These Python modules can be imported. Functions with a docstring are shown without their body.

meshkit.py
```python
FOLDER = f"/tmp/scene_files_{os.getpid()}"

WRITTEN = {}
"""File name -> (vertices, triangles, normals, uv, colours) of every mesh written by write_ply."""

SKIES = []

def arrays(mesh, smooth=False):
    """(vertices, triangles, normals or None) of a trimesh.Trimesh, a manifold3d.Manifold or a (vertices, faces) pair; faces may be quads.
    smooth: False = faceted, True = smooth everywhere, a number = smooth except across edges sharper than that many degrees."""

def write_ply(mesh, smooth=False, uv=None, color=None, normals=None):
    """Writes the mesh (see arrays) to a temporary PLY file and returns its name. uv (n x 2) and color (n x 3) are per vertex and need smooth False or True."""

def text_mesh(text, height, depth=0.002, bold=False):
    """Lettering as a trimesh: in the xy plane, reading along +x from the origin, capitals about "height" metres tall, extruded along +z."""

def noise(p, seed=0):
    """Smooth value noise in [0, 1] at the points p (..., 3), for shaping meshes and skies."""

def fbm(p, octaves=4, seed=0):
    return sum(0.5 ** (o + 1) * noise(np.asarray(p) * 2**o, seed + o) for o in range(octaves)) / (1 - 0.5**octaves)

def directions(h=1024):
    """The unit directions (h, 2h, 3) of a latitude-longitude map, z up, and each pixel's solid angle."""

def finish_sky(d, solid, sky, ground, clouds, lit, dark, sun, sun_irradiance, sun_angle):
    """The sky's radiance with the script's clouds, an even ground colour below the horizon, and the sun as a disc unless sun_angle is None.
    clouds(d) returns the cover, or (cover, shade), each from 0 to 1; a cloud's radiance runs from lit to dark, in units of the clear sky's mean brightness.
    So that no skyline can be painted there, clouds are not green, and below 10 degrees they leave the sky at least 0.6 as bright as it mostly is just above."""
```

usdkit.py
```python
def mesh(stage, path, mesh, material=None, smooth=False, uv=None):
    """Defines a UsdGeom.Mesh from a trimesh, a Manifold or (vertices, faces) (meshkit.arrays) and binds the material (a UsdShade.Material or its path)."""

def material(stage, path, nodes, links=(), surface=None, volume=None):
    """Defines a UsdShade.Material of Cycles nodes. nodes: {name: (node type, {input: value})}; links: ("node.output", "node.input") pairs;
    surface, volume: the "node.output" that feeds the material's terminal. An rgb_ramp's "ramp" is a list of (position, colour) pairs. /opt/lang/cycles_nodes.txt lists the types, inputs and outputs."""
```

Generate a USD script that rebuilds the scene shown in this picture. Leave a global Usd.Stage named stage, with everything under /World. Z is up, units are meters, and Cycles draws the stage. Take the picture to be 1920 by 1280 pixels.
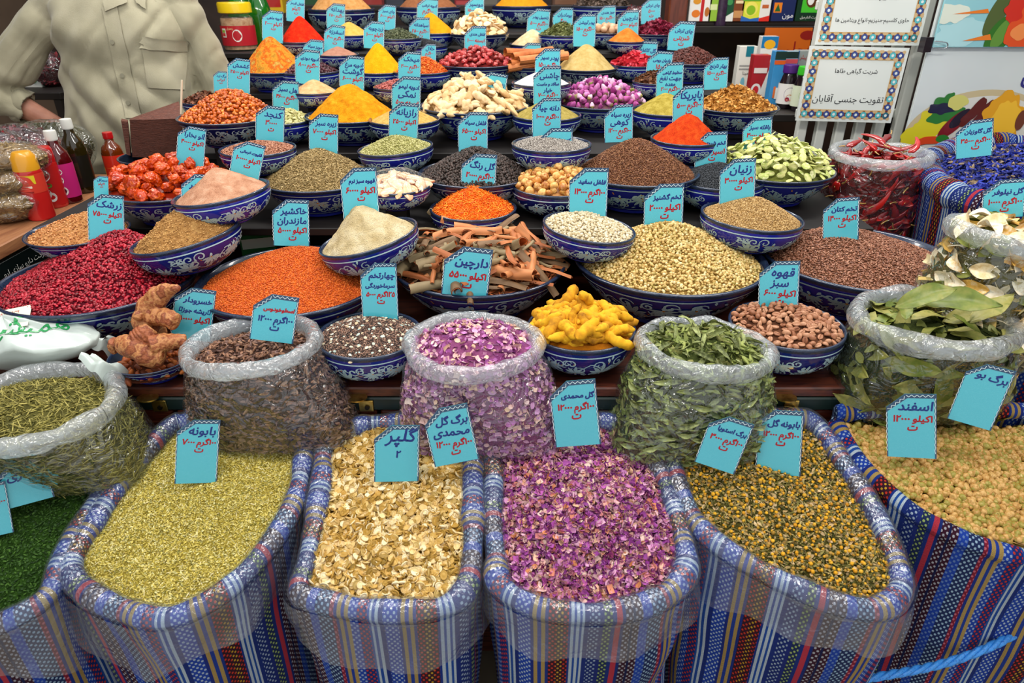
import math, random, unicodedata
import numpy as np, trimesh, usdkit, shapely
import manifold3d as m3
from scipy import sparse
from scipy.spatial import Delaunay
from scipy.spatial.transform import Rotation as Rot
from shapely import geometry as sg, affinity as sa
from meshkit import noise, fbm
from pxr import Gf, Sdf, Usd, UsdGeom, UsdLux, UsdShade, Vt

stage = Usd.Stage.CreateInMemory()
UsdGeom.SetStageUpAxis(stage, "Z")
UsdGeom.SetStageMetersPerUnit(stage, 1.0)
UsdGeom.Xform.Define(stage, "/World")

# ------------------------------------------------------------------ camera, lamps, exposure
F, PITCH, EYE = 1280.0, math.radians(28.0), np.array([0.0, 0.0, 1.55])
cam = UsdGeom.Camera.Define(stage, "/World/camera")
cam.CreateHorizontalApertureAttr(36.0)
cam.CreateFocalLengthAttr(36.0 * F / 1920.0)
cam.CreateFStopAttr(5.0)
cam.CreateFocusDistanceAttr(1.65)
cam.CreateExposureAttr(0.25)
cam.CreateClippingRangeAttr(Gf.Vec2f(0.05, 60.0))
_m = Gf.Matrix4d(1.0)
_m.SetRotate(Gf.Rotation(Gf.Vec3d(1, 0, 0), 62.0))
_m.SetTranslateOnly(Gf.Vec3d(*EYE))
cam.AddTransformOp().Set(_m)

dome = UsdLux.DomeLight.Define(stage, "/World/dome")
dome.CreateIntensityAttr(0.25)
dome.CreateColorAttr(Gf.Vec3f(0.96, 0.98, 1.0))


def lamp(name, loc, w, h, power, rx=0.0, rz=0.0, col=(1.0, 0.96, 0.9)):
    l = UsdLux.RectLight.Define(stage, "/World/" + name)
    l.CreateWidthAttr(w), l.CreateHeightAttr(h), l.CreateIntensityAttr(power), l.CreateColorAttr(Gf.Vec3f(*col))
    l.AddTranslateOp().Set(Gf.Vec3d(*loc))
    l.AddRotateXYZOp().Set(Gf.Vec3f(rx, 0, rz))


lamp("shop_lamp_tube", (-0.75, 0.75, 2.6), 1.3, 0.22, 19.0, 12)
lamp("shop_lamp_tube_001", (0.95, 0.85, 2.6), 1.3, 0.22, 19.0, 12)
lamp("shop_lamp_tube_002", (-0.9, 2.35, 2.75), 1.3, 0.25, 18.0)
lamp("shop_lamp_tube_003", (0.9, 2.35, 2.75), 1.3, 0.25, 18.0)
lamp("shop_lamp_tube_004", (0.0, 3.7, 2.85), 1.8, 0.25, 15.0)

# ------------------------------------------------------------------ pixels of the photograph to points of the place
SP, CP = math.sin(PITCH), math.cos(PITCH)


def ray(px, py):
    u, v = (px - 960.0) / F, (640.0 - py) / F
    return np.array([u, CP + v * SP, -SP + v * CP])


def at_z(px, py, z):
    d = ray(px, py)
    return EYE + d * ((z - EYE[2]) / d[2])


def at_y(px, py, y):
    d = ray(px, py)
    return EYE + d * (y / d[1])


def at_dep(px, py, dep):
    return EYE + ray(px, py) * dep


# ------------------------------------------------------------------ stage helpers
_used = {}


def path_for(name, parent=None):
    base = (parent or "/World") + "/" + name
    n = _used.get(base, 0)
    _used[base] = n + 1
    return base if n == 0 else f"{base}_{n:03d}"


def tag(path, label=None, cat=None, group=None, kind=None):
    p = stage.GetPrimAtPath(path)
    for k, v in (("label", label), ("category", cat), ("group", group), ("kind", kind)):
        if v:
            p.SetCustomDataByKey(k, v)
    return path


def place(path, loc=(0, 0, 0), R=None, s=1.0):
    A = np.eye(4)
    A[:3, :3] = (np.eye(3) if R is None else np.asarray(R)) * np.asarray(s)
    A[:3, 3] = loc
    UsdGeom.Xformable(stage.GetPrimAtPath(path)).AddTransformOp().Set(Gf.Matrix4d(*A.T.ravel().tolist()))
    return path


def thing(name, label, cat, loc=(0, 0, 0), R=None, s=1.0, group=None, kind=None):
    p = path_for(name)
    UsdGeom.Xform.Define(stage, p)
    place(p, loc, R, s)
    return tag(p, label, cat, group, kind)


def obj(name, mesh, mat, parent=None, smooth=30, uv=None, tint=None, label=None, cat=None, group=None, kind=None, loc=None, R=None, s=1.0):
    p = path_for(name, parent)
    m = usdkit.mesh(stage, p, mesh, mat, smooth=smooth, uv=uv)
    if tint is not None:
        UsdGeom.PrimvarsAPI(m).CreatePrimvar("tint", Sdf.ValueTypeNames.Color3fArray, "vertex").Set(Vt.Vec3fArray.FromNumpy(np.asarray(tint, np.float32)))
    if loc is not None:
        place(p, loc, R, s)
    return tag(p, label, cat, group, kind)


def instancer(name, parent, protos, pos, quat, scale, idx=None):
    """protos: [(mesh, material, smooth)]; quat: (N, 4) x y z w; scale (N, 3)."""
    p = path_for(name, parent)
    pi = UsdGeom.PointInstancer.Define(stage, p)
    for i, (m, mt, sm) in enumerate(protos):
        q = f"{p}/grain" + (f"_{i:03d}" if i else "")
        usdkit.mesh(stage, q, m, mt, smooth=sm)
        pi.CreatePrototypesRel().AddTarget(q)
    n = len(pos)
    idx = np.arange(n) % len(protos) if idx is None else idx
    pi.CreateProtoIndicesAttr(Vt.IntArray.FromNumpy(np.asarray(idx, np.int32)))
    pi.CreatePositionsAttr(Vt.Vec3fArray.FromNumpy(np.asarray(pos, np.float32)))
    pi.CreateOrientationsAttr(Vt.QuathArray([Gf.Quath(w, x, y, z) for x, y, z, w in np.asarray(quat, float).tolist()]))
    pi.CreateScalesAttr(Vt.Vec3fArray.FromNumpy(np.asarray(scale, np.float32)))
    return tag(p, kind="stuff")


def lin(c):
    if isinstance(c, str):
        v = np.array([int(c[i : i + 2], 16) for i in (0, 2, 4)]) / 255.0
        return tuple(np.where(v < 0.04045, v / 12.92, ((v + 0.055) / 1.055) ** 2.4))
    return tuple(c)


_mats = {}


def mat(name, col, rough=0.5, rnd=False, nz=None, bump=None, coat=0.0, spec=0.5, space="object", trans=0.0, sub=0.0, sheen=0.0, metal=0.0, detail=3.0, stretch=None, tint=False, ior=1.45):
    """col: hex, or a list of hex that a noise of scale nz (and the object's own random number when rnd) picks from. bump: (scale, distance)."""
    if name in _mats:
        return _mats[name]
    P = {"roughness": rough, "specular_ior_level": spec, "coat_weight": coat, "metallic": metal, "transmission_weight": trans, "sheen_weight": sheen, "ior": ior}
    if sub:
        P |= {"subsurface_weight": sub, "subsurface_radius": (0.6, 0.3, 0.2), "subsurface_scale": 0.004}
    nodes, links = {"p": ("principled_bsdf", P)}, []
    if (nz or bump):
        if space == "pos":
            nodes["g"] = ("geometry", {})
            src = "g.position"
        else:
            nodes["g"] = ("texture_coordinate", {})
            src = "g.object"
        if stretch:
            nodes["mp"] = ("mapping", {"scale": stretch})
            links.append((src, "mp.vector"))
            src = "mp.vector"
    if isinstance(col, (list, tuple)) and not isinstance(col[0], float):
        n = len(col)
        nodes["r"] = ("rgb_ramp", {"ramp": [(i / (n - 1), lin(c)) for i, c in enumerate(col)]})
        links.append(("r.color", "p.base_color"))
        if nz:
            nodes["n"] = ("noise_texture", {"scale": nz, "detail": detail, "roughness": 0.6})
            nodes["mr"] = ("map_range", {"from_min": 0.3, "from_max": 0.7})
            links += [(src, "n.vector"), ("n.fac", "mr.value")]
        if rnd:
            nodes["oi"] = ("object_info", {})
        if nz and rnd:
            nodes["ad"] = ("mix_float", {"fac": 0.6})
            links += [("mr.result", "ad.a"), ("oi.random", "ad.b"), ("ad.result", "r.fac")]
        else:
            links.append(("mr.result" if nz else "oi.random", "r.fac"))
    elif tint:
        nodes["at"] = ("attribute", {"attribute": "tint"})
        links.append(("at.color", "p.base_color"))
    else:
        P["base_color"] = lin(col)
    if bump:
        nodes["bn"] = ("noise_texture", {"scale": bump[0], "detail": 3.0})
        nodes["bu"] = ("bump", {"distance": bump[1], "strength": 1.0})
        links += [(src, "bn.vector"), ("bn.fac", "bu.height"), ("bu.normal", "p.normal")]
    _mats[name] = usdkit.material(stage, "/World/Looks/" + name, nodes, links, surface="p.BSDF")
    return _mats[name]


def clear_plastic(name, tint="f6fafb", milk=0.08, rough=0.10, bump=(60.0, 0.002), gloss=0.4, base=0.015):
    """Thin clear sheet: transparent, mirror-like by the view angle, crinkled, with a little milkiness."""
    if name in _mats:
        return _mats[name]
    nodes = {
        "g": ("geometry", {}),
        "bn": ("noise_texture", {"scale": bump[0], "detail": 2.0, "distortion": 1.6}),
        "bu": ("bump", {"distance": bump[1], "strength": 1.0}),
        "t": ("transparent_bsdf", {"color": lin(tint)}),
        "gl": ("glossy_bsdf", {"color": (1, 1, 1), "roughness": rough}),
        "d": ("diffuse_bsdf", {"color": lin("e8eef2")}),
        "tl": ("translucent_bsdf", {"color": lin("e8eef2")}),
        "dt": ("mix_closure", {"fac": 0.4}),
        "fr": ("layer_weight", {"blend": 0.5}),
        "pw": ("math", {"math_type": "power", "value2": 3.5}),
        "mu": ("math", {"math_type": "multiply_add", "value2": gloss, "value3": base}),
        "a": ("mix_closure", {"fac": milk}),
        "b": ("mix_closure", {}),
    }
    links = [("g.position", "bn.vector"), ("bn.fac", "bu.height"), ("bu.normal", "gl.normal"), ("d.BSDF", "dt.closure1"), ("tl.BSDF", "dt.closure2"), ("t.BSDF", "a.closure1"),
             ("dt.closure", "a.closure2"), ("fr.facing", "pw.value1"), ("pw.value", "mu.value1"), ("bu.normal", "fr.normal"), ("mu.value", "b.fac"), ("a.closure", "b.closure1"), ("gl.BSDF", "b.closure2")]
    _mats[name] = usdkit.material(stage, "/World/Looks/" + name, nodes, links, surface="b.closure")
    return _mats[name]


def project(P):
    d = np.asarray(P, float) - EYE
    dep = d[..., 1] * CP - d[..., 2] * SP
    return np.stack([960 + F * d[..., 0] / dep, 640 - F * (d[..., 1] * SP + d[..., 2] * CP) / dep], -1)


# ------------------------------------------------------------------ mesh helpers
def box(sx, sy, sz, c=(0, 0, 0), bev=0.0):
    if bev:
        h = np.array([sx, sy, sz]) / 2 - bev
        pts = []
        for k in range(3):
            e = np.full(3, 0.0)
            e[k] = bev
            for s in np.array(np.meshgrid([-1, 1], [-1, 1], [-1, 1])).T.reshape(-1, 3):
                pts.append(s * (h + e))
        m = trimesh.convex.convex_hull(np.array(pts))
    else:
        m = trimesh.creation.box([sx, sy, sz])
    m.apply_translation(c)
    return m


def cat(ms):
    return trimesh.util.concatenate(ms)


def lathe(prof, n=48, close=True):
    """prof: (r, z) pairs from the axis outwards and back; a smooth surface of revolution as (v, f)."""
    prof = np.asarray(prof, float)
    a = np.linspace(0, 2 * np.pi, n, endpoint=False)
    v = np.stack([prof[:, 0][:, None] * np.cos(a), prof[:, 0][:, None] * np.sin(a), np.repeat(prof[:, 1][:, None], n, 1)], -1).reshape(-1, 3)
    i, j = np.meshgrid(np.arange(len(prof) - 1), np.arange(n), indexing="ij")
    f = np.stack([i * n + j, i * n + (j + 1) % n, (i + 1) * n + (j + 1) % n, (i + 1) * n + j], -1).reshape(-1, 4)
    return v, np.vstack([f[:, [0, 1, 2]], f[:, [0, 2, 3]]])


def grid_mesh(V, wrap_u=False, wrap_v=False):
    """V: (nu, nv, 3) -> (v, f)."""
    nu, nv = V.shape[:2]
    i, j = np.meshgrid(np.arange(nu - (not wrap_u)), np.arange(nv - (not wrap_v)), indexing="ij")
    i1, j1 = (i + 1) % nu, (j + 1) % nv
    f = np.stack([i * nv + j, i1 * nv + j, i1 * nv + j1, i * nv + j1], -1).reshape(-1, 4)
    return V.reshape(-1, 3), np.vstack([f[:, [0, 1, 2]], f[:, [0, 2, 3]]])


def tm(vf):
    return trimesh.Trimesh(np.asarray(vf[0]), np.asarray(vf[1]), process=False)


def smooth_path(pts, n, closed=False):
    """Catmull-Rom through pts, n points evenly spaced along it."""
    p = np.asarray(pts, float)
    k = len(p)
    idx = np.arange(k if closed else k - 1)
    g = lambda i: p[i % k] if closed else p[np.clip(i, 0, k - 1)]
    t = np.linspace(0, 1, 16, endpoint=False)[:, None]
    out = []
    for i in idx:
        a, b, c, d = g(i - 1), g(i), g(i + 1), g(i + 2)
        out.append(0.5 * (2 * b + (c - a) * t + (2 * a - 5 * b + 4 * c - d) * t**2 + (3 * b - a - 3 * c + d) * t**3))
    q = np.vstack(out + [p[:1] if closed else p[-1:]])
    s = np.r_[0, np.cumsum(np.linalg.norm(np.diff(q, axis=0), axis=1))]
    x = np.linspace(0, s[-1], n, endpoint=not closed)
    return np.stack([np.interp(x, s, q[:, i]) for i in range(q.shape[1])], 1)


def sweep(path, rad, sides=10, closed=False, up=(0, 0, 1), squash=1.0, caps=True):
    """Tube along path; rad scalar or per point (or points x sides)."""
    p = np.asarray(path, float)
    t = (np.roll(p, -1, 0) - np.roll(p, 1, 0)) if closed else np.gradient(p, axis=0)
    t /= np.linalg.norm(t, axis=1, keepdims=True) + 1e-12
    up = np.asarray(up, float)
    if np.abs(t @ up).max() < 0.9:
        a = np.cross(t, up)
    else:  # carried along the path without twist
        a = np.zeros_like(p)
        a[0] = np.cross(t[0], [1.0, 0.2, 0.1] if abs(t[0, 0]) < 0.8 else [0.1, 1.0, 0.2])
        for i in range(1, len(p)):
            a[i] = a[i - 1] - t[i] * (a[i - 1] @ t[i])
            a[i] /= np.linalg.norm(a[i])
    a /= np.linalg.norm(a, axis=1, keepdims=True)
    b = np.cross(a, t)
    r = np.asarray(rad, float)
    r = r[:, :, None] if r.ndim == 2 else np.broadcast_to(r, (len(p),))[:, None, None]
    g = np.linspace(0, 2 * np.pi, sides, endpoint=False)
    V = p[:, None] + r * (np.cos(g)[None, :, None] * a[:, None] + squash * np.sin(g)[None, :, None] * b[:, None])
    v, f = grid_mesh(V, wrap_u=closed, wrap_v=True)
    f = f[:, ::-1]
    if caps and not closed:
        n = len(v)
        v = np.vstack([v, p[:1], p[-1:]])
        j = np.arange(sides)
        f = np.vstack([f, np.stack([np.full(sides, n), (j + 1) % sides, j], 1), np.stack([np.full(sides, n + 1), n - sides + j, n - sides + (j + 1) % sides], 1)])
    e = tm((v, f))
    if e.volume < 0:
        f = f[:, ::-1]
    return v, f


def relaxed(mm, edge, it=8):
    """A Manifold refined to an edge length and smoothed without shrinking, as a trimesh."""
    a = mm.refine_to_length(edge).to_mesh()
    v, f = np.array(a.vert_properties[:, :3], float), np.array(a.tri_verts)
    n = len(v)
    e = np.vstack([f[:, [0, 1]], f[:, [1, 2]], f[:, [2, 0]]])
    A = sparse.coo_matrix((np.ones(2 * len(e)), (np.r_[e[:, 0], e[:, 1]], np.r_[e[:, 1], e[:, 0]])), (n, n)).tocsr()
    A.data[:] = 1
    d = np.maximum(np.asarray(A.sum(1)), 1)
    for _ in range(it):
        for lam in (0.5, -0.51):
            v = v + lam * (A @ v / d - v)
    return trimesh.Trimesh(v, f, process=False)


def patch(poly, zfun, res):
    """A surface z = zfun(x, y) over a shapely polygon."""
    b = poly.bounds
    gx, gy = np.meshgrid(np.arange(b[0], b[2], res), np.arange(b[1], b[3], res * 0.87), indexing="ij")
    gx = gx + (np.arange(gx.shape[1]) % 2)[None] * res / 2
    g = np.c_[gx.ravel(), gy.ravel()]
    inner = poly.buffer(-res * 0.5)
    g = g[shapely.contains_xy(inner, g[:, 0], g[:, 1])]
    L = poly.exterior.length
    e = np.array([poly.exterior.interpolate(d).coords[0] for d in np.arange(0, L, res * 0.8)])
    p = np.vstack([g, e])
    t = Delaunay(p).simplices
    c = p[t].mean(1)
    t = t[shapely.contains_xy(poly, c[:, 0], c[:, 1])]
    a, b2, c2 = p[t[:, 0]], p[t[:, 1]], p[t[:, 2]]
    flip = (b2 - a)[:, 0] * (c2 - a)[:, 1] - (b2 - a)[:, 1] * (c2 - a)[:, 0] < 0
    t[flip] = t[flip][:, ::-1]
    return np.c_[p, zfun(p[:, 0], p[:, 1])], t


def blob(seed, s=(1, 1, 1), amp=0.25, freq=1.3, sub=2):
    m = trimesh.creation.icosphere(sub, 1.0)
    v = np.array(m.vertices)
    v *= 1 + amp * (fbm(v * freq + 7.3 * seed, 2, seed) - 0.5)[:, None] * 2
    m.vertices = v * np.asarray(s)
    return m


def quats(normals, rng, tilt=0.3, yaw=None):
    """Orientations (x y z w) that turn +z to the normals, with a random yaw and a random tilt."""
    n = len(normals)
    z = np.asarray(normals, float) + rng.normal(0, tilt, (n, 3))
    z /= np.linalg.norm(z, axis=1, keepdims=True)
    a = rng.uniform(0, 2 * np.pi, n) if yaw is None else yaw
    x = np.stack([np.cos(a), np.sin(a), np.zeros(n)], 1)
    x -= z * (x * z).sum(1, keepdims=True)
    bad = np.linalg.norm(x, axis=1) < 1e-3
    x[bad] = np.cross(z[bad], [0.3, 0.5, 0.8])
    x /= np.linalg.norm(x, axis=1, keepdims=True)
    return Rot.from_matrix(np.stack([x, np.cross(z, x), z], -1)).as_quat()


def ray_hits(mesh, o, d):
    """Nearest hit of a ray with a trimesh."""
    T = mesh.triangles
    e1, e2 = T[:, 1] - T[:, 0], T[:, 2] - T[:, 0]
    h = np.cross(d, e2)
    det = (e1 * h).sum(1)
    ok = np.abs(det) > 1e-14
    inv = np.where(ok, 1 / np.where(ok, det, 1), 0)
    s = o - T[:, 0]
    u = (s * h).sum(1) * inv
    q = np.cross(s, e1)
    v = (q * d).sum(1) * inv
    t = (e2 * q).sum(1) * inv
    k = ok & (u >= 0) & (v >= 0) & (u + v <= 1) & (t > 1e-6)
    if not k.any():
        return None
    i = np.argmin(np.where(k, t, 1e9))
    nr = np.cross(e1[i], e2[i])
    return o + d * t[i], nr / np.linalg.norm(nr)


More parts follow.
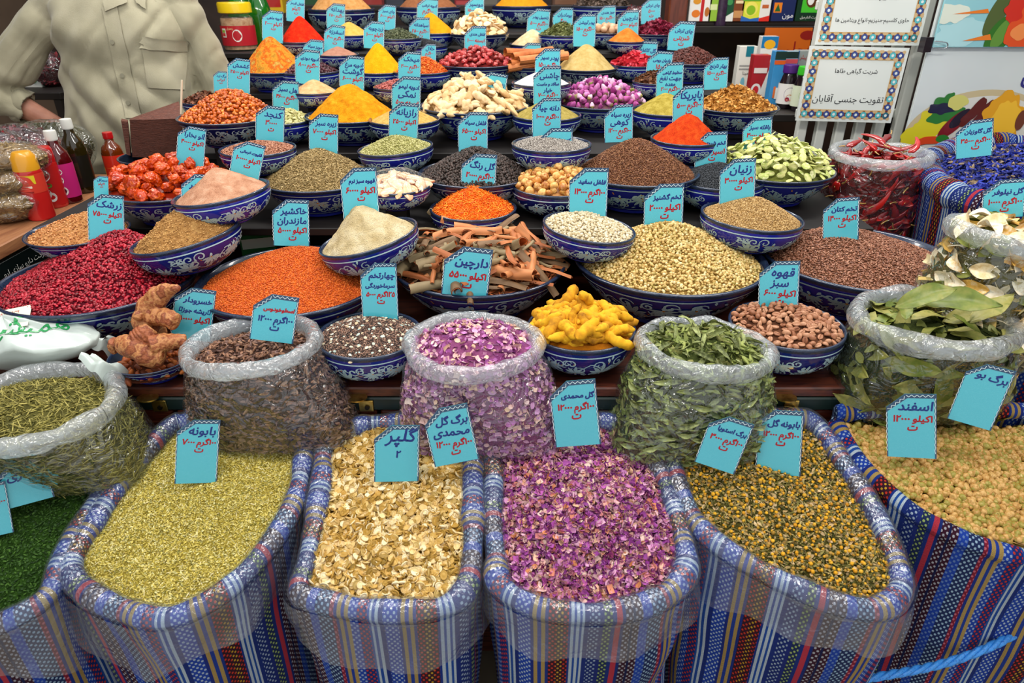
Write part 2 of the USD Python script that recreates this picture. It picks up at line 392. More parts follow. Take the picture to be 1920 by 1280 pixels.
# ------------------------------------------------------------------ Persian lettering: glyph outlines on a 62-unit em
_GLYPHS = """( 37 ĎŊħŊħĞĎĞ|đġĤġĤŇđŇ
) 37 ĎŊħŊħĞĎĞ|đġĤġĤŇđŇ
- 20 ċıęıĚĬċĬ
/ 37 ĎŊħŊħĞĎĞ|đġĤġĤŇđŇ
: 17 ČĻčľĎŀĒŀĔľĔĺĒĸĎĸ~ČĠčģĎĥđĥĔĤĔğĒĝĎĝ
۰ 18 ČİđĵĖįĒī
۱ 17 ċŇĐňđņĔĵĖĞđĞďĴ
۲ 30 ċŇĐňĒŁěŀĞŃĠňĤŇģŁġľĚĻēĻĖĞĐĞĎķ
۳ 36 ċŇĐňēĿĖĽęĿěŇğņĞŀġľĤľĦŀĤŇĨňĪńĪľħĺġĹĜĻĘĸĔĹĖğĕĞđĞďĴ
۴ 30 ċŇĐňēĽėļĖŀėŅĜňĢňġŃĜŃěŁĞĽĤĿĥĻĞĸĔĸĕĪĕĞđĞďĳ
۵ 34 ČĦČĭĎĳĒĺėłĔŅęňĠĽĤĳĦīĥģĠĞĜĞęĠĖĞĒĞĎġ|đĬđĤēģĖĤėħěħěĤĝģĠģġĥġīĠıĚľĖĹĒĲ
۶ 26 ĊĠĎĩĕıĐĴčĹČĿčłēŇĖňĝŇĝłĖŃēłđĿđĻēĹėĵęĵĞĹġĵĖīĎĞ
۷ 36 ĉŇĎŉĚĩĥňīŇĢĳĜĞėĝĐĶ
۸ 36 ĉĠĒĳĘŇĝňĢĴĪğĥĝĚĽĎĝ
۹ 30 ĊĺċŁčńĐŇĖňĚŇĜŅĞľĢğĞĞěĳēĲĐĳČĵ|ĎĻĐĹĒķĚĸęĿĖŃēŃđłďĿ
ﭖ 61 ĊħċĳĐĲďĪđĥĔģęĢįĢĻĥĽħĽīĺĵĿķłĭłħĿĢĹğİĝĜĝĔĞĎġċģ~ħĕĩėīėĭĕĭēĬđĪđĨĒ~ģČģĎĥĐĨĐĩĎĩċħĊĤĊ~ğēğĕġėģėĥĕĥĒģđĠđ
ﭗ 68 ĊħĊįċĳčĳĐĲďīĐħĒĤĕģħĢİģĻĨŁĬńĪńĦŅĥňģŎģŏĠōĞńğŀĢĿĤĸĠĮĞĥĝęĝĒĞĎġċģ~ĦēĦĕĨėĪėĬĕĬĒĪđħđ~ĢČĢĎĤĐĦĐĨĎĨċĥĊģĊ~ĝēĝĕĠėĢėģĕģĒġđğđ
ﭘ 18 ĈĞĉģďģĒĦĒīďĵĔķėīĖĤđğċĞ~ĐĔđėēĘĕĘĖĖĖĔĔĒĒĒ~ČčČĐĎđđđĒďĒčĐċčċ~ĈĔĈėĊĘČĘĎĖĎĔČĒĉĒ
ﭙ 23 ĈĞĉģčģĐĥēİĘįĖĩĖĦĘĤĠģĢĢĢğĠĞĘĞĔġĎĞ~ĔĔĕėėĘęĘěĖĚĔĘĒĖĒ~ĐčĐĐĒđĕđĖďĖčĔċĒċ~ČĔČėĎĘđĘĒĖĒĔĐĒčĒ
ﭺ 41 ĉęĊĞĎĤĖīğįĕĲċĲĊĶĕĸĤĳĭĲĬĭĠīĕĥďĞčėĐĐĕČěċģċĭčĮĉĢąĚĆēĈĎĊċĎĉē~ĠěġĝģğĥğĦĝĦĚĤęĢę~ĜĔĜėĞĘġĘĢĖĢēĠĒĞĒ~ĘěĘĝĚğĝğĞĝĞĚĜęĚę
ﭻ 44 ĉęĊğĎĥĖīğİĕĳċĲĊĶĎĸĖĸĤĳĭĳĭĮĩĭīħįĤĶģĸġķğĵĞįĞĪĠĦĥĥĬĤĬęĨĐĠčėĐĐĕčĝċĥċĭčĮĉĦĆĚĆĐĉĊĐ~ĞęĞĜĠĝģĝĤěĤęĢėĠė~ĚēĚĕĜėĞĖĠĔĠĒĞĐěđ~ĖęĖĜĘĝĚĝĜěĜęĚėėė
ﭼ 37 ĈĞĉģĔĤĠĪĘĮĐįčĮČĳđĴėĳĥĭĪĬĪĨĤħĔğ~ěĕěėĝęğĘġĖġĔĞĒĜē~ĖĎĖĐęĒěđĜďĜčĚċĘČ~ĒĕĒėĔęėĘĘĖĘĔĖĒĔē
ﭽ 40 ĈĞĉģĕĥĠĪĝĬĘĮĐįčĮČĳđĴĘĳĤĭĪĬĪĨħħħĦĪģıģĲĢĲğıĞĩĞĤġĢĦęġđğ~ęĕĚėĜęĞĘĠĖğĔĝĒěē~ĕĎĕĐėĒĚđěďěčęċĖČ~đĕđėēęĕĘėĖėĔĕĒĒē
ﮊ 23 ćĔĐęĕĞĖĦĒıĖĳęĮěħěġęĜĔĖČđĈĐ~ĔļĕĿėŀęŀěľĚļĘĺĖĺ~ĐŃĐņĒŇĕŇĖŅĖłĔŁĒŁ~ČļČĿĎŀđŀĒľĒļĐĺčĺ
ﮋ 25 ĆĔďĘĔĝĖĢĖĦĒıĖĳĜĥĞģģģĤġģğğĞĚĠĘěĔĖċĐĈĐ~ēļĔĿĖŀĘŀĚľęļėĺĕĺ~ďŃďņđŇĔŇĕŅĕłēŁđŁ~ċļċĿčŀďŀđľđļďĺČĺ
ﮎ 55 ĊħĊįċĳČĳĐĲďĩđĥĔģĜĢĩĢĴĤĶħĵīįıĦĹħļĨľĭłĽŊĿŅĬĻĶĲĺīĻĥĸġĲĞĭĝęĝĒĞĎġċģ
ﮏ 60 ĊħĊįċĳčĳĐĲďĩđĥĔģĜĢĨĢİģĵĥĶħĵĪĨĸħĻĨľīŁĽŊĿŅĬĻĶİĿĥłģŇģňĠŅĞŁĞĽĠĺģĴğĮĝęĝĒĞĎġċģ
ﮐ 26 ĈĞĉģĕģęħęĪĕĮĊĹċľđłĠŊĢŅďĻęĲĜĭĞĩĜĢęğĔĞ
ﮑ 32 ĈĞĉģĔģĘĤęĦęĨėĬĊĸċľĒŃĠŊĢŅďĻĘĲĢĥĪĢĪğĩĞģĞğĠĝģĚĠĕĞ
ﮒ 55 ĊħĊįċĳČĳĐĲďĩđĥĔģĜĢĩĢĴĤĶħĵīįıĦĹħļĨľĭłĽŊĿŅĬĻĶĲĺīĻĥĸġĲĞĭĝęĝĒĞĎġċģ~ĢŃĬŉĺőĻŎĺŌĥŀ
ﮓ 60 ĊħĊįċĳčĳĐĲďĩđĥĔģĜĢĨĢİģĵĥĶħĵĪĨĸħĻĨľīŁĽŊĿŅĬĻĶİĿĥłģŇģňĠŅĞŁĞĽĠĺģĴğĮĝęĝĒĞĎġċģ~ĢŃĬŊĺőĻōĥŀ
ﮔ 26 ĈĞĉģĕģęħęĪĕĮĊĹċľđłĠŊĢŅďĻęĲĜĭĞĩĜĢęğĔĞ~ĆŃĎŉĝőĞōĈŀ
ﮕ 32 ĈĞĉģĔģĘĤęĦęĨėĬĊĸċľĒŃĠŊĢŅďĻĘĲĢĥĪĢĪğĩĞģĞğĠĝģĚĠĕĞ~ĆŃďŉĝőğōĈŀ
ﯼ 47 ĊĜĊģčĩđħďġďĜđęĔėĚĕĠĕĩĘĭěĮĞģĤġĦĠĨĠĭĥĴĪķıĸĶĶĴııĳĬĲħįĥīĦĨıģĴĠĲęĬĔĢĐĕĐčĔ
ﯽ 46 ĊĜĊĢČĩđħďğĐĚēėęĕĥĕĪėĮĚįĝĮğĦĢħħİĤķģĹĢĹğķĞĴĞĳĚİĕĪĒĢĐĘĐĐĒČĖ
ﯾ 19 ĈĞĉģďģĒĦĒĬďĵĔķėīĖĤēĠĐğ~đĔđėēĘĕĘėĖĖĔĔĒĒĒ~ĈĔĈėĊĘčĘĎĖĎĔČĒĊĒ
ﯿ 23 ĈĞĉģčģĐĥēİĘįėĩėĤĜģġģĢġĢğĠĞĘĞĔġďĞ~ĕĔĕėėĘęĘěĖěĔęĒĖĒ~ČĔČėĎĘđĘĒĖĒĔĐĒĎĒ
ﺀ 26 ĉğđġčĤČħČĬčİēĴěĳĚįĕįĒĮđīđĨĔĤĖģĞĥĠġċĚ
ﺁ 14 ąŏĈŒČŒĒŐėőęŏĖōĒŌċŏćō~ČņĒņēĞčĞ
ﺂ 18 ČņĒņēħĕģěģĝĢĝĠěĞĒğĎģ~ĄŏĉŒčŒĒŐėőęŏĔŌĐŌċŏĆō
ﺃ 15 ĉōċŎĉőĊŖĎŘĒŘĒŕčŕČŒďŏĔŐĕōĊŊ~čņĒņēĞĎĞ
ﺄ 18 ČņĒņēħĕģěģĝĢĝĠěĞĒğĎģ~ĉōċŎĉŒĊŖčŘĒŘđŕčŕČŒďŏĔŐĕōĊŊĉŊ
ﺉ 47 ĊĜĊģčĩđħďġďĜđęĔėĚĕĠĕĩĘĭěĮĞģĤġĦĠĨĠĭĥĴĪķıĸĶĶĴııĳĬĲħįĥīĦĨıģĴĠĲęĬĔĢĐĕĐčĔ~ďıđĲďĶĐĺĔļĘļĘĹĔĹĒķĖĳĚĴěıđĮďį
ﺊ 46 ĊĜĊĢČĩđħďğĐĚēėęĕĥĕĪėĮĚįĝĮğĦĢħħİĤķģĹĢĹğķĞĴĞĳĚİĕĪĒĢĐĘĐĐĒČĖ~ďĲđĲďĶĐĻĔĽĘļĘĺēĹĒķĖĳĚĵěĲđĮďį
ﺋ 17 ĊŁČłĊņċŊĎŌĒŌĒŉĎŉčŇĐŃĕńĕŁĊľ~ĈĞĉģĎģĐĦđīčĵĒķĕīĕĤĒĠďğ
ﺌ 21 ĈĞĉģčģďĥĒİĖįĕĦėĤĞģĠĢĠğĞĞėĞēġĎĞ~ċĺĎĻċľČŃĐŅĔŅĔłĐłďĿĒļĖĽėĺčķČķ
ﺍ 15 ČŊĒŊēĞĎĞ
ﺎ 18 ČŊĒŊēħĕģěģĝĢĝĠěĞĒğĎģ
ﺏ 61 ĊħċĳĐĲďĪđĥĔģęĢįĢĻĥĽħĽīĺĵĿķłĭłħĿĢĹğİĝĜĝēĞČĢ~ģēģĕĥėĨėĩĕĩĒħđĤđ
ﺐ 68 ĊħĊįċĳčĳĐĲďīĐħĒĤĕģħĢİģĻĨŁĬńĪńĦŅĥňģŎģŏĠōĞńğŀĢĿĤĸĠĮĞĥĝęĝĒĞĎġċģ~ĢēĢĕĤėĦėĨĕĨĒĥđģđ
ﺑ 17 ĈĞĉģďģđĦđĬčĵēķĖīĕĤđğċĞ~ČĔČėĎĘĐĘĒĖĒĔďĒčĒ
ﺒ 21 ĈĞĉģčģďĥĒİĖįĕĦėĤĞģĠĢĠğĞĞėĞēġĎĞ~ďĔĐėĒĘĔĘĖĖĕĔēĒđĒ
ﺕ 61 ĊħċĳĐĲďĪĐĦĔģęĢįĢĻĥĽħĽīĺĵĿķŀĶłĭłħĿĢĹğİĝĜĝēĞČĢ~ħĹĨĻĪĽĬĽĭĻĭĸīķĩķ~ğĹğĻġĽģĽĥĻĥĸģķĠķ
ﺖ 68 ĊħĊĭċĳČĳĐĲďīĐĦĕģħĢİģĹħŁĬńĪńĦŅĤŎģŏĠōĞńğŀĢĿĤĸġĮĞĥĝęĝĒĞĎġċģ~ĨĹĨĻĪĽĬĽĮĻĭĸīķĩķ~ğĹğĻġĽĤĽĥĻĥĸģķġķ
ﺗ 19 ĒŀēłĕńėŃęŁĘĿĖľĔľ~ĈĞĉģďģĒĦĒīĎĵĔķėīĖĤēĠĐğ~ĊŀĊłČńĎŃĐŁĐĿĎľċľ
ﺘ 23 ĈĞĉģčģĐĥēİĘįĖĩĖĥĘĤĠģĢĢĢğĠĞĘĞĔġĎĞ~ĕĺėļęļěĻĜĸĚĶĘĶĖĸ~čĸčĻďļĒļēĺēĸđĶĎĶ
ﺙ 61 ĊħċĳĐĲďĪđĥĔģęĢįĢĻĥĽħĽīĺĵĿķŀĶłĭłħĿĢĹğİĝĜĝĔĞĎġċģ~ħĻĩĽīĽĭĻĭĹĬķĪķĨĸ~ģŀģłĥńĨńĩłĩĿħľĥľ~ğĹğĻġĽĤĽĥĻĥĸģķġķ
ﺚ 68 ĊħĊĭċĳČĳĐĲďīĐĦĕģĜĢĮģĻĨŁĬńĪńĦŅĤŎģŏĠōĞńğŀĢĿĤĸġĮĞĥĝęĝēĞĎġċģ~ĨĹĨĻĪĽĬĽĮĻĭĸīķĩķ~ģŀģłĥńĨńĩłĩĿħľĥľ~ğĹğĻġĽĤĽĥĻĥĸģķġķ
ﺛ 19 ĒŀēłĕńėŃęŁĘĿĖľĔľ~ĈĞĉģďģĒĦĒīďĵĔķėīĖĤēĠđğċĞ~ĎņĎŉđŊēŊĔňĔņĒńĐń~ĊŀĊłČńďŃĐŁĐĿĎľČľ
ﺜ 23 ĈĞĉģčģĐĥēİėįĖĩėĤěģĠģĢġĢğĠĞėğĔġĎĞ~ĕĸĖĻĘļĚļĜĺěĸęĶėĶ~đĿđŁēŃĖŃėŁėľĕĽēĽ~čĸčĻďļĒļēĺēĸđĶĎĶ
ﺝ 40 ĉĔĊğďĦĕīĞįĔĲċĲĊĶĔĸģĳīĲīĭğīĕĥĎĝčėĐĐĔČěċĢċīčĭĉġąęĆĒĈĎĊĊď~ĚęěěĝĝğĝġěĠĘĞėĜė
ﺞ 40 ĉęĊğčĥĖĬĞİĔĳċĲĊĶČķĖĸģĳīĳīĮĥĭĦĨĪĤıģĳĢĳğıĞīĞĦĠĢģġīĠīĕĥĎĝčĘĎĔĐĐēčěċĤċīčĭĉĦĆęĆĐĉĊĐ~ęęęěěĜĞĜğĚğĘĝĖěė
ﺟ 37 ĈĞĉģĕĥĠĪěĭĖįčĮČĳđĴėĳĥĭĪĬĪĨĢĦėĠČĞ~ĖĕĖėęęěĘĜĖĜĔĚĒĘē
ﺠ 40 ĈĞĉģĔĤĠĪĞĬĖįčĮČĳđĴĘĳĥĭĪĬĪĨħħĨĥīģĲģĳġĲğıĞĩĞĤĢĢĦĔğ~ĕĕĕėĘęĚĘěĖěĔęĒėē
ﺡ 40 ĉĔĊğďĦĕīĞįĔĲċĲĊĶĔĸģĳīĲīĭğīĕĥĎĝčėĐĐĔČěċĢċīčĭĉġąęĆĒĈĎĊĊď
ﺢ 40 ĉęĊğčĥĕīĞİĔĳċĲĊĶČķĖĸģĳīĳīĮĥĭĦĨĪĤıģĳĢĳğıĞīĞĦĠĢģġīĠīĕĥĎĝčĘĎĔĐĐēčěċĢċīčĭĉĦĆęĆĐĉĊĐ
ﺣ 36 ĈĞĉģĕĥĠĪĝĬĘĮĐįčĮČĳđĴėĳĥĭĪĬĪĨģĦėĠČĞ
ﺤ 40 ĈĞĉģĕĥĠĪĝĬĖįčĮČĳđĴĘĳĥĭĪĬĪĨħħħĦĪģıģĳġĲğıĞĩĞĤġĢĦĔğČĞ
ﺥ 40 ĉĔĉĜčĤĕīĞįĔĲċĲĊĶĔĸģĳīĲīĭğīĕĥĎĝčėĐĐĔČěċĢċīčĭĉġąĕĆĐĉČČ~ĘŀĘŃĚńĝńĞłĞŀĜľĚľ
ﺦ 40 ĉĔĉĜčĥĖĬĞİĔĳċĲĊķĔĸģĳīĳīĮĥĭĥīħĦĩĤĳĢĳğĲĞīĞĥĠĢĥġīğīĘĨĒģĎĝčėĐĐĔčěċĢċīčĭĉġĆĕćĐĉČč~ĘŁĘŃĚńĝńĞłĞŀĜľĚĿ
ﺧ 37 ĈĞĉģĕĥĠĪĝĬĘĮĐįčĮČĳđĴėĳĥĭĪĬĪĨĤħėĠČĞ~ďļďĿĒŀĔŀĕľĕļēĺđĺ
ﺨ 40 ĈĞĉģĔĤĠĪĝĬĖįčĮČĳđĴĘĳĥĭĪĬĪĨħħĨĥĪģĲģĳġĲğıĞĩĞĤĢĢĦĔğČĞ~ďļďĿđŀēŀĕľĕļēĺĐĺ
ﺩ 29 ĊġČĥēģĘģĝĦĞĩĝĭĖĸĚĻğĴĢīģĦĢģĞĠĘĞđĞ
ﺪ 33 ĊġČĥēģĘģĝĦĝīĖĸĚĻĠıĤĦħģīģĬĢĬğīĞħĞĤğġĢěĞēĞčğ
ﺫ 30 ĊġčĥēģĘģĜĤĝĦĝĭĖĸĚĻĞĵĢĬģĦĢģğĠĘĞďğ~ĒŃēņĕŇėŇęŅĘłĖŁĔŁ
ﺬ 33 ĊġČĥēģĘģĝĦĞĩĝĬĖĸĚĻġįĤĦħģīģĬĢĬğīĞħĞĤğġĢěĞēĞčğ~ēŃēņĕŇėŇęŅęłĖŁĔŁ
ﺭ 23 ĆĔďęĔĞĖĦĒıĖĳęĭěħĚġęĜĔĖċđĈĐ
ﺮ 25 ĆĔďĘĔĝĖĢĖĦĒıĖĳĜĥĞģģģĤġģğğĞĚĠĘěĔĖċĐĈĐ
ﺯ 23 ĆĔďĘĔĞĖĦĒıĖĳęĭěħĚġęĜĔĖČđĈĐ~ĐļĐĿĒŀĔŀĖľĖļĔĺđĺ
ﺰ 25 ĆĔďĘĔĝĖĢĖĦĒıĖĳĜĥĞģģģĤġģğğĞĚĠĘĚēĕċĐĈĐ~ďľđŀēŀĕĿĕļĔĺđĺďļ
ﺱ 75 ĊĜĊĢčĩđħďĞĐĚĒėĚĕĠĕĥėĨĚĪĞĪĥĨĮĬİĭįįĦĲģĶģĹĤĺĨļİŀįĿĥŁĤŉģŋĥŋĪňĵōķŐĭŐħŎĢŊğłĞĿğĽġĺğĶĞįğĭėĩēģĐĝĐĖĐĐĒČė
ﺲ 79 ĊĜċĥČĩčĩđħďĞĐĚĒėęĕģĖĨęĪĞĪĤĨįĬİİĥĲģĶģĺĦĻİŀįĿĨŀĤłģŇģŊĥŊħŊĳŎĳŏĪőĥœģŘģŚġřğŘĞŒĞōģŋĠņĞĿğļġĺğĶĞĳĞįğĭėĩēģĐĝĐĖĐĐĒČė
ﺳ 49 ĈĞĉģČģĎĥđįĖĮĕĥėģĜģğĥĢİĦįĥĦĦĤĨģįģıĦıĪĭĵĲķĵĭĵħĴĢığĮĞĩĞĥğģġğĞĘĞĔğĒġčĞ
ﺴ 53 ĈĞĉģČģĎĥđįĖĮĔĦėģĜģğĤĢİĦįĦĥĨģĮģİĥıħİĳĴĳĵĩķĥĹģľģŀĢŀğĽĞĹĞĴģıĠĬĞħĞģġĠğĜĞĕğĒġČĞ
ﺵ 75 ĊĜĊĢčĩđħďĞĐĚĒėĚĕĠĕĥėĨęĪĞĪĥħĮĬİįħĲģĶģĸĤĺĨļįŀįĿĩŀĤłģŉģŋĥŋĪňĵŌķōĶŐĭŐħŎĢŊğłĞĿğĽġĺğĶĞįğĭĘĪĔģĐĝĐĖĐĐĒČė~ļĻļľĿĿŁĿłĽłĺŀĹľĹ~ĸłĸńĺņļņľńľŁļŀĹŀ~ĴĻĴľĶĿĸĿĺĽĺĺĸĹĵĹ
ﺶ 79 ĊĜĊĢčĩđħďĞďěĒėęĕģĖĨęĪĞĪĤħĮĬİİĥĲģĶģĸĤĺĦļįŀįŀĤłģŇģŉĤŋħŊĳŏĳŐĩőĥŔģřģŚġřğŘĞŒğŎģŋĠņĞĿğĽġĺğĶĞįğĭĘĩēģĐĝĐĖĐĐĒČė~ļĻļľĿĿŁĿłĽłĺŀĹľĹ~ĸłĸńĺņļņľńľŁļŀĹŀ~ĴĻĴľĶĿĸĿĺĽĺĺĸĹĵĹ
ﺷ 49 ĈĞĉģČģĎĥđįĖĮĕĥėģĜģğĥĢįĦįĥĦħģĭģįĤıĦıĪĭĵĲķĵĭĵħĴĢığĮĞĩĞĥğģġğĞĘĞĔğĒġčĞ~ĤĻĤľĦĿĩĿĪĽĪĺĨĹĥĹ~ĠłĠńĢņĤņĦńĥŁģŀġŀ~ěĽĝĿğĿġľĢĻĠĹĞĹĜĺ
ﺸ 53 ĈĞĉģČģĎĥđįĖĮĕĥėģĜģğĥĢįĦįĥĦħĤĭģįĤıĦİĳĵĳĵĪķĥĺģĿģŀġĿğľĞĸğĴģİğĬĞħĞģġġğĜĞĕĞĒġčĞ~ĤĻĤľĦĿĩĿĪĽĪĺĨĹĥĹ~ĠłĠńĢņĤņĦńĥŁģŀġŀ~ěĻĜľĞĿĠĿĢĽġĺğĹĝĹ
ﺹ 81 ĊĜĊģČĩđħďĞĐęĖĕğĕĦėĩĜĪĤĨĭĨįĬİįħĳĤĻĭņĴŊĵŐĴŔıŖĮŕĦŐĠŊĞŁĝķĝįĠĮęĬĖĨĒĢĐęĐēđČĖ|ĸģńĢōĤőħőĬōİņįĿĪ
ﺺ 84 ĊĜĊĢčĩđħďĞĐĚĒėęĕģĖĨĚĪĞĪģĨįĬİįħĳĤľİńĴŉĵŏĵŕİŖĩŔĤŝģşġŞğŝĞŖĞŐġňĞĻĝįĠĮĚĪĔĥđĝĐĖĐĐĒČė|ĸģĺĢŅĢŌĤőĨőĭŌİņįŀī
ﺻ 56 ĈĞĉģČģďĦđįĖĮĕĦĖĤęģĤįĮĴķĴĻıĽĭĽĩĻĤĸġĲĞĪĝĝĝĖğĒĢĐĠČĞ|ğģĬĢĲģķħĸĩĸĬĴİĭįĦī
ﺼ 59 ĈĞĉģČģďĦđįĖĮĕĦĖĤĚģĠīĦİīĳıĵķĴļİĽĩĻĤńģņĢņğńĞĽĞķĠĲĞĪĝęĞĔĠĒĢĐĠČĞ|ğģĬĢĲģķħĸĩĸĬĴİĭįĦī
ﺽ 81 ĊĜĊģČĩđħďĞĐęĖĕğĕĦėĩĜĪĤĨĭĨįĬİįħĳĤĻĭņĴŊĵŐĴŔıŖĮŕĦŐĠŊĞŁĝķĝįĠĮęĬĖĨĒĢĐęĐēđČĖ|ĸģńĢōĤőħőĬōİņįĿĪ~ņľŇŀŉłŋŁŌĿŌĽŊĻňļ
ﺾ 84 ĊĜĊĢčĩđħďĞďěĒėęĕģĖĨĚĪĞĪģĨįĬİįħĳĤľİńĴŉĵŏĵŕİŖĩŔĤŝģşġŞğŝĞŖĞŐġňĞĻĝįĠĭĘĪĔĥđĝĐĖĐĐĒČė|ĸģĺĢŅĢŌĤőĨőĭŌİņįŀī~ņľŇŀŉłŋłŌŀŌĽŊļňļ
ﺿ 56 ĈĞĉģČģďĦđįĖĮĕĦĖĤęģĤįĮĴķĴĻıĽĭĽĩĻĤĸġĲĞĪĝĝĝĖğĒĢĐĠČĞ|ğģĬĢĲģķħĸĩĸĬĴİĭįĦī~ĭľĭŀİŁĲŁĳĿĳĽıĻįĻ
ﻀ 59 ĈĞĉģČģďĦđįĖĮĕĦĖĤĚģĠīĦİīĳıĵķĴļİĽĩĻĤńģņĢņğńĞĽĞķĠĲĞĪĝęĞĔĠĒĢĐĠČĞ|ğģĬĢĲģķħĸĩĸĬĴİĭįĦī~ĭľĭŀİŁĲŁĳĿĳĽıĻįĻ
ﻁ 49 ĉĞĊģĒĢĕħĔŊęŊĚĭģĳĪĵıĴĴıĶĮĶĩĴĤİġĬğĤĝĖĝ|ĘģĤĢĬĤıĨıĬĭİĦįğī
ﻂ 52 ĊĞĊģĒĢĕħĔŊęŊĚĭĥĴĩĵįĵĴıĶĮĶĩĴĤĽģĿĢĿğļĞĶĞİĠĪĞģĝĎĞ|ĘģĢĢĬĤıħıĩıĭĬİĦįĠī
ﻃ 42 ĈĝĉģČģĎĦčŊĒŊēĬĞĴĦĵĪĴĭıįĭįĩīĢĤğēĝ|ĒģĞģĦĥĪħĪĬħįğįęī
ﻄ 44 ĈĞĉģČģĎĦčŊĒŊēĬĞĴģĵĨĴĭıįĭįĩĭĤĵģķġĶğĵĞĮĞĨġĢğėĞ|ĒģĜģĦĥĪĨĪĬĦİğįĘĪ
ﻅ 49 ĉĞĊģĒĢĕħĔŊęŊĚĭĢĳĪĵıĴĴıĶĮĶĩĴģİġīĞĤĝđĝ|ĘģĤĢĬĤıĨıĬĭİĦįğī~ĥľĥŀħłĪŁīĿīĽĩĻĦļ
ﻆ 52 ĊĞĊģĒĢĕħĔŊęŊĚĭĥĴĩĵįĵĴıĶĮĶĩĴĤĽģĿĢĿğļĞĶĞİĠĦĝĒĝ|ĘģĢĢĬĤıħıĩıĭĬİĦįĞĩ~ĥľĥŀħłĪłīŀīĽĩļĦļ
ﻇ 42 ĈĝĉģČģĎĦčŊĒŊēĬĞĴĦĵĪĴĭıįĭįĩīĢĢğ|ĒģĞģĦĥĪħĪĬħįğįęī~ĞľĞŀĠŁģŁĤĿĤĽĢĻĠĻ
ﻈ 44 ĈĞĉģČģĎĦčŊĒŊēĬĞĴģĵĨĴĭıįĭįĩĭĤĵģķġĶğĵĞĮĞĨġĢğėĞ|ĒģĜģĦĥĪĨĪĬĦİğįĘī~ĞľĞŀĠŁģŁĤĿĤĽĢĻĠĻ
ﻉ 32 ĉĔĊĝČĢđħČĪċĮċĶčĹđļĕĽĝļĜķĕĸĒķĐĵďıĒĭĖĪġĮģĩĝĨĖĥđĠĎęĎēĒĎĖČġċĪčĬĉĠąĕĆďĉċČ
ﻊ 33 ĉđĉėċĜďġĕĥčĬČıĐĵĕķĜĸĠĶģĳģįĢĪĝĥģģīģĬĠĪĞĥĞğğĘĢďęĎĖĎĒĐĎĕċĝċĩčĪĊĠĆĔĆČĊ|đİęĨĞĭĞİěĲĕĲ
ﻋ 31 ĈĞĉģĒģĎĨčīčıĐĶĖĹĠĸğĳĘĴĔĲĒįĒĬĔĨĚĥĤĨĥģĖğčĞ
ﻌ 32 ĈĞĉģĔĥČĬċıĐĵĘĸğķģĲģĬĝĥĩģīĢīğĩĞĠğĘġċĞ|ĐİęħĝīĞĮĞİěĲĕĲ
ﻍ 32 ĉĔĊĝČĢđħČĪċĮĊĴČĸďĺēļęĽĝļĜķĕĸĒķĐĴďıĒĭĖĪĢĮģĩĖĥđĠĎęĎēĐĐĕČĚċġċĪčĬĈĠąĕĆďĉċČ~ĔņĔňĖŉęŉĚŇĚŅĘŃĕŃ
ﻎ 33 ĉđĉėċĜďġĕĥčĬČıĐĵĕķĜĸĠĶģĳģįĢĪĝĥģģīģĬĠĪĞĥĞğğĘĢďęĎĖĎĒĐĎĕċĝċĩčĪĊĠĆĔĆČĊ|đİęĨĞĭĞİěĲĕĲ~ėŀėłęńĜńĝłĝĿěľęľ
ﻏ 31 ĈĞĉģĒģĎĨčīčıďĴĒķĖĹĠĸğĴĘĴĕĳĒįĒĬĖħěĥĤĨĥģĖğčĞ~ĕłĖńĘņĚņĜŃěŁęŀėŀ
ﻐ 32 ĈĞĉģĔĥČĬċıĐĵĘĸğķģĲģĬĞĥĪģīġīğĩĞĠğĘġďĞ|ĐİęħĝīĞĮĞİěĲĔĲ~ĖŀĖłĘńěńĜłĜĿĚľĘľ
ﻑ 61 ĊħĊĭċĳČĳĐĲďĩĐĦĔģĜĢĸĢļĤĽĨĴĨįīĮıİĸĵļĻĽŀĹłĳłĪŁģľĠĺĞĭĝėĝĎĠċģ|ĳıĳĮĶĭĺĬĽĭļĴĹĸķĸĴĶ~ĴņĴňĶŊĹŉĺŇĺŅĸŃĵń
ﻒ 68 ĊħĊįċĳČĳĐĲďĩđĥĔģĜĢĶģĲĪĳıķĶĻĸľĸńĵŇįŇĩŃģōģŏĢŏğōĞŃĞĽĠįĝęĝĒĞĎġċģ|ĸīĸĨĽĥŁħłĬŀıļĳĸį~ĺŀĺŃļńľńŀłŀŀĽľĻľ
ﻓ 28 ĈĞĉģĕģěĦěĨĔĨďĩčĬčıďĸĒĻĖĽĜļĠķġİġĩĞģěĠĖğđĞ|ĒıĒĮĕĭęĬĜĭěĴęķĘĸĖĸēĶ~ēņēňĕŊėŉęŇęŅėŃĔń
ﻔ 31 ĈĞĉģđģčĩčįďĳĒĶėĸĝķġıĢĪĞģĨģĪĢĪğĨĞĘĠđĞ|ĒĬēĨėĥĜĨĝĭĚĲėĳēİ~ĔŀĔŃĖńęńĚłĚŀĘľĖľ
ﻕ 48 ĊğċĨĎĭĒīďĥďĠĒĚĚĘġĘħęĭĝİģħģĢĦġĬģĲħķĭĸİķĴĲĵīĴġıĚīĕĠĒĕēĐĕČĘ|ĦīħĩĩĨĭħİĨİĮĬĳĪĳĨı~īŁīŃĭńİńıłıŀįľĭĿ~ģŁģŃĥńĨńĩłĩŀħľĤĿ
ﻖ 50 ĊĚċģĎĨĒĦďĠďěđėĔĔęēĠĒħĔĬėĮęİĞĥğĢġġģġĨģĭĦıĪĳİıĳįĵĩĵģĻģĽĢĽğļĞĵĞĳėĮĒĪĐģĎĚčĒďčē|ĦĦĩģİģįĪīĭħĬ~ĬĻĭľįĿıĿĳĽĲĺİĹĮĹ~ĤĻĤľĦĿĩĿĪĽĪĺĨĹĥĹ
